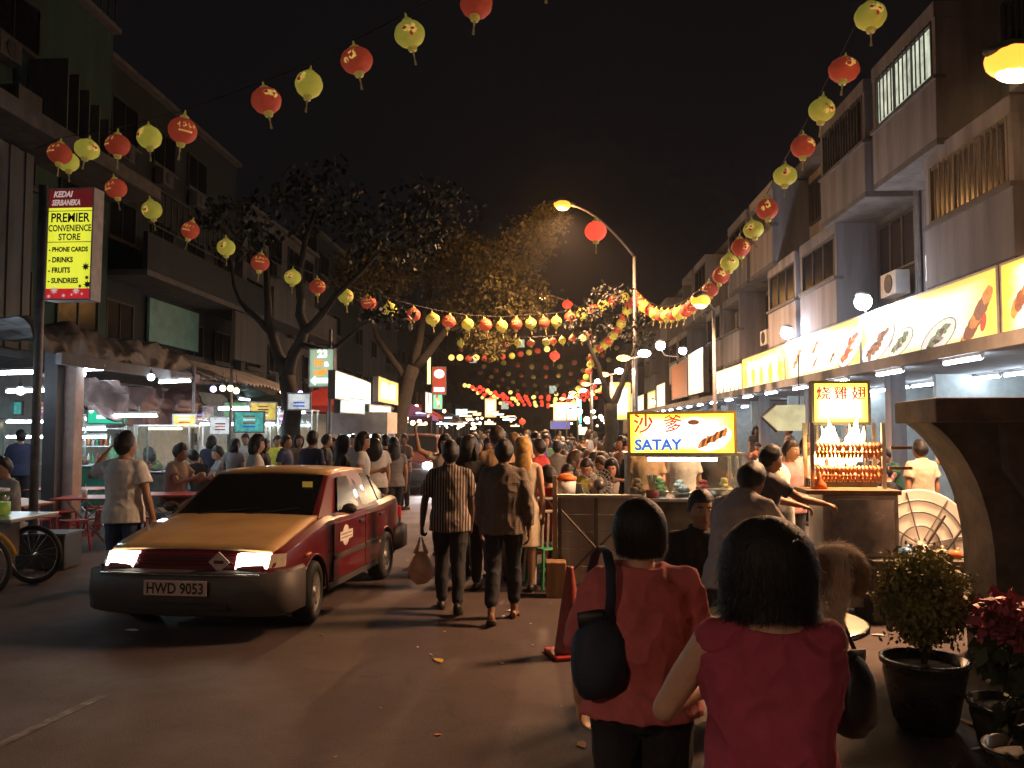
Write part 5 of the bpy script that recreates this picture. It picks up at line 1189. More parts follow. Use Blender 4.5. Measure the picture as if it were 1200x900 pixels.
jar = MB().lathe([(.10, 0), (.12, .02), (.12, .24), (.10, .27)], 16).build('jar', glass_mat('jar_glass', (.8, .95, .75), .08), None, True, loc=GD(2, 9.5, .842)); tag(jar, 'clear jar of green drink on the hand cart', 'jar')
MB().lathe([(.095, .01), (.112, .03), (.112, .15), (.0, .15)], 16).build('drink', mat('green_drink', (.30, .40, .06), .3, es=.1, sample=False), jar, True); MB().lathe([(.10, .272), (.10, .3), (.02, .31)], 16).build('lid', M_whitep, jar, True)
bn = empty('crate', GD(62, 11.2), .1, 'low black crate standing on the road beside the hand cart', 'crate')
MB().bb((-.28, -.24, .02), (.28, .24, .06)).build('bottom', M_blk, bn)
for s_ in (-1, 1): MB().bb((-.3, s_ * .24 - .012, .02), (.3, s_ * .24 + .012, .44)).build('side', M_blk, bn); MB().bb((s_ * .29 - .012, -.227, .02), (s_ * .29 + .012, .227, .44)).build('side', M_blk, bn)
MB().bb((-.32, -.27, .441), (.32, .27, .47)).build('lid', mat('dark_grey_lid', (.05, .05, .055), .5), bn)

# ---------------------------------------------------------------- satay cart and what stands by it
SD = 10.0; sc = GD(797, SD)
satay = cart(sc, R(-3), 1.30, .8, 1.02, 1.50, 'satay cart with lit glass case and steel counter', M_steeld, 5, lampm=emat('satay_tube', (.85, .95, 1.0), 16.0))
sat = sign_box(facing(P(799, 508, 9.62), (1, -.03, 0), (-.02, 0, 1)), 1.21, .50, .12, panel_mat('satay_face', (.95, .93, .72), (.86, .80, .05), 1.15, .22, .5, na=.15), 'yellow lit satay sign with red characters and blue letters', frame=mat('sign_gold_frame', (.40, .24, .06), .5))
M_redl = emat('sign_red_print', (.62, .03, .015), .7, sample=False); M_blul = emat('sign_blue_print', (.03, .12, .55), .8, sample=False)
for q, dx in enumerate((-.004, 0, .004)): lettering('沙', .23, Matrix.Translation((-.43 + dx, .10 + dx * .5, .0165 + q * .0008)), M_redl, sat); lettering('爹', .21, Matrix.Translation((-.10 + dx, .10 + dx * .5, .0165 + q * .0008)), M_redl, sat)
lettering('SATAY', .165, Matrix.Translation((-.27, -.13, .016)), M_blul, sat, bold=.006, sx=1.05)
flat(sat, ell(.14, .13, .1, .055, 0), MWt, .015); flat(sat, ell(.13, .125, .065, .028, 0), PR['brown'], .0165)
flat(sat, ell(.34, -.06, .22, .13, .35, 24), MWt, .0150)
for k in range(9): flat(sat, ell(.21 + k * .033, -.12 + k * .016, .062, .024, 1.0 + .1 * (k % 3), 9, .2, k), PR[('orange', 'brown', 'orange', 'dark')[k % 4]], .0165 + k * .0005)
def stalks(loc, label):
    t = empty('lemongrass_bundle', loc, 0, label, 'herb bundle')
    rd = random.Random(1)
    for k in range(11): MB().tube([(rd.uniform(-.03, .03), rd.uniform(-.03, .03), .05), (rd.uniform(-.06, .06), rd.uniform(-.04, .04), .26)], [.012, .008], 6).build('stalk', FOODM[2] if k % 3 else FOODM[4], t)
    MB().lathe([(.07, 0), (.08, .09), (.075, .09), (.06, .01)], 14).build('pot', M_redp, t, True)
stalks(GD(764, 9.75, 1.022), 'pale stalks in a red pot on the satay counter')
bw = MB().lathe([(.08, 0), (.14, .09), (.145, .10), (.135, .095), (.07, .012)], 20).build('bowl', M_steel, None, True, loc=GD(842, 9.75, 1.022)); tag(bw, 'steel bowl at the end of the satay counter', 'bowl')
# folded stall side: boarded panel with braces
pn = empty('boarded_panel', GD(700, 9.5), R(-4), 'grey boarded stall panel with crossed braces beside the satay cart', 'panel')
for k in range(5): MB().bb((-.42, -.012, .10 + k * .19), (.44, .012, .10 + k * .19 + .183)).build('board', M_ply, pn)
for x in (-.42, -.02, .42): MB().bb((x - .02, -.04, .06), (x + .02, -.0125, 1.04)).build('batten', M_steeld, pn)
for a, b in (((-.40, .9), (-.03, .5)), ((.40, .9), (.0, .5)), ((.03, .5), (.40, .12)), ((-.03, .5), (-.40, .12))): MB().tube([(a[0], -.052, a[1]), (b[0], -.052, b[1])], .012, 6).build('brace', M_steeld, pn)
MB().bb((-.46, -.05, 1.041), (.48, .05, 1.075)).build('cap_rail', M_steel, pn)
for x in (-.40, .40): MB().bb((x - .03, -.1, 0), (x + .03, .1, .06)).build('foot', M_steeld, pn)
MB().bb((-.50, -.03, .1), (-.45, .03, 1.28)).build('post', mat('pale_timber', (.42, .30, .18), .7, ns=6, streak=True), pn)
bl = MB().bb((-.11, -.12, 0), (.11, .12, .38)).build('wooden_block', M_wood, None, bevel=.012, loc=GD(651, 9.3)); tag(bl, 'dark wooden block at the foot of the boarded panel', 'block')
fn_ = empty('pedestal_fan', GD(700, 11.0), R(8), 'grey electric fan seen from behind above the boarded panel', 'fan')
Mf = Matrix.Translation((0, 0, 1.10)) @ Matrix.Rotation(math.pi / 2, 4, 'X')
for r in (.21, .165, .12, .075): MB().tube([Mf @ Vector((r * math.cos(2 * math.pi * k / 28), r * math.sin(2 * math.pi * k / 28), .05 - r * .1)) for k in range(29)], .005, 5, cap=False).build('guard_ring', M_steel, fn_)
for k in range(24): a = 2 * math.pi * k / 24; MB().tube([Mf @ Vector((.05 * math.cos(a), .05 * math.sin(a), .05)), Mf @ Vector((.21 * math.cos(a), .21 * math.sin(a), .02))], .0035, 4).build('guard_wire', M_steel, fn_)
for k in range(3):
    a = 2.1 * k; MB().sphere((0, 0, 0), (.085, .05, .008), 10, 6, M=Mf @ Matrix.Rotation(a, 4, 'Z') @ Matrix.Translation((.10, 0, -.02)) @ Matrix.Rotation(.4, 4, 'X')).build('blade', mat('grey_fan_blade', (.22, .21, .21), .4), fn_, True)
MB().sphere((0, -.10, 1.10), (.075, .09, .075), 12, 8).build('motor', M_steeld, fn_, True); MB().tube([(0, -.05, .05), (0, -.05, 1.04)], .018, 8).build('stand', M_steeld, fn_); MB().lathe([(.2, 0), (.2, .03), (.03, .06)], 18).build('base', M_steeld, fn_)
# traffic cone
cn = empty('traffic_cone', G(668, 768), .3, 'dull red traffic cone standing by the woman in coral', 'traffic cone')
MB().bb((-.17, -.17, 0), (.17, .17, .035)).build('base', M_redp, cn, bevel=.012)
MB().lathe([(.13, .034), (.125, .05), (.03, .68), (.028, .70), (.02, .70), (.02, .6)], 22).build('body', mat('cone_red', (.26, .035, .02), .55, ns=7, na=.25), cn, True)
# ---------------------------------------------------------------- round white table in front
rt = empty('round_table', GD(912, 4.75), 0, 'round white table with a metal rim and single leg', 'table')
MB().lathe([(.0, .715), (.43, .715), (.445, .722), (.445, .745), (.435, .75), (.0, .75)], 40).build('tabletop', mat('cream_tabletop', (.74, .62, .36), .3, ns=3, na=.15), rt, True)
MB().lathe([(.446, .716), (.452, .72), (.452, .744), (.446, .748)], 40).build('rim', M_chr, rt, True)
MB().tube([(0, 0, .03), (0, 0, .714)], .035, 12).build('leg', M_steeld, rt, True); MB().lathe([(.24, 0), (.24, .02), (.05, .05)], 24).build('base', M_steeld, rt, True)
# ---------------------------------------------------------------- grilled wing stall
gd = 8.5; gs = GD(990, gd)
gr_ = empty('grill_stall', gs, R(-4), 'smoky steel grill stall with racks of chicken wings over flames', 'grill stall')
MB().bb((-.30, -.3, .10), (.40, .3, 1.17)).build('cabinet', mat('worn_steel', (.36, .34, .32), .38, .75, ns=4, na=.4), gr_, bevel=.01)
MB().bb((-.22, -.315, .62), (.36, -.301, 1.13)).build('door_panel', mat('scorched_steel', (.42, .41, .40), .24, .95, ns=5, na=.5), gr_, bevel=.01)
MB().bb((-.46, -.34, 1.171), (.42, .34, 1.215)).build('worktop', M_wood, gr_, bevel=.006)
for sx in (-.34, .34): MB().bb((sx - .018, -.1, 1.216), (sx + .018, -.065, 1.86)).build('rack_post', M_steel, gr_); MB().bb((sx - .018, .2, 1.216), (sx + .018, .235, 1.86)).build('rack_post', M_steel, gr_)
M_wing = mat('glazed_wing', (.50, .13, .025), .3, ns=22, na=.45, es=.12, sample=False)
M_flame = emat('flame', (1.0, .62, .16), 9.0); M_flame2 = emat('flame_core', (1.0, .85, .45), 16.0)
rg = random.Random(5)
for z, tilt in ((1.33, 0), (1.40, 0), (1.56, .0), (1.63, 0)):
    rk = MB().tube([(-.36, -.06, z), (.36, -.06, z)], .006, 6).build('skewer_rod', M_steel, gr_)
    for k in range(17):
        x = -.29 + k * .037
        MB().tube([(x, -.03, z + .03), (x + .008, -.075, z - .002), (x + rg.uniform(-.01, .01), -.10, z - .045)], [.012, .019, .012], 6).build('chicken_wing', M_wing, rk, True)
for k in range(26):
    x = rg.uniform(-.26, .2); h = rg.uniform(.12, .36); y = rg.uniform(.02, .2); z = rg.uniform(1.42, 1.6)
    MB().tube([(x, y, z), (x + rg.uniform(-.03, .03), y, z + h * .4), (x + rg.uniform(-.03, .06), y, z + h * .75), (x + rg.uniform(0, .08), y, z + h)], [.02, .035, .02, .003], 7).build('flame', M_flame2 if k % 2 else M_flame, gr_, True)
lamp('flame_glow', (-.05, .05, 1.62), 30, (1.0, .5, .14), gr_, .15)
MB().bb((-.33, .10, 1.217), (.33, .24, 1.30)).build('coal_tray', M_steeld, gr_); MB().bb((-.30, .11, 1.301), (.30, .23, 1.32)).build('embers', emat('embers', (1.0, .22, .04), 5.0), gr_)
MB().lathe([(.075, 0), (.06, .05), (.018, .10), (.012, .16)], 14, c=(-.30, -.2, 1.216)).build('sauce_funnel', M_org, gr_, True)
for k in range(2): MB().bb((.40 + .02 * k, -.05, 1.40 + .2 * k), (.62, -.02, 1.43 + .2 * k)).build('tong_handle', M_wood, gr_)
ws_ = sign_box(facing(P(985, 472, 8.9), (1, -.03, 0), (0, 0, 1)), .60, .46, .08, panel_mat('wing_sign_face', (1.0, .92, .62), (.95, .62, .06), 1.7, .2, .5), 'glowing yellow wing sign with red characters above the grill flames', frame=M_signdark)
for k, ch in enumerate('烧雞翅'): [lettering(ch, .15, Matrix.Translation((-.18 + k * .18 + dx, .09, .021 + q * .0008)), emat('dark_red_print', (.30, .015, .01), .35, sample=False), ws_) for q, dx in enumerate((-.003, 0, .003))]
for x in (-.25, .25):
    o = MB().tube([(0, 0, 0), (0, 0, P(985, 497, 8.95).z)], .02, 8).build('sign_post', M_steeld, None, loc=GD(985 + x * 112, 9.0)); tag(o, 'thin dark post holding the wing sign, ' + ('by the man in grey' if x < 0 else 'by the leaning tabletop'), 'post')
# leaning round folding tabletop, rubbish bags
lt = empty('folded_round_table', GD(1074, 8.9, .02), 0, 'white underside of a round folding table stood on edge by the grill', 'table')
Ml = Matrix.Translation((0, 0, .58)) @ Matrix.Rotation(math.pi / 2 - .12, 4, 'X')
MB().lathe([(.0, 0), (.56, 0), (.575, .008), (.575, .035), (.56, .04), (.0, .02)], 44, M=Ml).build('tabletop', M_whitep, lt, True)
for r in (.2, .34, .46): MB().tube([Ml @ Vector((r * math.cos(2 * math.pi * k / 36), r * math.sin(2 * math.pi * k / 36), .036)) for k in range(37)], .009, 6, cap=False).build('stiffening_ring', M_alu, lt, True)
for k in range(8): a = math.pi * k / 4 + .2; MB().tube([Ml @ Vector((.05 * math.cos(a), .05 * math.sin(a), .036)), Ml @ Vector((.55 * math.cos(a), .55 * math.sin(a), .042))], .008, 5).build('rib', M_alu, lt)
MB().tube([Ml @ Vector((-.2, -.35, .07)), Ml @ Vector((.25, .3, .08))], .014, 6).build('folded_leg', M_steeld, lt); MB().tube([Ml @ Vector((-.05, -.4, .07)), Ml @ Vector((.4, .15, .08))], .014, 6).build('folded_leg', M_steeld, lt)
def bag(loc, r, m, label, squash=.8, seed=0):
    rd = random.Random(seed); b = MB(); b.sphere((0, 0, 0), r, 16, 10); 
    b.v = [(x * (1 + .25 * NZ.noise((x * 9 + seed, y * 9, z * 9))), y * (1 + .25 * NZ.noise((x * 9, y * 9 + seed, z * 9))), max(-r * .7, z) * squash + r * .7 * squash) for x, y, z in b.v]
    b.tube([(0, 0, r * 1.3 * squash), (.01, 0, r * 1.5 * squash), (.03, .01, r * 1.9 * squash)], [r * .12, r * .1, r * .3], 7)
    o = b.build('plastic_bag', m, None, True, loc=loc); tag(o, label, 'bag', 'bags on the ledge by the leaning table'); return o
lg = MB().bb((-.55, -.25, 0), (.55, .25, .58)).build('low_ledge', M_steeld, None, bevel=.01, loc=GD(1075, 8.2)); tag(lg, 'low dark chest in front of the leaning round table', 'chest')
bag(GD(1058, 8.15, .58), .075, mat('blue_bag', (.10, .25, .45), .4), 'blue plastic bag on the low chest', seed=1); bag(GD(1078, 8.1, .58), .08, M_whitep, 'white plastic bag on the low chest', seed=2); bag(GD(1098, 8.12, .58), .07, mat('cream_bag', (.5, .45, .3), .4), 'cream plastic bag on the low chest', seed=3); bag(GD(1116, 8.1, .58), .06, M_org, 'orange plastic bag on the low chest', seed=4)
# ---------------------------------------------------------------- dark concrete bracket structure
cs_ = empty('concrete_bracket', GD(1172, 6.3), R(-8), 'dark weathered concrete bracket carrying a heavy slab beside the potted shrub', 'structure')
prof = [(-.46, 1.84)] + [(-.46 + .42 * math.sin(q * math.pi / 2), 1.84 - 1.08 * (.42 * q + .58 * (1 - math.cos(q * math.pi / 2)))) for q in [k / 10 for k in range(1, 11)]] + [(-.03, .0), (1.1, 0), (1.1, 1.84)]
MB().prism(prof, .05, .75).build('bracket', M_conc, cs_)
MB().prism([(.0, 1.84), (.02, 1.5), (.24, 1.15), (.27, .0), (1.05, 0), (1.05, 1.84)], -.10, .046).build('front_web', M_conc, cs_)
MB().bb((-.52, -.28, 1.842), (1.2, .85, 2.02)).build('slab', M_conc, cs_, bevel=.015)
for k in range(4): MB().bb((.12 + k * .25, -.286, 1.87), (.34 + k * .25, -.281, 2.0)).build('slab_facing', M_conc, cs_)
# ---------------------------------------------------------------- teal awning flap with dark edge
af = empty('hanging_flap', P(918, 490, 13.5), R(10), 'pale teal pointed awning flap with a dark edge behind the man in grey', 'awning')
MB().add([(-.35, 0, .02), (-.15, 0, .2), (.42, .1, .22), (.42, .1, -.2), (-.12, 0, -.2), (-.35, .02, .02), (-.15, .02, .2), (.42, .12, .22), (.42, .12, -.2), (-.12, .02, -.2)], [(0, 1, 2, 3, 4), (9, 8, 7, 6, 5), (0, 5, 6, 1), (1, 6, 7, 2), (2, 7, 8, 3), (3, 8, 9, 4), (4, 9, 5, 0)]).build('cloth', mat('teal_cloth', (.22, .34, .32), .7, ns=4), af)
MB().tube([(-.14, -.012, .21), (-.37, -.012, .02), (-.12, -.012, -.21)], .022, 6).build('dark_edge', M_blk, af)
MB().tube([(.3, .06, .22), (.3, .06, 1.0)], .012, 6).build('rope', M_blk, af)
# ---------------------------------------------------------------- potted plants
def planter(loc, r, h, label):
    t = empty('plant_pot', loc, 0, label, 'plant pot')
    MB().lathe([(r * .62, 0), (r * .75, h * .15), (r * .98, h * .8), (r * .95, h * .9), (r * 1.05, h * .93), (r * 1.06, h), (r * .96, h), (r * .92, h * .86), (0, h * .86)], 30).build('pot', mat('black_glazed_pot', (.016, .016, .017), .28, ns=6, na=.3), t, True)
    MB().lathe([(0, h * .862), (r * .9, h * .862), (r * .6, h * .9), (0, h * .92)], 20).build('soil', M_soil, t); return t
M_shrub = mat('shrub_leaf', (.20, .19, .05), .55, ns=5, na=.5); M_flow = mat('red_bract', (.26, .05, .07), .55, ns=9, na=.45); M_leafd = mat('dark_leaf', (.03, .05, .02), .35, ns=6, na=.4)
def bush(loc, r, zc, n, lw, m, label, twigs, seed, name='shrub', squash=1.0, dark=None, cat='shrub'):
    t = empty(name, loc, 0, label, cat); rd = random.Random(seed)
    for k in range(twigs):
        a = rd.uniform(0, 6.3); q = rd.uniform(.3, .9) * r
        MB().tube([(0, 0, 0), (q * .3 * math.cos(a), q * .3 * math.sin(a), zc * .5), (q * math.cos(a), q * math.sin(a), zc + rd.uniform(-.4, .6) * r)], [.014, .009, .003], 5).build('stem', M_bark, t)
    me = leaf_cloud([((0, 0, zc), r)], n / (r * r), lw, seed, squash); me.materials.append(m); obj('foliage', me, t)
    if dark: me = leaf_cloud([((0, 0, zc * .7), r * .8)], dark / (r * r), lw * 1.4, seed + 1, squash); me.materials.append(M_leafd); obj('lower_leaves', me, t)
    return t
pt = GD(1076, 5.2); planter(pt, .24, .42, 'large black glazed pot holding the bushy shrub')
bush(pt + Vector((0, 0, .37)), .25, .42, 11000, .034, M_shrub, 'bushy fine leaved green shrub growing in the large black pot', 12, 4, squash=1.1)
pf = GD(1172, 4.75); planter(pf, .2, .30, 'black pot under the red bracts')
bush(pf + Vector((0, 0, .26)), .17, .48, 700, .075, M_flow, 'red bracted plant in a black pot beside the bushy shrub', 9, 7, name='flowering_plant', cat='plant', dark=420)
pt3 = GD(1200, 3.9); planter(pt3, .2, .36, 'smaller black round pot in front of the red bracted plant')
bush(pt3 + Vector((0, 0, .31)), .15, .2, 200, .09, M_leafd, 'low dark leaved plant in the black round pot', 5, 17, name='flowering_plant', cat='plant')
# litter
M_lit = [mat('litter_' + k, c, .7, ns=20) for k, c in dict(yellow=(.55, .36, .06), white=(.55, .52, .48), leaf=(.35, .15, .05), grey=(.25, .23, .21)).items()]
lits = [(514, 775, 0, 'yellow scrap of paper lying in the road', .06), (682, 873, 2, 'orange dry leaf by the woman in coral', .06), (153, 739, 1, 'white scrap before the taxi bumper', .05), (152, 750, 3, 'grey scrap before the taxi bumper', .03), (588, 778, 3, 'grey crumb of litter near the sandals', .03), (600, 716, 1, 'white scrap behind the sandals', .05), (1135, 848, 2, 'dry curled leaf beside the black pot', .06), (1148, 878, 1, 'pale litter beside the black pot', .05), (513, 862, 2, 'brown crumb of litter in the road', .025), (505, 768, 1, 'white speck of litter beside the yellow scrap', .02), (1010, 780, 1, 'white wrapper under the round table', .05), (1030, 745, 1, 'white wrapper behind the black pot', .06), (620, 690, 1, 'scrap of white paper by the wooden block', .05), (378, 745, 3, 'grey scrap near the taxi wheel', .03)]
for k, (px, py, m, lb, s) in enumerate(lits):
    rd = random.Random(k); n = 7
    pts = [(s * math.cos(2 * math.pi * i / n) * rd.uniform(.6, 1.1) * 1.3, s * .55 * math.sin(2 * math.pi * i / n) * rd.uniform(.6, 1.1), .004 + .012 * rd.random()) for i in range(n)]
    o = MB().add(pts + [(x, y, z - .003) for x, y, z in pts], [tuple(range(n)), tuple(range(2 * n - 1, n - 1, -1))] + [(i, i + n, (i + 1) % n + n, (i + 1) % n) for i in range(n)]).build('paper_scrap' if m != 2 else 'dry_leaf', M_lit[m], None, loc=G(px, py), rz=rd.uniform(0, 3)); tag(o, lb, 'scrap', 'scraps on the road')

rt_ = random.Random(77); me_s = []
for k in range(4):
    n = 6; pts = [(.5 * math.cos(2 * math.pi * i / n) * rt_.uniform(.6, 1.2), .3 * math.sin(2 * math.pi * i / n) * rt_.uniform(.6, 1.2), .12 + .25 * rt_.random()) for i in range(n)]
    me_s.append(MB().add(pts + [(x, y, z - .1) for x, y, z in pts], [tuple(range(n)), tuple(range(2 * n - 1, n - 1, -1))] + [(i, i + n, (i + 1) % n + n, (i + 1) % n) for i in range(n)]).mesh('scrap', M_lit[(1, 3, 1, 2)[k]]))
for k in range(60):
    d = rt_.uniform(4.2, 14); q = GD(rt_.uniform(380, 1150) if d < 7 else rt_.uniform(470, 700), d)
    o = obj('paper_scrap', me_s[k % 4], None, q, rt_.uniform(0, 6)); s_ = rt_.uniform(.015, .04); o.scale = (s_, s_, s_ * .6); tag(o, 'tiny pale scrap trodden into the road', 'scrap', 'tiny scraps')
# ================================================================ people
M_skin = mat('skin', (.4, .22, .14), .55, objcol=True, ns=14, na=.12, bump=.08, bs=90)
M_cloth = mat('cloth', (.4, .4, .4), .85, objcol=True, ns=18, na=.14, bump=.25, bs=220)
M_hair = mat('hair', (.012, .010, .010), .48, spec=.4, objcol=True, ns=40, na=.4, bump=.4, bs=160)
M_shoe = mat('shoe_leather', (.03, .025, .022), .5, objcol=True, ns=20, na=.2)
M_eyew = mat('eye_white', (.7, .68, .64), .25); M_eyed = mat('eye_iris', (.015, .01, .008), .2); M_lip = mat('lip', (.32, .12, .09), .5)
def pattern_mat(name, c1, c2, fx, fz=0., w=.5):
    m, n, b, out = _new(name); L = n.links.new
    tc = n.nodes.new('ShaderNodeTexCoord'); sp = n.nodes.new('ShaderNodeSeparateXYZ'); L(tc.outputs['Object'], sp.inputs[0])
    def stripe(sock, f, w):
        a = n.nodes.new('ShaderNodeMath'); a.operation = 'MULTIPLY'; a.inputs[1].default_value = f; L(sock, a.inputs[0])
        nz = n.nodes.new('ShaderNodeTexNoise'); nz.inputs['Scale'].default_value = 7; L(tc.outputs['Object'], nz.inputs['Vector'])
        ad = n.nodes.new('ShaderNodeMath'); ad.operation = 'MULTIPLY_ADD'; ad.inputs[1].default_value = .55; L(nz.outputs['Fac'], ad.inputs[0]); L(a.outputs[0], ad.inputs[2])
        fr = n.nodes.new('ShaderNodeMath'); fr.operation = 'PINGPONG'; fr.inputs[1].default_value = .5; L(ad.outputs[0], fr.inputs[0])
        g = n.nodes.new('ShaderNodeMapRange'); g.interpolation_type = 'SMOOTHSTEP'; g.inputs[1].default_value = w * .5 - .07; g.inputs[2].default_value = w * .5 + .07; L(fr.outputs[0], g.inputs[0]); return g.outputs[0]
    f = stripe(sp.outputs[0], fx, w)
    if fz:
        g = stripe(sp.outputs[2], fz, w); mu = n.nodes.new('ShaderNodeMath'); mu.operation = 'MULTIPLY'; L(f, mu.inputs[0]); L(g, mu.inputs[1]); f = mu.outputs[0]
    mx = n.nodes.new('ShaderNodeMixRGB'); mx.inputs[1].default_value = (*c1, 1); mx.inputs[2].default_value = (*c2, 1); L(f, mx.inputs[0]); L(mx.outputs[0], b.inputs['Base Color'])
    b.inputs['Roughness'].default_value = .85; nb = n.nodes.new('ShaderNodeTexNoise'); nb.inputs['Scale'].default_value = 200; bp = n.nodes.new('ShaderNodeBump'); bp.inputs['Strength'].default_value = .2; bp.inputs['Distance'].default_value = .01
    L(tc.outputs['Object'], nb.inputs['Vector']); L(nb.outputs['Fac'], bp.inputs['Height']); L(bp.outputs[0], b.inputs['Normal'])
    return m
def remesh(mb, voxel, sm=3, fold=0., seed=0., ff=(7, 7, 11), m=None):
    me = mb.mesh('soft')
    def su(o):
        r = o.modifiers.new('r', 'REMESH'); r.mode = 'VOXEL'; r.voxel_size = voxel; r.use_smooth_shade = True
        s = o.modifiers.new('s', 'SMOOTH'); s.factor = .5; s.iterations = sm
    e = evaluated(me, su); bpy.data.meshes.remove(me)
    n = len(e.vertices)
    if fold and n:
        co = np.empty(n * 3, 'f'); e.vertices.foreach_get('co', co); co = co.reshape(-1, 3); no = np.empty(n * 3, 'f'); e.vertices.foreach_get('normal', no); no = no.reshape(-1, 3)
        d = np.array([NZ.noise((c[0] * ff[0] + seed, c[1] * ff[1], c[2] * ff[2] * .6 + c[0] * 4)) * .65 + (1 - abs(NZ.noise((c[0] * ff[0] * 1.7, c[1] * ff[1] * 1.7 + seed, c[2] * ff[2] + 3)))) ** 3 * .5 - .2 for c in co], 'f')
        co += no * (d * fold)[:, None]; e.vertices.foreach_set('co', co.ravel()); e.update()
    e.polygons.foreach_set('use_smooth', [True] * len(e.polygons))
    if m is not None: e.materials.clear(); e.materials.append(m)
    return e
V3 = lambda *a: Vector(a)
def skeleton(arms, legs, lean=0., bend=0., head=(0, 0), twist=0., seat=None):
    """arms: ((upper dir, fore dir) left, right) ; legs likewise. x>0 is the person's right, y forward."""
    J = {}; Rl = Matrix.Rotation(-lean, 3, 'X'); Rb = Matrix.Rotation(-(lean + bend), 3, 'X'); Rt = Matrix.Rotation(twist, 3, 'Z')
    J['pelvis'] = V3(0, 0, 0); J['waist'] = Rl @ V3(0, 0, .13); J['chest'] = J['waist'] + Rb @ V3(0, .0, .20); J['sh'] = J['chest'] + Rb @ V3(0, -.01, .125); J['neck'] = J['sh'] + Rb @ V3(0, .0, .06)
    Rh = Rt @ Matrix.Rotation(head[0], 3, 'Z') @ Matrix.Rotation(-(lean + bend) * .5 - head[1], 3, 'X')
    J['head'] = J['neck'] + Rb @ V3(0, .01, .036) + Rh @ V3(0, .015, .085); J['Rh'] = Rh; J['Rb'] = Rb @ Rt
    for i, s in ((0, -1), (1, 1)):
        S_ = J['sh'] + Rb @ (Rt @ V3(s * .172, 0, -.012)); u, f = [Vector(a).normalized() for a in arms[i][:2]]
        J['S', i] = S_; J['E', i] = S_ + u * .285; J['W', i] = J['E', i] + f * .245; J['f', i] = f
        J['pn', i] = Vector(arms[i][2]).normalized() if len(arms[i]) > 2 else V3(-s, 0, 0)
        J['curl', i] = arms[i][3] if len(arms[i]) > 3 else .5
        H = V3(s * .088, 0, -.02); a, b = [Vector(q).normalized() for q in legs[i][:2]]
        J['H', i] = H; J['K', i] = H + a * .425; J['A', i] = J['K', i] + b * .415; J['t', i] = Vector(legs[i][2]).normalized() if len(legs[i]) > 2 else V3(s * .1, 1, 0).normalized()
    low = min(J['A', 0].z, J['A', 1].z); off = .085 - low if seat is None else seat - J['pelvis'].z + .07
    for k, v in J.items():
        if isinstance(v, Vector) and k not in (('f', 0), ('f', 1), ('t', 0), ('t', 1), ('pn', 0), ('pn', 1)): v.z += off
    return J
def head_mb(mb, J, k=1., feat=1.):
    c, Rh = J['head'], J['Rh']; n, m = 44, 30; g = lambda a, s: math.exp(-(a / s) ** 2); vs = []
    for i in range(m + 1):
        a = -math.pi / 2 + math.pi * i / m
        for j in range(n):
            q = 2 * math.pi * j / n; ca = max(math.cos(a), 1e-3); x, y, z = .076 * ca * math.cos(q), .096 * ca * math.sin(q), .118 * math.sin(a)
            if z < 0: t = -z / .118; x *= 1 - .25 * t ** 1.6; y = y * (1 - .12 * t) + .014 * t if y > 0 else y * (1 - .42 * t)
            if y > 0:
                y += feat * (.026 * g(x, .011) * max(0, min(1, (.022 - z) / .05)) * (1 if z > -.034 else max(0, 1 - (-.034 - z) / .012)) + .006 * g(z - .030, .012) * g(x, .05) - .010 * (g(x - .031, .014) + g(x + .031, .014)) * g(z - .010, .012) + .007 * g(x, .022) * (g(z + .056, .007) + g(z + .070, .008)) - .004 * g(z + .063, .004) * g(x, .02) + .008 * g(x, .02) * g(z + .10, .016) + .005 * (g(x - .045, .02) + g(x + .045, .02)) * g(z + .022, .02))
            vs.append(c + Rh @ (V3(x, y, z) * k))
    fs = [(i * n + j, i * n + (j + 1) % n, (i + 1) * n + (j + 1) % n, (i + 1) * n + j) for i in range(m) for j in range(n)] + [tuple(range(n - 1, -1, -1)), tuple(m * n + j for j in range(n))]
    mb.add(vs, fs)
    for s in (-1, 1): mb.sphere(None, (.011, .019, .032), 8, 6, M=Matrix.Translation(c) @ Rh.to_4x4() @ Matrix.Translation((s * .077, -.006, -.004)) @ Matrix.Rotation(s * .35, 4, 'Z'))
def hand_mb(mb, W, f, pn, curl, side, vox, k=1.):
    f = f.normalized(); pn = (pn - f * pn.dot(f)).normalized(); lat = f.cross(pn).normalized()
    mb.tube([W - f * .01, W + f * .03 * k, W + f * .075 * k, W + f * .09 * k], [.024, .034 * k, .040 * k, .036 * k], 10, ry=[.019, .017 * k, .015 * k, .013 * k], up=lat)
    fr = max(.0088, vox * .95)
    th = 1 if lat.dot(J_fwd[0]) >= 0 else -1       # thumb towards the front of the body
    for q in range(4):
        o = (q - 1.5) * .0205 * k; L = (.040, .046, .043, .034)[q] * k; b = W + f * .088 * k + lat * o * th * -1
        d1 = (f * math.cos(curl) + pn * math.sin(curl)); d2 = (f * math.cos(curl * 2.1) + pn * math.sin(curl * 2.1)); d3 = (f * math.cos(curl * 2.9) + pn * math.sin(curl * 2.9))
        mb.tube([b - f * .02, b, b + d1 * L, b + d1 * L + d2 * L * .72, b + d1 * L + d2 * L * .72 + d3 * L * .5], [fr, fr * 1.05, fr, fr * .92, fr * .7], 7)
    b = W + f * .028 * k + lat * th * .026 * k; d = (f * .75 + lat * th * .55 + pn * .35).normalized(); d2 = (f * .9 + lat * th * .15 + pn * .5).normalized()
    mb.tube([b - lat * th * .012, b, b + d * .036 * k, b + d * .036 * k + d2 * .03 * k], [fr * 1.3, fr * 1.3, fr * 1.1, fr * .8], 7)
J_fwd = [V3(0, 1, 0)]
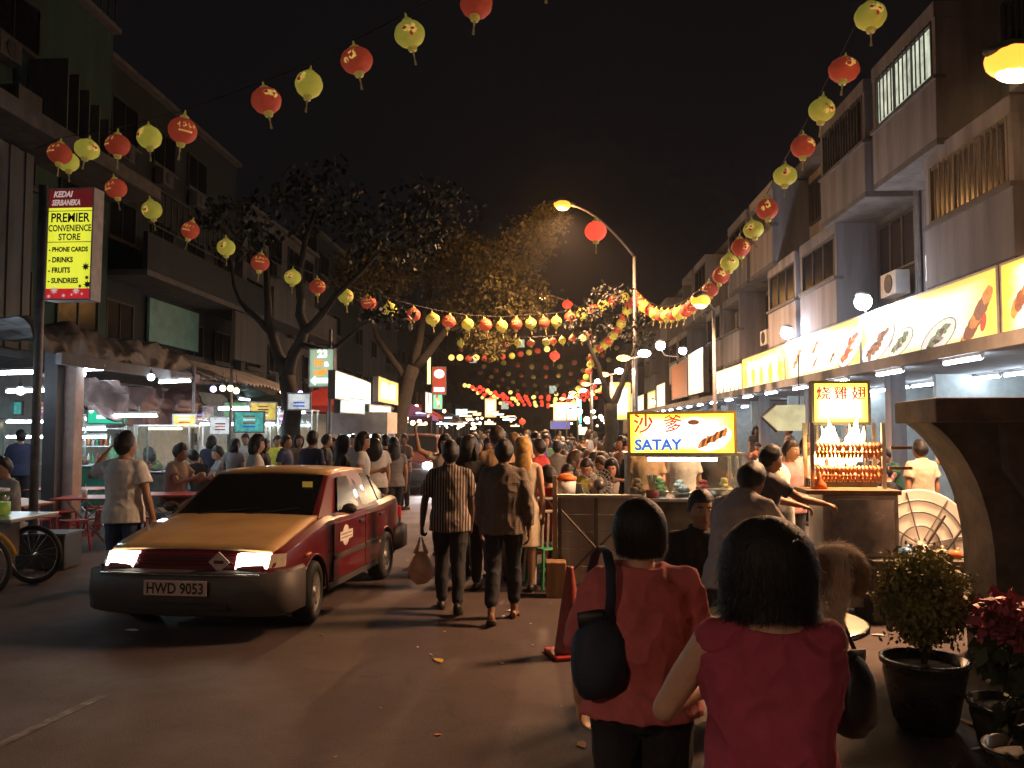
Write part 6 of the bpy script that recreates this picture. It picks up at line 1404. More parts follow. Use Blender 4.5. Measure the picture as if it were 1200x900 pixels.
def limb(mb, pts, rs, n=12):
    q = [Vector(p) for p in pts]; out = [q[0]]; ro = [rs[0]]
    mb.tube(q, rs, n); mb.sphere(q[0], rs[0] * .98, 10, 7); mb.sphere(q[-1], rs[-1] * .98, 10, 7)
    for p, r in zip(q[1:-1], rs[1:-1]): mb.sphere(p, r * .99, 10, 7)
def mid(a, b, t): return a.lerp(b, t)
def torso(mb, J, add=0., belly=0., hips=1., z0=.0, sh=1.):
    lat = J['Rb'] @ V3(1, 0, 0); P_ = J['pelvis'] + V3(0, 0, -.06 + z0)
    pts = [P_, J['pelvis'], mid(J['pelvis'], J['waist'], .6), J['waist'] + V3(0, belly * .3, 0), mid(J['waist'], J['chest'], .5), J['chest'], mid(J['chest'], J['sh'], .65), J['sh'] + (J['neck'] - J['sh']) * .25, J['neck']]
    rx = [.150 * hips, .160 * hips, .150 * (1 + hips) / 2, .142 + belly * .4, .152 + belly * .2, .168 * sh, .172 * sh, .125 * sh, .062]
    ry = [.100 * hips, .118 * hips, .112, .100 + belly, .108 + belly * .6, .112, .098, .075, .056]
    mb.tube(pts, [r + add for r in rx], 18, ry=[r + add for r in ry], up=lat)
def hair_mesh(J, style, k=1., seed=0):
    c, Rh = J['head'], J['Rh']; n, m = 40, 28; vs = []
    sm = lambda t: (lambda u: u * u * (3 - 2 * u))(max(0, min(1, t)))
    for i in range(m + 1):
        a = -math.pi / 2 + math.pi * i / m
        for j in range(n):
            q = 2 * math.pi * j / n; ca = max(math.cos(a), 1e-3); x, y, z = .076 * ca * math.cos(q), .096 * ca * math.sin(q), .118 * math.sin(a)
            fr = math.sin(q)         # 1 front, -1 back
            if style == 'short': zl = (.058 if fr > .55 else .058 - (.55 - fr) / .65 * .095 if fr > -.1 else -.037 + (fr + .1) / .9 * .062); t0 = .018
            elif style == 'crop': zl = (.060 if fr > .6 else (.060 + (.6 - fr) * -.42 if fr > .3 else -.082)); t0 = .024
            elif style == 'bush': zl = .060 if fr > .72 else (.060 + (.72 - fr) * -.6 if fr > .4 else -.15); t0 = .036
            else: zl = .060 if fr > .62 else (.060 + (.62 - fr) * -.6 if fr > .3 else -.135); t0 = .030
            tp = .075 if style == 'short' else .03
            t = (.003 + sm((z - zl) / tp) * (t0 - .003) + .008 * NZ.noise((x * 30 + seed, y * 30, z * 30)) * sm((z - zl) / tp)) * (1 if z > zl else 0) - .012 * (0 if z > zl else sm((zl - z) / .012))
            s = 1 + t / .085
            if z < 0: u = -z / .118; y2 = y * (1 - .30 * u) if y < 0 else y * (1 - .1 * u); x2 = x * (1 - .2 * u) if style == 'short' else x; x, y = x2, y2
            vs.append(c + Rh @ (V3(x * s, y * s, z * s) * k))
    fs = [(i * n + j, i * n + (j + 1) % n, (i + 1) * n + (j + 1) % n, (i + 1) * n + j) for i in range(m) for j in range(n)] + [tuple(range(n - 1, -1, -1)), tuple(m * n + j for j in range(n))]
    mb = MB().add(vs, fs)
    B = lambda x, y, z: c + Rh @ V3(x * k, y * k, z * k)
    if style == 'bob':
        for s in (-1, 1): mb.tube([B(s * .07, -.02, .05), B(s * .086, -.02, -.02), B(s * .088, -.015, -.09), B(s * .078, -.01, -.14)], [.02, .034, .034, .012], 10, ry=[.04, .06, .058, .03])
        mb.tube([B(0, -.06, .06), B(0, -.085, -.02), B(0, -.082, -.09), B(0, -.07, -.145)], [.06, .085, .082, .05], 14, ry=[.03, .035, .034, .015], up=Rh @ V3(1, 0, 0))
    if style == 'long':
        mb.tube([B(0, -.06, .06), B(0, -.09, -.03), B(0, -.095, -.14), B(0, -.10, -.26), B(0, -.095, -.34)], [.06, .085, .092, .085, .04], 14, ry=[.03, .036, .036, .03, .012], up=Rh @ V3(1, 0, 0))
    if style == 'tail':
        mb.tube([B(0, -.09, .04), B(0, -.14, .03), B(0, -.15, -.06), B(0, -.13, -.16)], [.02, .03, .028, .006], 10)
    me = mb.mesh('hair', M_hair, True); return me
def hair_dome(J, k, a, b, c, cy, cz, zend, seed, voxel=.007):
    """full head of hair as one soft volume: ellipsoid of half sizes a, b, c round the skull, cut at zend, open at the face"""
    o, Rh = J['head'], J['Rh']; n, m = 48, 30; vs = []
    for i in range(m + 1):
        e = math.pi / 2 - math.pi * i / m
        for j in range(n):
            q = 2 * math.pi * j / n; x, y, z = a * math.cos(e) * math.cos(q), b * math.cos(e) * math.sin(q) + cy, c * math.sin(e) + cz
            if z < 0:
                t = min(1, -z / -zend); ax = math.cos(q); x = a * ax * (.97 - .10 * t * t) if z > zend else x * .9; y = b * math.sin(q) * (.95 - .22 * t) + cy if z > zend else y * .8; z = max(z, zend)
            f = max(0, math.sin(q)); lim = .068 if z < .062 else .088
            y = min(y, lim + (.0 if abs(x) < .06 else -.03)); d = 1 + .07 * NZ.noise((x * 26 + seed, y * 26, z * 7)) + .03 * NZ.noise((x * 70 + seed, y * 70, z * 16)); vs.append(o + Rh @ (V3(x * d, y * d, z) * k))
    fs = [(i * n + j, i * n + (j + 1) % n, (i + 1) * n + (j + 1) % n, (i + 1) * n + j) for i in range(m) for j in range(n)] + [tuple(range(n - 1, -1, -1)), tuple(m * n + j for j in range(n))]
    return remesh(MB().add(vs, fs), voxel, 3, m=M_hair)
def strands(J, k, a, b, c, cy, cz, zend, n=2000, seed=1, frizz=.005, flare=.15):
    """fine loose locks falling over that volume"""
    rd = np.random.RandomState(seed); o, Rh = J['head'], J['Rh']; mb = MB(); steps = 9
    for i in range(n):
        q = rd.uniform(-math.pi * 1.10, .10 * math.pi); e0 = rd.uniform(-.3, 1.25); r = 1.0 + rd.uniform(-.02, .05); ze = zend * rd.uniform(.82, 1.12); w0 = rd.uniform(-.3, .3); p = []
        z0 = c * math.sin(e0) + cz
        for s in range(steps):
            t = s / (steps - 1); z = z0 + (ze - z0) * t; zz = max(-.999, min(.999, (z - cz) / c)); h = math.sqrt(1 - zz * zz) if z > cz else 1.0
            u = max(0, -z / -zend) if z < 0 else 0; rr = r * (1 - .10 * u * u + flare * u ** 4 * rd.uniform(0, 1)); qq = q + w0 * t * .4
            p.append(o + Rh @ (V3(a * h * rr * math.cos(qq), b * h * rr * math.sin(qq) * (1 - .2 * u) + cy, z) * k) + V3(*rd.normal(size=3)) * frizz * (2.4 if i % 6 == 0 else 1) * t)
        w = rd.uniform(.0009, .0026); sd = (p[2] - p[0]).cross(p[0] - o); sd = sd.normalized() if sd.length > 1e-6 else V3(1, 0, 0); vs = []
        for s, v in enumerate(p): ww = w * (1 - .8 * (s / (steps - 1)) ** 2); vs += [v - sd * ww, v + sd * ww]
        mb.add(vs, [(2 * s, 2 * s + 1, 2 * s + 3, 2 * s + 2) for s in range(steps - 1)])
    return mb.mesh('hair_locks', M_hair, True)
def figure(J, vox=.012, sleeve=.55, loose=.018, hem=-.10, bottom='trousers', legs_to=1., belly=0., hips=1., sh=1., hair='short', shoes='shoe', fold=.010, feat=1., hk=1., fingers=True, collar=False, skirt_len=.5, sleeveless=False, low_neck=0., seed=0, flare=0.):
    """meshes of one person: body (one skin), shirt, trousers or skirt, hair, shoes"""
    J_fwd[0] = J['Rb'] @ V3(0, 1, 0); out = {}
    b = MB(); torso(b, J, -.012, belly * .8, hips, sh=sh); head_mb(b, J, hk, feat)
    b.tube([J['neck'] - (J['neck'] - J['sh']) * .5, J['neck'], J['head'] + J['Rh'] @ V3(0, -.015, -.05)], [.062, .054, .050], 14)
    for i, s in ((0, -1), (1, 1)):
        limb(b, [J['S', i] - V3(0, 0, .008), mid(J['S', i], J['E', i], .5), J['E', i]], [.049, .045, .037]); limb(b, [J['E', i], mid(J['E', i], J['W', i], .35), J['W', i]], [.037, .038, .026])
        hand_mb(b, J['W', i], J['f', i], J['pn', i], J['curl', i], s, vox)
        limb(b, [J['H', i], mid(J['H', i], J['K', i], .5), J['K', i]], [.085, .072, .052]); limb(b, [J['K', i], mid(J['K', i], J['A', i], .35), J['A', i]], [.052, .052, .034])
        A, t = J['A', i], J['t', i]; up = V3(0, 0, 1) - t * t.z
        b.tube([A - t * .055 - V3(0, 0, .045), A - V3(0, 0, .040), A + t * .08 - V3(0, 0, .055), A + t * .165 - V3(0, 0, .062)], [.028, .034, .042, .030], 10, ry=[.03, .04, .024, .014], up=V3(0, 0, 1).cross(t).normalized() if abs(t.z) < .95 else V3(1, 0, 0))
        limb(b, [A, A - V3(0, 0, .03)], [.034, .034])
    out['body'] = remesh(b, vox, 2, m=M_skin)
    # shirt
    c = MB(); lat = J['Rb'] @ V3(1, 0, 0)
    dn = (J['pelvis'] - J['waist']).normalized()
    pts = [J['pelvis'] + dn * -hem if hem < 0 else J['pelvis'], J['pelvis'] + dn * (-.02), mid(J['pelvis'], J['waist'], .6), J['waist'] + V3(0, belly * .3, 0), mid(J['waist'], J['chest'], .5), J['chest'], mid(J['chest'], J['sh'], .6), J['sh'] + (J['neck'] - J['sh']) * (.15 - low_neck), J['neck'] - (J['neck'] - J['sh']) * (.15 + low_neck)]
    rx = [.182 * hips + flare, .176 * hips + flare * .6, .160 * (1 + hips) / 2, .150 + belly * .4, .154 + belly * .2, .170 * sh, .170 * sh, .125 * sh, .075]
    ry = [.132 * hips + flare, .128 * hips + flare * .6, .112, .102 + belly, .110 + belly * .6, .114, .098, .074, .062]
    c.tube(pts, [r + loose for r in rx], 20, ry=[r + loose for r in ry], up=lat)
    for i, s in ((0, -1), (1, 1)):
        S_, E, W_ = J['S', i], J['E', i], J['W', i]
        if sleeveless: limb(c, [S_ - lat * s * .07, S_ - lat * s * .015], [.055 + loose * .5, .048 + loose * .5]); continue
        if sleeve <= 1: p = mid(S_, E, sleeve); limb(c, [S_ - lat * s * .10 + V3(0, 0, .022), S_ - lat * s * .006 - V3(0, 0, .004), mid(S_, p, .6)], [.044 + loose * .5, .050 + loose * .5, .046 + loose * .9]); c.tube([mid(S_, p, .1), p], [.046 + loose * .6, .044 + loose * 1.35], 14)
        else: p = mid(E, W_, sleeve - 1); limb(c, [S_ - lat * s * .10 + V3(0, 0, .022), S_ - lat * s * .006 - V3(0, 0, .004), mid(S_, E, .5), E], [.044 + loose * .5, .050 + loose * .5, .047 + loose * .8, .042 + loose * .7]); c.tube([E, mid(E, p, .5), p], [.044 + loose * .7, .042 + loose * .7, .032 + loose * .7], 14)
    if collar: c.tube([J['neck'] + J['Rb'] @ V3(.066 * math.cos(a), -.012 + .062 * math.sin(a), .0 + .012 * -math.sin(a)) for a in [2 * math.pi * k / 20 for k in range(21)]], .014, 8, cap=False, ry=.02)
    out['shirt'] = remesh(c, vox, 2, fold, seed, m=M_cloth)
    p = MB()
    if bottom in ('trousers', 'shorts'):
        p.tube([J['pelvis'] + V3(0, 0, -.09), J['pelvis'] + V3(0, 0, -.03), mid(J['pelvis'], J['waist'], .7)], [.14 * hips, .170 * hips, .148 * (1 + hips) / 2], 18, ry=[.10 * hips, .124 * hips, .108], up=V3(1, 0, 0))
        for i in (0, 1):
            H, K, A = J['H', i], J['K', i], J['A', i]
            limb(p, [H + V3(0, 0, .02), mid(H, K, .5), K], [.098 * hips, .088 * hips, .070])
            if bottom == 'trousers': e = mid(K, A, .93 * legs_to); p.tube([K, mid(K, e, .4), e], [.070, .068, .058], 14); p.sphere(e, .05, 10, 7)
    elif bottom == 'skirt':
        e = mid(J['H', 0], J['H', 1], .5); k_ = mid(mid(J['K', 0], J['K', 1], .5), mid(J['A', 0], J['A', 1], .5), max(0, skirt_len - .5) * 2); k_ = mid(e, k_, min(1, skirt_len * 2))
        p.tube([mid(J['pelvis'], J['waist'], .8), J['pelvis'], mid(e, k_, .5), k_], [.145, .175 * hips, .20, .215], 20, ry=[.105, .13 * hips, .16, .17], up=V3(1, 0, 0))
    if p.v: out['trousers' if bottom != 'skirt' else 'skirt'] = remesh(p, vox, 2, fold, seed + 5, (6, 6, 8), m=M_cloth)
    out['hair'] = hair_mesh(J, hair, hk * 1.02, seed)
    out['shoe'] = []
    for i in (0, 1):
        A, t = J['A', i], J['t', i]; m_ = MB(); s_ = V3(0, 0, 1).cross(t); s_ = s_.normalized() if s_.length > .1 else V3(1, 0, 0); n_ = t.cross(s_)
        if shoes == 'shoe':
            m_.tube([A - t * .085 - n_ * .05, A - t * .06 - n_ * .045, A - n_ * .045, A + t * .09 - n_ * .052, A + t * .16 - n_ * .06, A + t * .195 - n_ * .066], [.012, .036, .043, .050, .042, .015], 12, ry=[.02, .05, .05, .036, .026, .012], up=s_)
        else:
            m_.tube([A - t * .085 - n_ * .088, A - t * .04 - n_ * .088, A + t * .09 - n_ * .086, A + t * .19 - n_ * .088], [.03, .040, .050, .03], 12, ry=[.009, .01, .01, .008], up=s_)
            m_.tube([A + t * .05 + s_ * .04 - n_ * .08, A + t * .075 + s_ * .022 - n_ * .03, A + t * .09 - n_ * .026, A + t * .075 - s_ * .022 - n_ * .03, A + t * .05 - s_ * .04 - n_ * .08], .012, 6, ry=.006)
        out['shoe'].append(m_.mesh('shoe', M_shoe, True))
    T = Matrix.Translation(J['head']) @ J['Rh'].to_4x4() @ Matrix.Scale(hk, 4); out['face'] = []
    for sx in (-1, 1):
        out['face'].append(('eye', MB().sphere(None, (.0135, .010, .0070), 10, 6, M=T @ Matrix.Translation((sx * .031, .0815, .010))).sphere(None, (.0062, .005, .0062), 8, 5, 1, M=T @ Matrix.Translation((sx * .031, .0895, .010))).mesh('eye', [M_eyew, M_eyed], True)))
        out['face'].append(('eyebrow', MB().tube([T @ V3(sx * .012, .100, .028), T @ V3(sx * .032, .098, .033), T @ V3(sx * .050, .083, .029)], [.003, .0048, .002], 6).mesh('eyebrow', M_hair, True)))
    out['face'].append(('lips', MB().sphere(None, (.021, .006, .0075), 10, 6, M=T @ Matrix.Translation((0, .0970, -.062))).mesh('lips', M_lip, True)))
    out['J'] = J; return out
SKIN = dict(tan=(.36, .19, .11), pale=(.50, .30, .20), brown=(.22, .11, .065), dark=(.10, .05, .035))
def place(fig, loc, rz, s, label, shirt, bottomc=(.02, .02, .025), skin='tan', hairc=(.012, .010, .010), shoec=(.02, .018, .016), group=None, shirt_mat=None, face=False, name='person', bottom_mat=None):
    t = empty(name, loc, rz, label, 'person', group); t.scale = (s, s, s)
    sk = SKIN[skin] if isinstance(skin, str) else skin
    def ad(nm, me, col, mt=None):
        o = obj(nm, me, t); o.color = (*col, 1)
        if mt is not None: o.material_slots[0].link = 'OBJECT'; o.material_slots[0].material = mt
        return o
    b = ad('body', fig['body'], sk); ad('shirt', fig['shirt'], shirt, shirt_mat)
    if 'trousers' in fig: ad('trousers', fig['trousers'], bottomc, bottom_mat)
    if 'skirt' in fig: ad('skirt', fig['skirt'], bottomc)
    h = ad('hair', fig['hair'], hairc)
    if 'locks' in fig: o = obj('hair_locks', fig['locks'], t); o.color = (*hairc, 1)
    for m_ in fig['shoe']: ad('shoe', m_, shoec)
    fwd = Matrix.Rotation(rz, 3, 'Z') @ (fig['J']['Rh'] @ V3(0, 1, 0)); tc = CM.translation - Vector(loc); tc.z = 0
    if face or fwd.dot(tc.normalized()) > -.35:
        for nm, me in fig['face']:
            o = obj(nm, me, t)
            if nm == 'eyebrow': o.color = (*hairc, 1)
    return t
HANG = lambda s: ((s * .16, -.06, -1), (s * .04, .22, -1))
def arms_hang(l=None, r=None): return (l or HANG(-1), r or HANG(1))
STAND = (((-.02, .04, -1), (0, -.06, -1)), ((.02, .02, -1), (0, -.06, -1)))
WALK1 = (((0, .30, -1), (0, -.02, -1), (-.05, 1, .05)), ((0, -.16, -1), (0, -.42, -1), (.08, 1, -.55)))
WALK2 = (((0, -.20, -1), (0, -.45, -1), (-.05, 1, -.5)), ((0, .28, -1), (0, .0, -1), (.05, 1, .05)))
SIT = (((-.18, 1, -.02), (-.02, .1, -1)), ((.18, 1, -.02), (.02, .1, -1)))
# ---------------------------------------------------------------- the two women in front
JA = skeleton((((-.22, .05, -1), (-.05, .55, -1)), ((.25, .25, -1), (-.1, 1, -.35))), STAND, lean=.03, head=(-.35, -.05))
fa = figure(JA, .008, .92, .026, hem=-.05, hair='crop', hips=1.08, sh=1.02, belly=.02, fold=.022, hk=1.04, flare=.012, seed=2, )
HA = (1.0, .099, .108, .120, -.012, .012, -.088); fa['hair'] = hair_dome(JA, *HA, 3); fa['locks'] = strands(JA, *HA, 2600, 3, .003, .02)
la = GD(749, 3.0)
place(fa, la, R(-6), .905, 'woman with short black hair and coral tunic carrying a navy shoulder bag', (.50, .125, .125), (.012, .012, .014), 'pale', shoec=(.02, .02, .02))
JB = skeleton((((-.36, .42, -.80), (.55, .8, -.05)), ((.15, .75, -.75), (-.25, .25, 1), (-.5, .5, .2), .3)), STAND, lean=.02, head=(-.15, .05))
fb_ = figure(JB, .007, .5, .016, hem=-.14, hair='bush', hips=1.14, sh=1.16, belly=.04, fold=.018, hk=1.06, sleeveless=True, low_neck=.55, seed=6)
HB = (1.0, .128, .120, .135, -.020, .012, -.128); fb_['hair'] = hair_dome(JB, *HB, 7); fb_['locks'] = strands(JB, *HB, 6000, 5, .006, .22)
lb_ = GD(899, 2.2)
WB = place(fb_, lb_, R(4), .905, 'woman with bushy black bob in a red sleeveless top holding a dog', (.34, .05, .09), (.015, .015, .018), 'pale')
hcp = MB().tube([(0, 0, 0), (.02, 0, .012), (.035, 0, .006)], .005, 6)
ph_ = JB['head'] + JB['Rh'] @ V3(.045, -.115, .075); o = hcp.build('hair_clip', M_chr, WB, True, loc=ph_)
# bags
def soft_bag(loc, rz, w, h, d, m, label, seed, strap=None, strapw=.018):
    b = MB(); b.sphere((0, 0, 0), 1, 24, 16); vs = []
    for x, y, z in b.v:
        n = NZ.noise((x * 1.6 + seed, y * 1.6, z * 1.6)) * .16 + NZ.noise((x * 4 + seed, y * 4, z * 4)) * .07
        sx = math.copysign(abs(x) ** .75, x); f = 1 - .28 * max(0, z); vs.append((sx * w * f * (1 + n), y * d * (1 + n) * (1.1 - .35 * z), math.copysign(abs(z) ** .8, z) * h * (1 + n * .5)))
    b.v = vs; t = empty('shoulder_bag', loc, rz, label, 'bag'); b.build('pouch', m, t, True)
    MB().tube([(-w * .7, 0, h * .92), (0, 0, h * .98), (w * .7, 0, h * .92)], .006, 6, ry=d * .5).build('zip', M_blk, t, True)
    if strap: MB().tube(strap, strapw, 10, ry=.004, up=(1, 0, 0)).build('strap', m, t, True)
    return t
M_navyb = mat('navy_bag_cloth', (.012, .020, .045), .7, ns=9, na=.3, bump=.3, bs=60); M_blkb = mat('black_leather', (.012, .011, .012), .42, ns=12, na=.3)
pb = P(702, 770, 2.86); sh_ = P(722, 648, 3.02)
soft_bag(pb, R(15), .105, .135, .06, M_navyb, 'slouchy navy shoulder bag hanging at the side of the woman in coral', 3,
         [P(713, 735, 2.86) - pb, P(714, 700, 2.84) - pb, P(715, 668, 2.86) - pb, P(716, 648, 2.92) - pb, P(716, 641, 2.99) - pb, P(716, 650, 3.08) - pb, P(712, 690, 3.14) - pb, P(704, 735, 3.0) - pb])
ph = P(1000, 815, 2.62)
soft_bag(ph, R(35), .085, .12, .05, M_blkb, 'black leather handbag at the right side of the woman in red', 8, [(-.06, .02, .11), (-.07, .05, .22), (-.03, .06, .28), (.03, .05, .2), (.05, .02, .11)], .01)

# ---------------------------------------------------------------- the dog over her shoulder
dg = empty('dog', P(966, 745, 2.42), 0, 'fluffy cream and tan small dog looking over the shoulder of the woman in red', 'dog')
DM = mat('dog_coat', (.82, .70, .54), .8, ns=7, na=.25, two=(.70, .50, .30)); DE = mat('dog_ear_coat', (.34, .21, .12), .8, ns=9, na=.3)
O = dg.location
L_ = lambda px, py, d: P(px, py, d) - O
hc_ = L_(980, 664, 2.46)
db = MB()
db.sphere(hc_, (.078, .072, .066), 16, 12); db.sphere(hc_ + V3(.055, .03, -.034), (.040, .04, .030), 12, 8)     # skull, muzzle turned away
db.tube([hc_ + V3(-.02, .0, -.03), L_(960, 706, 2.50), L_(950, 750, 2.56), L_(925, 840, 2.62)], [.062, .072, .085, .09], 14)
db.tube([L_(958, 722, 2.46), L_(966, 734, 2.36), L_(974, 752, 2.27)], [.030, .026, .022], 10)
body_me = remesh(db, .008, 3, m=DM); obj('body', body_me, dg)
def fur(me, n, L, m, seed, flt=None, droop=.6):
    rd = np.random.RandomState(seed); k = len(me.polygons); C = np.empty(k * 3, 'f'); N_ = np.empty(k * 3, 'f'); me.polygons.foreach_get('center', C); me.polygons.foreach_get('normal', N_); C = C.reshape(-1, 3); N_ = N_.reshape(-1, 3)
    ix = rd.randint(0, k, n); mb = MB()
    for i in ix:
        c, nn = Vector(C[i]), Vector(N_[i]); l = L * rd.uniform(.6, 1.3); dn_ = V3(0.25, .1, -1); tg = (dn_ - nn * dn_.dot(nn)); tg = tg.normalized() if tg.length > .05 else V3(*rd.normal(size=3)).normalized(); d = (tg + nn * .28 + V3(*rd.normal(size=3)) * .22).normalized(); s = d.cross(nn); s = s.normalized() * .0008 if s.length > 1e-5 else V3(.0008, 0, 0)
        p1 = c + (nn * .35 + d * .65) * l * .5; p2 = p1 + (d - nn * .12) * l * .7; mb.add([c - s, c + s, p1 + s * .8, p1 - s * .8, p2], [(0, 1, 2, 3), (3, 2, 4)])
    return mb.mesh('fur', m, False)
obj('fur', fur(body_me, 26000, .024, DM, 4), dg)
for sx, (px, py) in ((1, (1006, 668)), (-1, (957, 672))):
    eb_ = MB().tube([L_(px - 10 * sx, py - 18, 2.415), L_(px, py, 2.40), L_(px + 2 * sx, py + 26, 2.41)], [.018, .028, .016], 10, ry=[.012, .014, .01]); em = remesh(eb_, .006, 2, m=DE); e_ = obj('ear', em, dg); obj('fur', fur(em, 2200, .022, DE, 9 + sx), e_)

# ---------------------------------------------------------------- men at the stalls
JC = skeleton((((-.25, .55, -1), (.35, 1, -.15), (0, 0, -1), .5), ((.25, .5, -1), (-.45, 1, -.2), (0, 0, -1), .6)), SIT, lean=.06, bend=.05, head=(0, -.04), seat=.48)
fc = figure(JC, .0095, 1.55, .020, hem=-.05, fold=.012, belly=.03, feat=1.15, hk=1.05, seed=11, collar=True)
lc = GD(818, 5.85); place(fc, lc + V3(0, 0, .06), R(180 + 4), 1.0, 'man in a black shirt seated facing the street at the satay cart', (.014, .014, .016), (.02, .02, .025), 'tan', face=True)
ch_ = empty('plastic_chair', lc + V3(0, -.02, 0), R(190), 'dark plastic chair under the man in the black shirt', 'chair')
MB().bb((-.22, -.2, .44), (.22, .22, .47)).build('seat', M_steeld, ch_, bevel=.01); MB().bb((-.22, -.24, .5), (.22, -.205, .85)).build('backrest', M_steeld, ch_, bevel=.01)
for sx in (-1, 1):
    for sy in (-1, 1): MB().tube([(sx * .2, sy * .19, 0), (sx * .19, sy * .18, .44)], .016, 6).build('leg', M_steeld, ch_)
JD = skeleton((((-.3, .45, -1), (.3, 1, -.2)), ((.25, .5, -1), (-.3, 1, -.3))), STAND, lean=.22, bend=.15, head=(.1, .55))
fd = figure(JD, .0095, 1.7, .026, hem=-.12, fold=.014, belly=.03, collar=True, hk=1.04, seed=15)
place(fd, GD(858, 5.3), R(-42), .96, 'man in a pale grey collared shirt bending over the round table', (.40, .36, .36), (.03, .03, .035), 'brown')
JE = skeleton((((-.15, .8, -.75), (.1, 1, -.25), (0, 0, -1), .6), ((.15, .9, -.6), (-.1, 1, -.2), (0, 0, -1), .6)), STAND, lean=.16, head=(0, .18))
fe = figure(JE, .0105, .6, .02, hem=-.10, fold=.012, hk=1.04, feat=1.25, seed=19)
place(fe, GD(888, 7.6), R(-78), .97, 'man in a grey T-shirt reaching towards the grill in profile', (.13, .12, .125), (.03, .03, .04), 'tan', face=True)

# ---------------------------------------------------------------- the two men walking away
JF = skeleton((((-.30, -.10, -1), (-.10, .05, -1), (1, 0, 0), 1.25), ((.14, .10, -1), (.0, .35, -1))), WALK1, head=(.06, .0))
ff_ = figure(JF, .0095, .80, .026, hem=-.13, fold=.014, hk=1.03, hips=1.03, collar=True, seed=21, belly=.02)
M_strp = pattern_mat('striped_shirt', (.030, .022, .020), (.34, .27, .22), 36., 0, .55)
lf = G(527, 716); place(ff_, lf, R(4), .99, 'man in a dark vertically striped shirt carrying a plastic bag', (.1, .1, .1), (.015, .014, .016), 'dark', shirt_mat=M_strp)
JG = skeleton((((-.16, .05, -1), (-.04, .30, -1)), ((.2, -.1, -1), (.05, .15, -1))), WALK2, head=(-.05, .0), lean=.03)
fg_ = figure(JG, .0095, 1.85, .030, hem=-.12, fold=.017, hk=1.03, collar=True, shoes='sandal', seed=27, legs_to=.86, belly=.02)
M_chk = pattern_mat('fine_checked_shirt', (.20, .155, .12), (.11, .085, .075), 46., 46., .45)
lgp = G(590, 727); place(fg_, lgp, R(-3), 1.0, 'man in a brown checked long sleeved shirt and sandals walking away', (.1, .1, .1), (.014, .015, .02), 'brown', shirt_mat=M_chk, shoec=(.06, .03, .02))
Wm = Matrix.Translation(lf) @ Matrix.Rotation(R(4), 4, 'Z') @ Matrix.Scale(.99, 4); hp = Wm @ (JF['W', 0] + JF['f', 0] * .12)
pbg = empty('carrier_bag', hp, 0, 'orange tinted plastic carrier bag held by the man in stripes', 'bag'); pbg.scale = (1.2, 1.2, 1.2)
M_cbag = mat('carrier_bag_plastic', (.72, .45, .32), .4, ns=9, na=.25, bump=.3, bs=30)
b = MB(); b.sphere((0, 0, 0), 1, 20, 14); b.v = [((math.copysign(abs(x) ** .8, x)) * .105 * (1 + .2 * NZ.noise((x * 3, y * 3, z * 3))) * (1 - .45 * max(0, z)), y * .075 * (1 - .4 * max(0, z)), z * .135 * (1 + .1 * NZ.noise((x * 4, y * 2, z * 4))) - .25) for x, y, z in b.v]; b.build('sack', M_cbag, pbg, True)
for s_ in (-1, 1): MB().tube([(s_ * .045, 0, -.135), (s_ * .022, 0, -.06), (s_ * .008, 0, .0)], [.02, .012, .006], 6).build('handle', M_cbag, pbg, True)

# ---------------------------------------------------------------- man in the white T-shirt
JH = skeleton((((-.85, .35, -.35), (.45, .25, .85), (.6, .5, 0), .6), ((.30, -.05, -1), (.22, .15, -1))), STAND, head=(-.35, -.02))
fh_ = figure(JH, .0095, .62, .030, hem=-.10, fold=.013, hk=1.06, seed=31)
place(fh_, GD(147, 8.6), R(-6), 1.03, 'man in a white T-shirt and jeans with one hand raised to his head', (.78, .77, .75), (.045, .07, .15), 'tan')
M_blue = None
# ---------------------------------------------------------------- stock figures for the crowd
def A2(l, r): return (l, r)
PROTO = {
 'walk': figure(skeleton(arms_hang(), WALK1), .018, .6, .024, seed=1, hk=1.04, collar=True),
 'man': figure(skeleton((((-.2, .1, -1), (.2, .8, .1)), HANG(1)), STAND, head=(.3, .1)), .018, .7, .024, seed=2, hk=1.04),
 'woman': figure(skeleton(arms_hang(), WALK2, head=(.2, 0)), .018, .5, .014, hair='long', seed=3, hk=1.03, hips=1.06),
 'bob': figure(skeleton((((-.2, .1, -1), (.3, 1, .2)), HANG(1)), STAND, head=(-.4, .1)), .018, .5, .016, hair='bob', seed=4, hk=1.03, hips=1.06),
 'dress': figure(skeleton(arms_hang(), STAND, head=(.1, 0)), .018, .4, .010, hair='long', bottom='skirt', seed=5, sleeveless=True, hk=1.03),
 'sit': figure(skeleton((((-.2, .7, -1), (.2, 1, .25)), ((.2, .7, -1), (-.2, 1, .35))), SIT, lean=.12, head=(.2, .15), seat=.45), .018, .6, .022, seed=6, hk=1.04),
 'sitw': figure(skeleton((((-.2, .7, -1), (.2, 1, .3)), ((.2, .5, -1), (-.2, 1, -.1))), SIT, lean=.05, head=(-.3, .1), seat=.45), .018, .5, .016, hair='bob', seed=7, hk=1.04),
 'sitb': figure(skeleton((((-.3, .9, -.8), (.3, 1, .5)), ((.3, .9, -.8), (-.3, 1, .5))), SIT, lean=.3, bend=.1, head=(0, .2), seat=.45), .018, .7, .022, seed=8, hk=1.04),
 'wave': figure(skeleton((((-.2, .1, -1), (.1, .4, -1)), ((.6, .6, .4), (.1, .2, 1))), STAND, head=(.1, 0)), .018, .45, .014, hair='long', seed=9, hk=1.03),
}
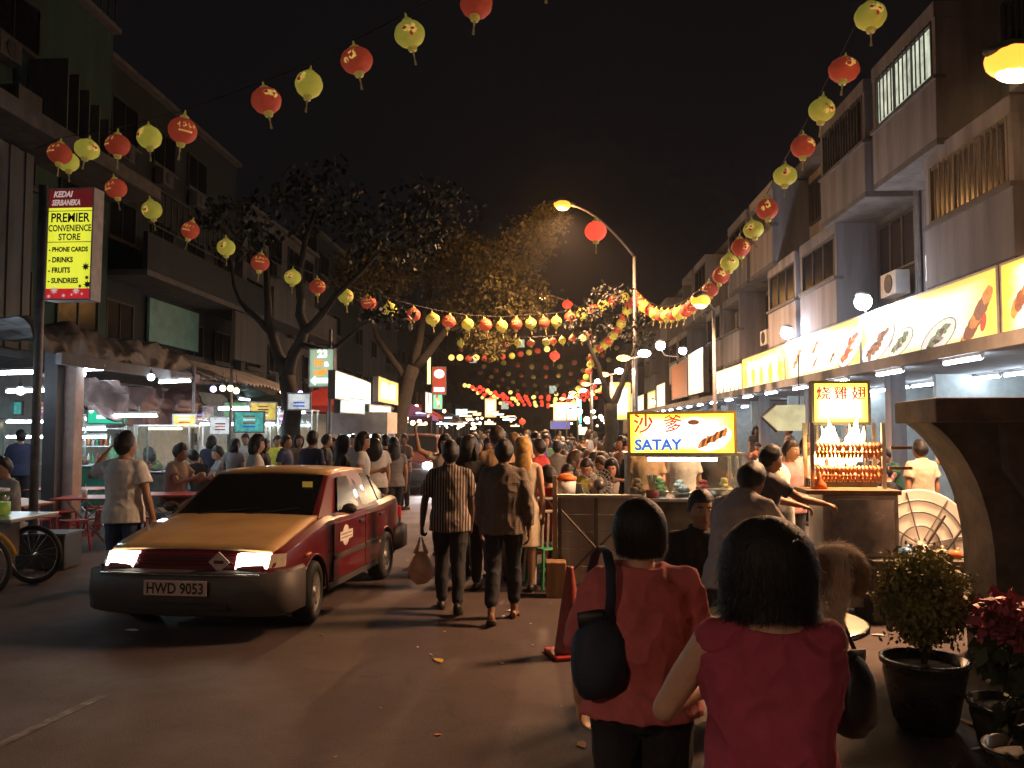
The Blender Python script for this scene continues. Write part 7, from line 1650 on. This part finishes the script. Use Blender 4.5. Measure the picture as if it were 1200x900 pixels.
CL = dict(white=(.52, .50, .47), black=(.014, .014, .016), red=(.36, .025, .022), navy=(.03, .04, .09), grey=(.20, .19, .19), brown=(.16, .10, .07), yellow=(.62, .60, .06), blue=(.06, .09, .28), tan=(.40, .26, .14), pink=(.46, .22, .22), green=(.07, .18, .09), cream=(.50, .43, .32), purple=(.12, .07, .26), orange=(.62, .14, .03))
def add(kind, px, d, rz, col, label, s=None, skin='tan', bottom='black', hairc=(.012, .010, .010), group=None, z=0.):
    if s is None: s = {'woman': .95, 'bob': .94, 'dress': .96, 'wave': .95, 'sitw': .95}.get(kind, 1.0)
    return place(PROTO[kind], GD(px, d, z), R(rz), s, label, CL[col], CL[bottom] if isinstance(bottom, str) else bottom, skin, hairc, group=group)
add('dress', 613, 9.6, -5, 'cream', 'blonde woman in a pale dress walking with the crowd', .99, 'pale', 'cream', (.45, .27, .08))
add('man', 583, 10.3, 10, 'tan', 'tall man in a tan shirt walking ahead of the checked shirt', 1.07, 'pale', 'grey', (.05, .03, .02))
add('bob', 549, 9.7, 0, 'black', 'woman in black walking just ahead of the striped shirt', 1.0, 'tan')
add('walk', 541, 10.8, 6, 'black', 'man in a black shirt ahead of the striped shirt', 1.0, 'brown')
add('wave', 522, 12.4, 172, 'cream', 'woman facing the taxi with one arm raised', 1.0, 'tan', 'grey')
add('walk', 560, 13.5, 175, 'blue', 'man in a blue violet shirt walking through the crowd', .98, 'tan')
add('woman', 572, 14.5, 185, 'brown', 'long haired woman in brown coming through the crowd', .97)
add('man', 603, 12.0, 0, 'white', 'man in a white shirt beside the blonde woman', 1.02, 'pale', 'grey', (.20, .12, .05))
add('walk', 632, 12.3, 60, 'red', 'man in a red shirt turned to the tables', .98, 'tan')
add('sit', 646, 10.6, 20, 'red', 'person in dark red seated behind the boarded panel', 1.05, 'tan')
add('sit', 664, 12.2, 180, 'black', 'diner in black seated behind the orange bucket', 1.02)
add('sitb', 690, 13.2, 170, 'yellow', 'diner in a bright yellow shirt at the crowded tables', 1.1, 'tan')
add('man', 737, 12.2, 110, 'black', 'thin person in black leaning by the satay glass', .96)
add('sitw', 716, 12.8, 190, 'grey', 'woman in grey seated by the fan', 1.05)
add('man', 757, 11.6, 180, 'tan', 'cook in tan behind the satay glass, by the stalks', 1.0, 'pale')
add('walk', 800, 11.7, 175, 'white', 'cook in white behind the satay glass', 1.0, 'tan')
add('bob', 836, 11.8, 185, 'black', 'woman in black behind the satay glass, by the steel bowl', 1.0, 'tan')
add('man', 925, 10.0, 200, 'pink', 'vendor in a pink shirt behind the grill', .98, 'tan')
add('man', 944, 11.4, 170, 'white', 'vendor in white near the pale teal flap', 1.0, 'tan')
add('walk', 1078, 11.0, 15, 'cream', 'cook in a cream T-shirt behind the leaning round table', .98, 'tan')
add('sitw', 915, 9.2, 90, 'white', 'diner with a white headscarf seated behind the man in grey', 1.1, 'tan', 'grey', (.55, .54, .52))
add('sit', 883, 10.4, 150, 'brown', 'diner in brown seated behind the satay cart end', 1.1)
# left side people
add('bob', 300, 12.3, -60, 'white', 'woman in a white top standing behind the taxi roof', 1.0, 'pale', 'navy')
add('man', 366, 13.5, -30, 'navy', 'man in a dark striped top among the people behind the taxi', 1.04, 'brown')
add('woman', 402, 13.0, -70, 'black', 'woman in black with bare arms behind the taxi', 1.0, 'tan')
add('bob', 424, 12.8, -80, 'white', 'woman with white top and black jacket sleeves behind the taxi', 1.02, 'tan', 'white')
add('walk', 441, 14.2, 40, 'white', 'man in a white shirt with a black backpack behind the taxi', 1.02, 'tan')
add('woman', 462, 15.0, 20, 'grey', 'woman in grey walking towards the dull red car', .97, 'tan')
add('man', 452, 16.0, 0, 'black', 'man in black beside the grey kiosk', 1.0, 'tan')
add('sit', 205, 14.9, -100, 'brown', 'man in a brown T-shirt seated at a red table', 1.22, 'brown', 'tan')
add('sit', 14, 11.4, 150, 'grey', 'man in grey seated at the red table by the hand cart', 1.12, 'tan')
add('man', 25, 16.0, 30, 'navy', 'man in navy standing by the dark steel column', .98, 'tan', z=.12)
add('sitb', 238, 16.2, 60, 'black', 'person in black hunched beside the red tables', 1.15)
add('sit', 262, 17.5, 120, 'grey', 'person in grey seated by the thin steel post', 1.15)
add('man', 325, 18.5, 190, 'yellow', 'man in a yellow shirt at the juice stall', .98, 'tan')
add('woman', 350, 17.5, 200, 'brown', 'woman in brown beside the juice stall', 1.0)
add('man', 288, 19.5, 170, 'white', 'stall holder in white at the wide glass stall', 1.0)
add('bob', 248, 18.5, 20, 'navy', 'woman in navy passing the glass snack case', .97)
add('sitw', 178, 18.2, 90, 'black', 'woman in black seated near the drinks stall', 1.1)
add('man', 138, 19.2, 175, 'green', 'stall holder in green at the drinks stall', 1.0)
for k, (px, d) in enumerate(((382, 17), (392, 19), (415, 18.5), (432, 20.5), (474, 19.5), (310, 16.5), (335, 16.0), (275, 16.8), (230, 20), (448, 22))):
    c_ = ('black', 'navy', 'grey', 'white', 'brown')[k % 5]; kd = ('man', 'woman', 'walk', 'bob')[k % 4]
    add(kd, px, d, random.uniform(0, 360), c_, 'passer-by in ' + c_ + ' between the kiosk and the glass stalls', None, random.choice(('tan', 'brown', 'pale')), group='passers-by by the kiosk in ' + c_)
# small backpack on the man in white
bk = P(438, 527, 13.95); bpk = MB().sphere((0, 0, 0), (.15, .09, .2), 14, 10).build('backpack', M_blkb, None, True, loc=bk); tag(bpk, 'black backpack on the man in the white shirt', 'bag')
# ---------------------------------------------------------------- the crowd
rc = random.Random(11); ck = ['white', 'black', 'red', 'navy', 'grey', 'brown', 'pink', 'cream', 'blue', 'green', 'orange', 'purple', 'black', 'grey', 'brown', 'tan']
pos = []
def free(p, r):
    return all((p.x - q.x) ** 2 + (p.y - q.y) ** 2 > r * r for q in pos)
nC = 0; tries = 0
while nC < 120 and tries < 5000:
    tries += 1
    d = 13.5 + 46 * rc.random() ** 1.5; px = rc.uniform(556, 752) if d > 20 else rc.uniform(612, 735); p = GD(px, d)
    if p.x < -3.4 or not free(p, .62): continue
    pos.append(p); nC += 1; c_ = rc.choice(ck)
    road = p.x < .2
    kd = rc.choice(('walk', 'man', 'woman', 'bob', 'dress')) if road or rc.random() < .12 else rc.choice(('sit', 'sitw', 'sitb'))
    if road: lb = 'person in ' + c_ + ' walking in the far crowd'; g = 'far walkers in ' + c_
    elif kd.startswith('sit'): lb = 'diner in ' + c_ + ' seated at the crowded tables'; g = 'diners in ' + c_
    else: lb = 'person in ' + c_ + ' standing among the crowded tables'; g = 'standing among tables in ' + c_
    place(PROTO[kd], p, rc.uniform(0, 6.28) if not road else rc.choice((0, math.pi)) + rc.uniform(-.4, .4), rc.uniform(.94, 1.06) * (1.12 if kd.startswith('sit') else 1), lb, CL[c_], CL[rc.choice(('black', 'navy', 'grey', 'brown'))], rc.choice(('tan', 'tan', 'pale', 'brown')), rc.choice(((.012, .010, .010), (.012, .010, .010), (.05, .03, .02))), group=g)
for k in range(26):
    while True:
        p = V3(rc.uniform(4.0, 7.2), rc.uniform(12.0, 34), .0)
        if free(p, .65): break
    pos.append(p); c_ = rc.choice(ck); kd = rc.choice(('sit', 'sitw', 'sitb', 'man', 'bob')); p.z = .12 if p.x > RX else 0
    place(PROTO[kd], p, rc.uniform(0, 6.28), 1.05, 'diner in ' + c_ + ' at the restaurant under the food signs', CL[c_], CL['black'], rc.choice(('tan', 'pale', 'brown')), group='restaurant diners in ' + c_)
# tables and stools in the crowd
def dining_table(loc, m, label, group):
    t = empty('dining_table', loc, 0, label, 'table', group)
    MB().lathe([(0, .71), (.48, .71), (.50, .72), (.50, .74), (.48, .75), (0, .75)], 24).build('tabletop', m, t, True)
    for k in range(4): a = math.pi / 4 + k * math.pi / 2; MB().tube([(.36 * math.cos(a), .36 * math.sin(a), 0), (.2 * math.cos(a), .2 * math.sin(a), .71)], .014, 6).build('leg', M_alu, t)
    for k in range(3): a = 2 * k + loc[0]; MB().lathe([(.05, .751), (.09, .77), (.085, .77), (.04, .756)], 12, c=(.25 * math.cos(a), .25 * math.sin(a), 0)).build('plate', M_whitep, t, True)
nT = 0
for k in range(400):
    d = rc.uniform(11.5, 34); p = GD(rc.uniform(640, 760), d)
    if p.x < .5 or not free(p, .55) or (abs(p.x - 2.0) < 1.2 and p.y < 12.6): continue
    pos.append(p); dining_table(p, M_redt if nT % 2 else M_whitep, ('red' if nT % 2 else 'white') + ' round dining table with plates among the seated crowd', 'round tables, ' + ('red' if nT % 2 else 'white')); nT += 1
    if nT >= 14: break
# things by the boarded panel
bkt = MB().lathe([(.08, 0), (.10, .02), (.12, .2), (.125, .2), (.11, .02)], 18).build('bucket', M_whitep, None, True, loc=GD(663, 10.4, .98)); tag(bkt, 'white tub with orange lid behind the boarded panel', 'tub'); MB().lathe([(.12, .2), (.13, .2), (.13, .24), (.06, .28), (0, .285)], 18).build('lid', M_org, bkt, True)
sd_ = folding_table(GD(668, 10.5), 0, .9, .5, M_ply, 'plain side table behind the boarded panel', z=.98)
cbk = empty('plastic_chair', GD(640, 10.1), R(20), 'white plastic chair beside the pale timber post', 'chair')
MB().bb((-.22, -.2, .42), (.22, .22, .45)).build('seat', M_whitep, cbk, bevel=.01)
MB().tube([(-.2, -.22, .45), (-.2, -.25, .75), (-.12, -.26, .86), (.12, -.26, .86), (.2, -.25, .75), (.2, -.22, .45)], .02, 8).build('back_frame', M_whitep, cbk, True)
for k in range(5): MB().tube([(-.13 + .065 * k, -.22, .45), (-.13 + .065 * k, -.255, .86)], .014, 6).build('back_slat', M_whitep, cbk)
for sx in (-1, 1):
    for sy in (-1, 1): MB().tube([(sx * .22, sy * .21, 0), (sx * .19, sy * .18, .42)], .018, 6).build('leg', M_whitep, cbk)
for k, (px, d) in enumerate(((628, 11.2), (655, 11.4), (640, 9.9), (708, 12.0), (675, 13.0), (690, 12.6), (725, 13.3))): stool(GD(px, d), .3 * k, M_grn if k % 3 else M_redp, ('green' if k % 3 else 'red') + ' plastic stool among the tables by the satay cart', 'right stools ' + ('green' if k % 3 else 'red'))
# ================================================================ smoky night air
hz = MB().bb((-60, -40, -1.2), (60, 190, 26)).build('haze', None); hz['kind'] = 'stuff'
hm = bpy.data.materials.new('smoky_air'); hm.use_nodes = True; hn = hm.node_tree
for n_ in list(hn.nodes): hn.nodes.remove(n_)
ho = hn.nodes.new('ShaderNodeOutputMaterial'); hv = hn.nodes.new('ShaderNodeVolumePrincipled')
hv.inputs['Color'].default_value = (.8, .78, .76, 1); hv.inputs['Density'].default_value = .0006; hv.inputs['Anisotropy'].default_value = .7
hn.links.new(hv.outputs[0], ho.inputs['Volume']); hz.data.materials.clear(); hz.data.materials.append(hm)
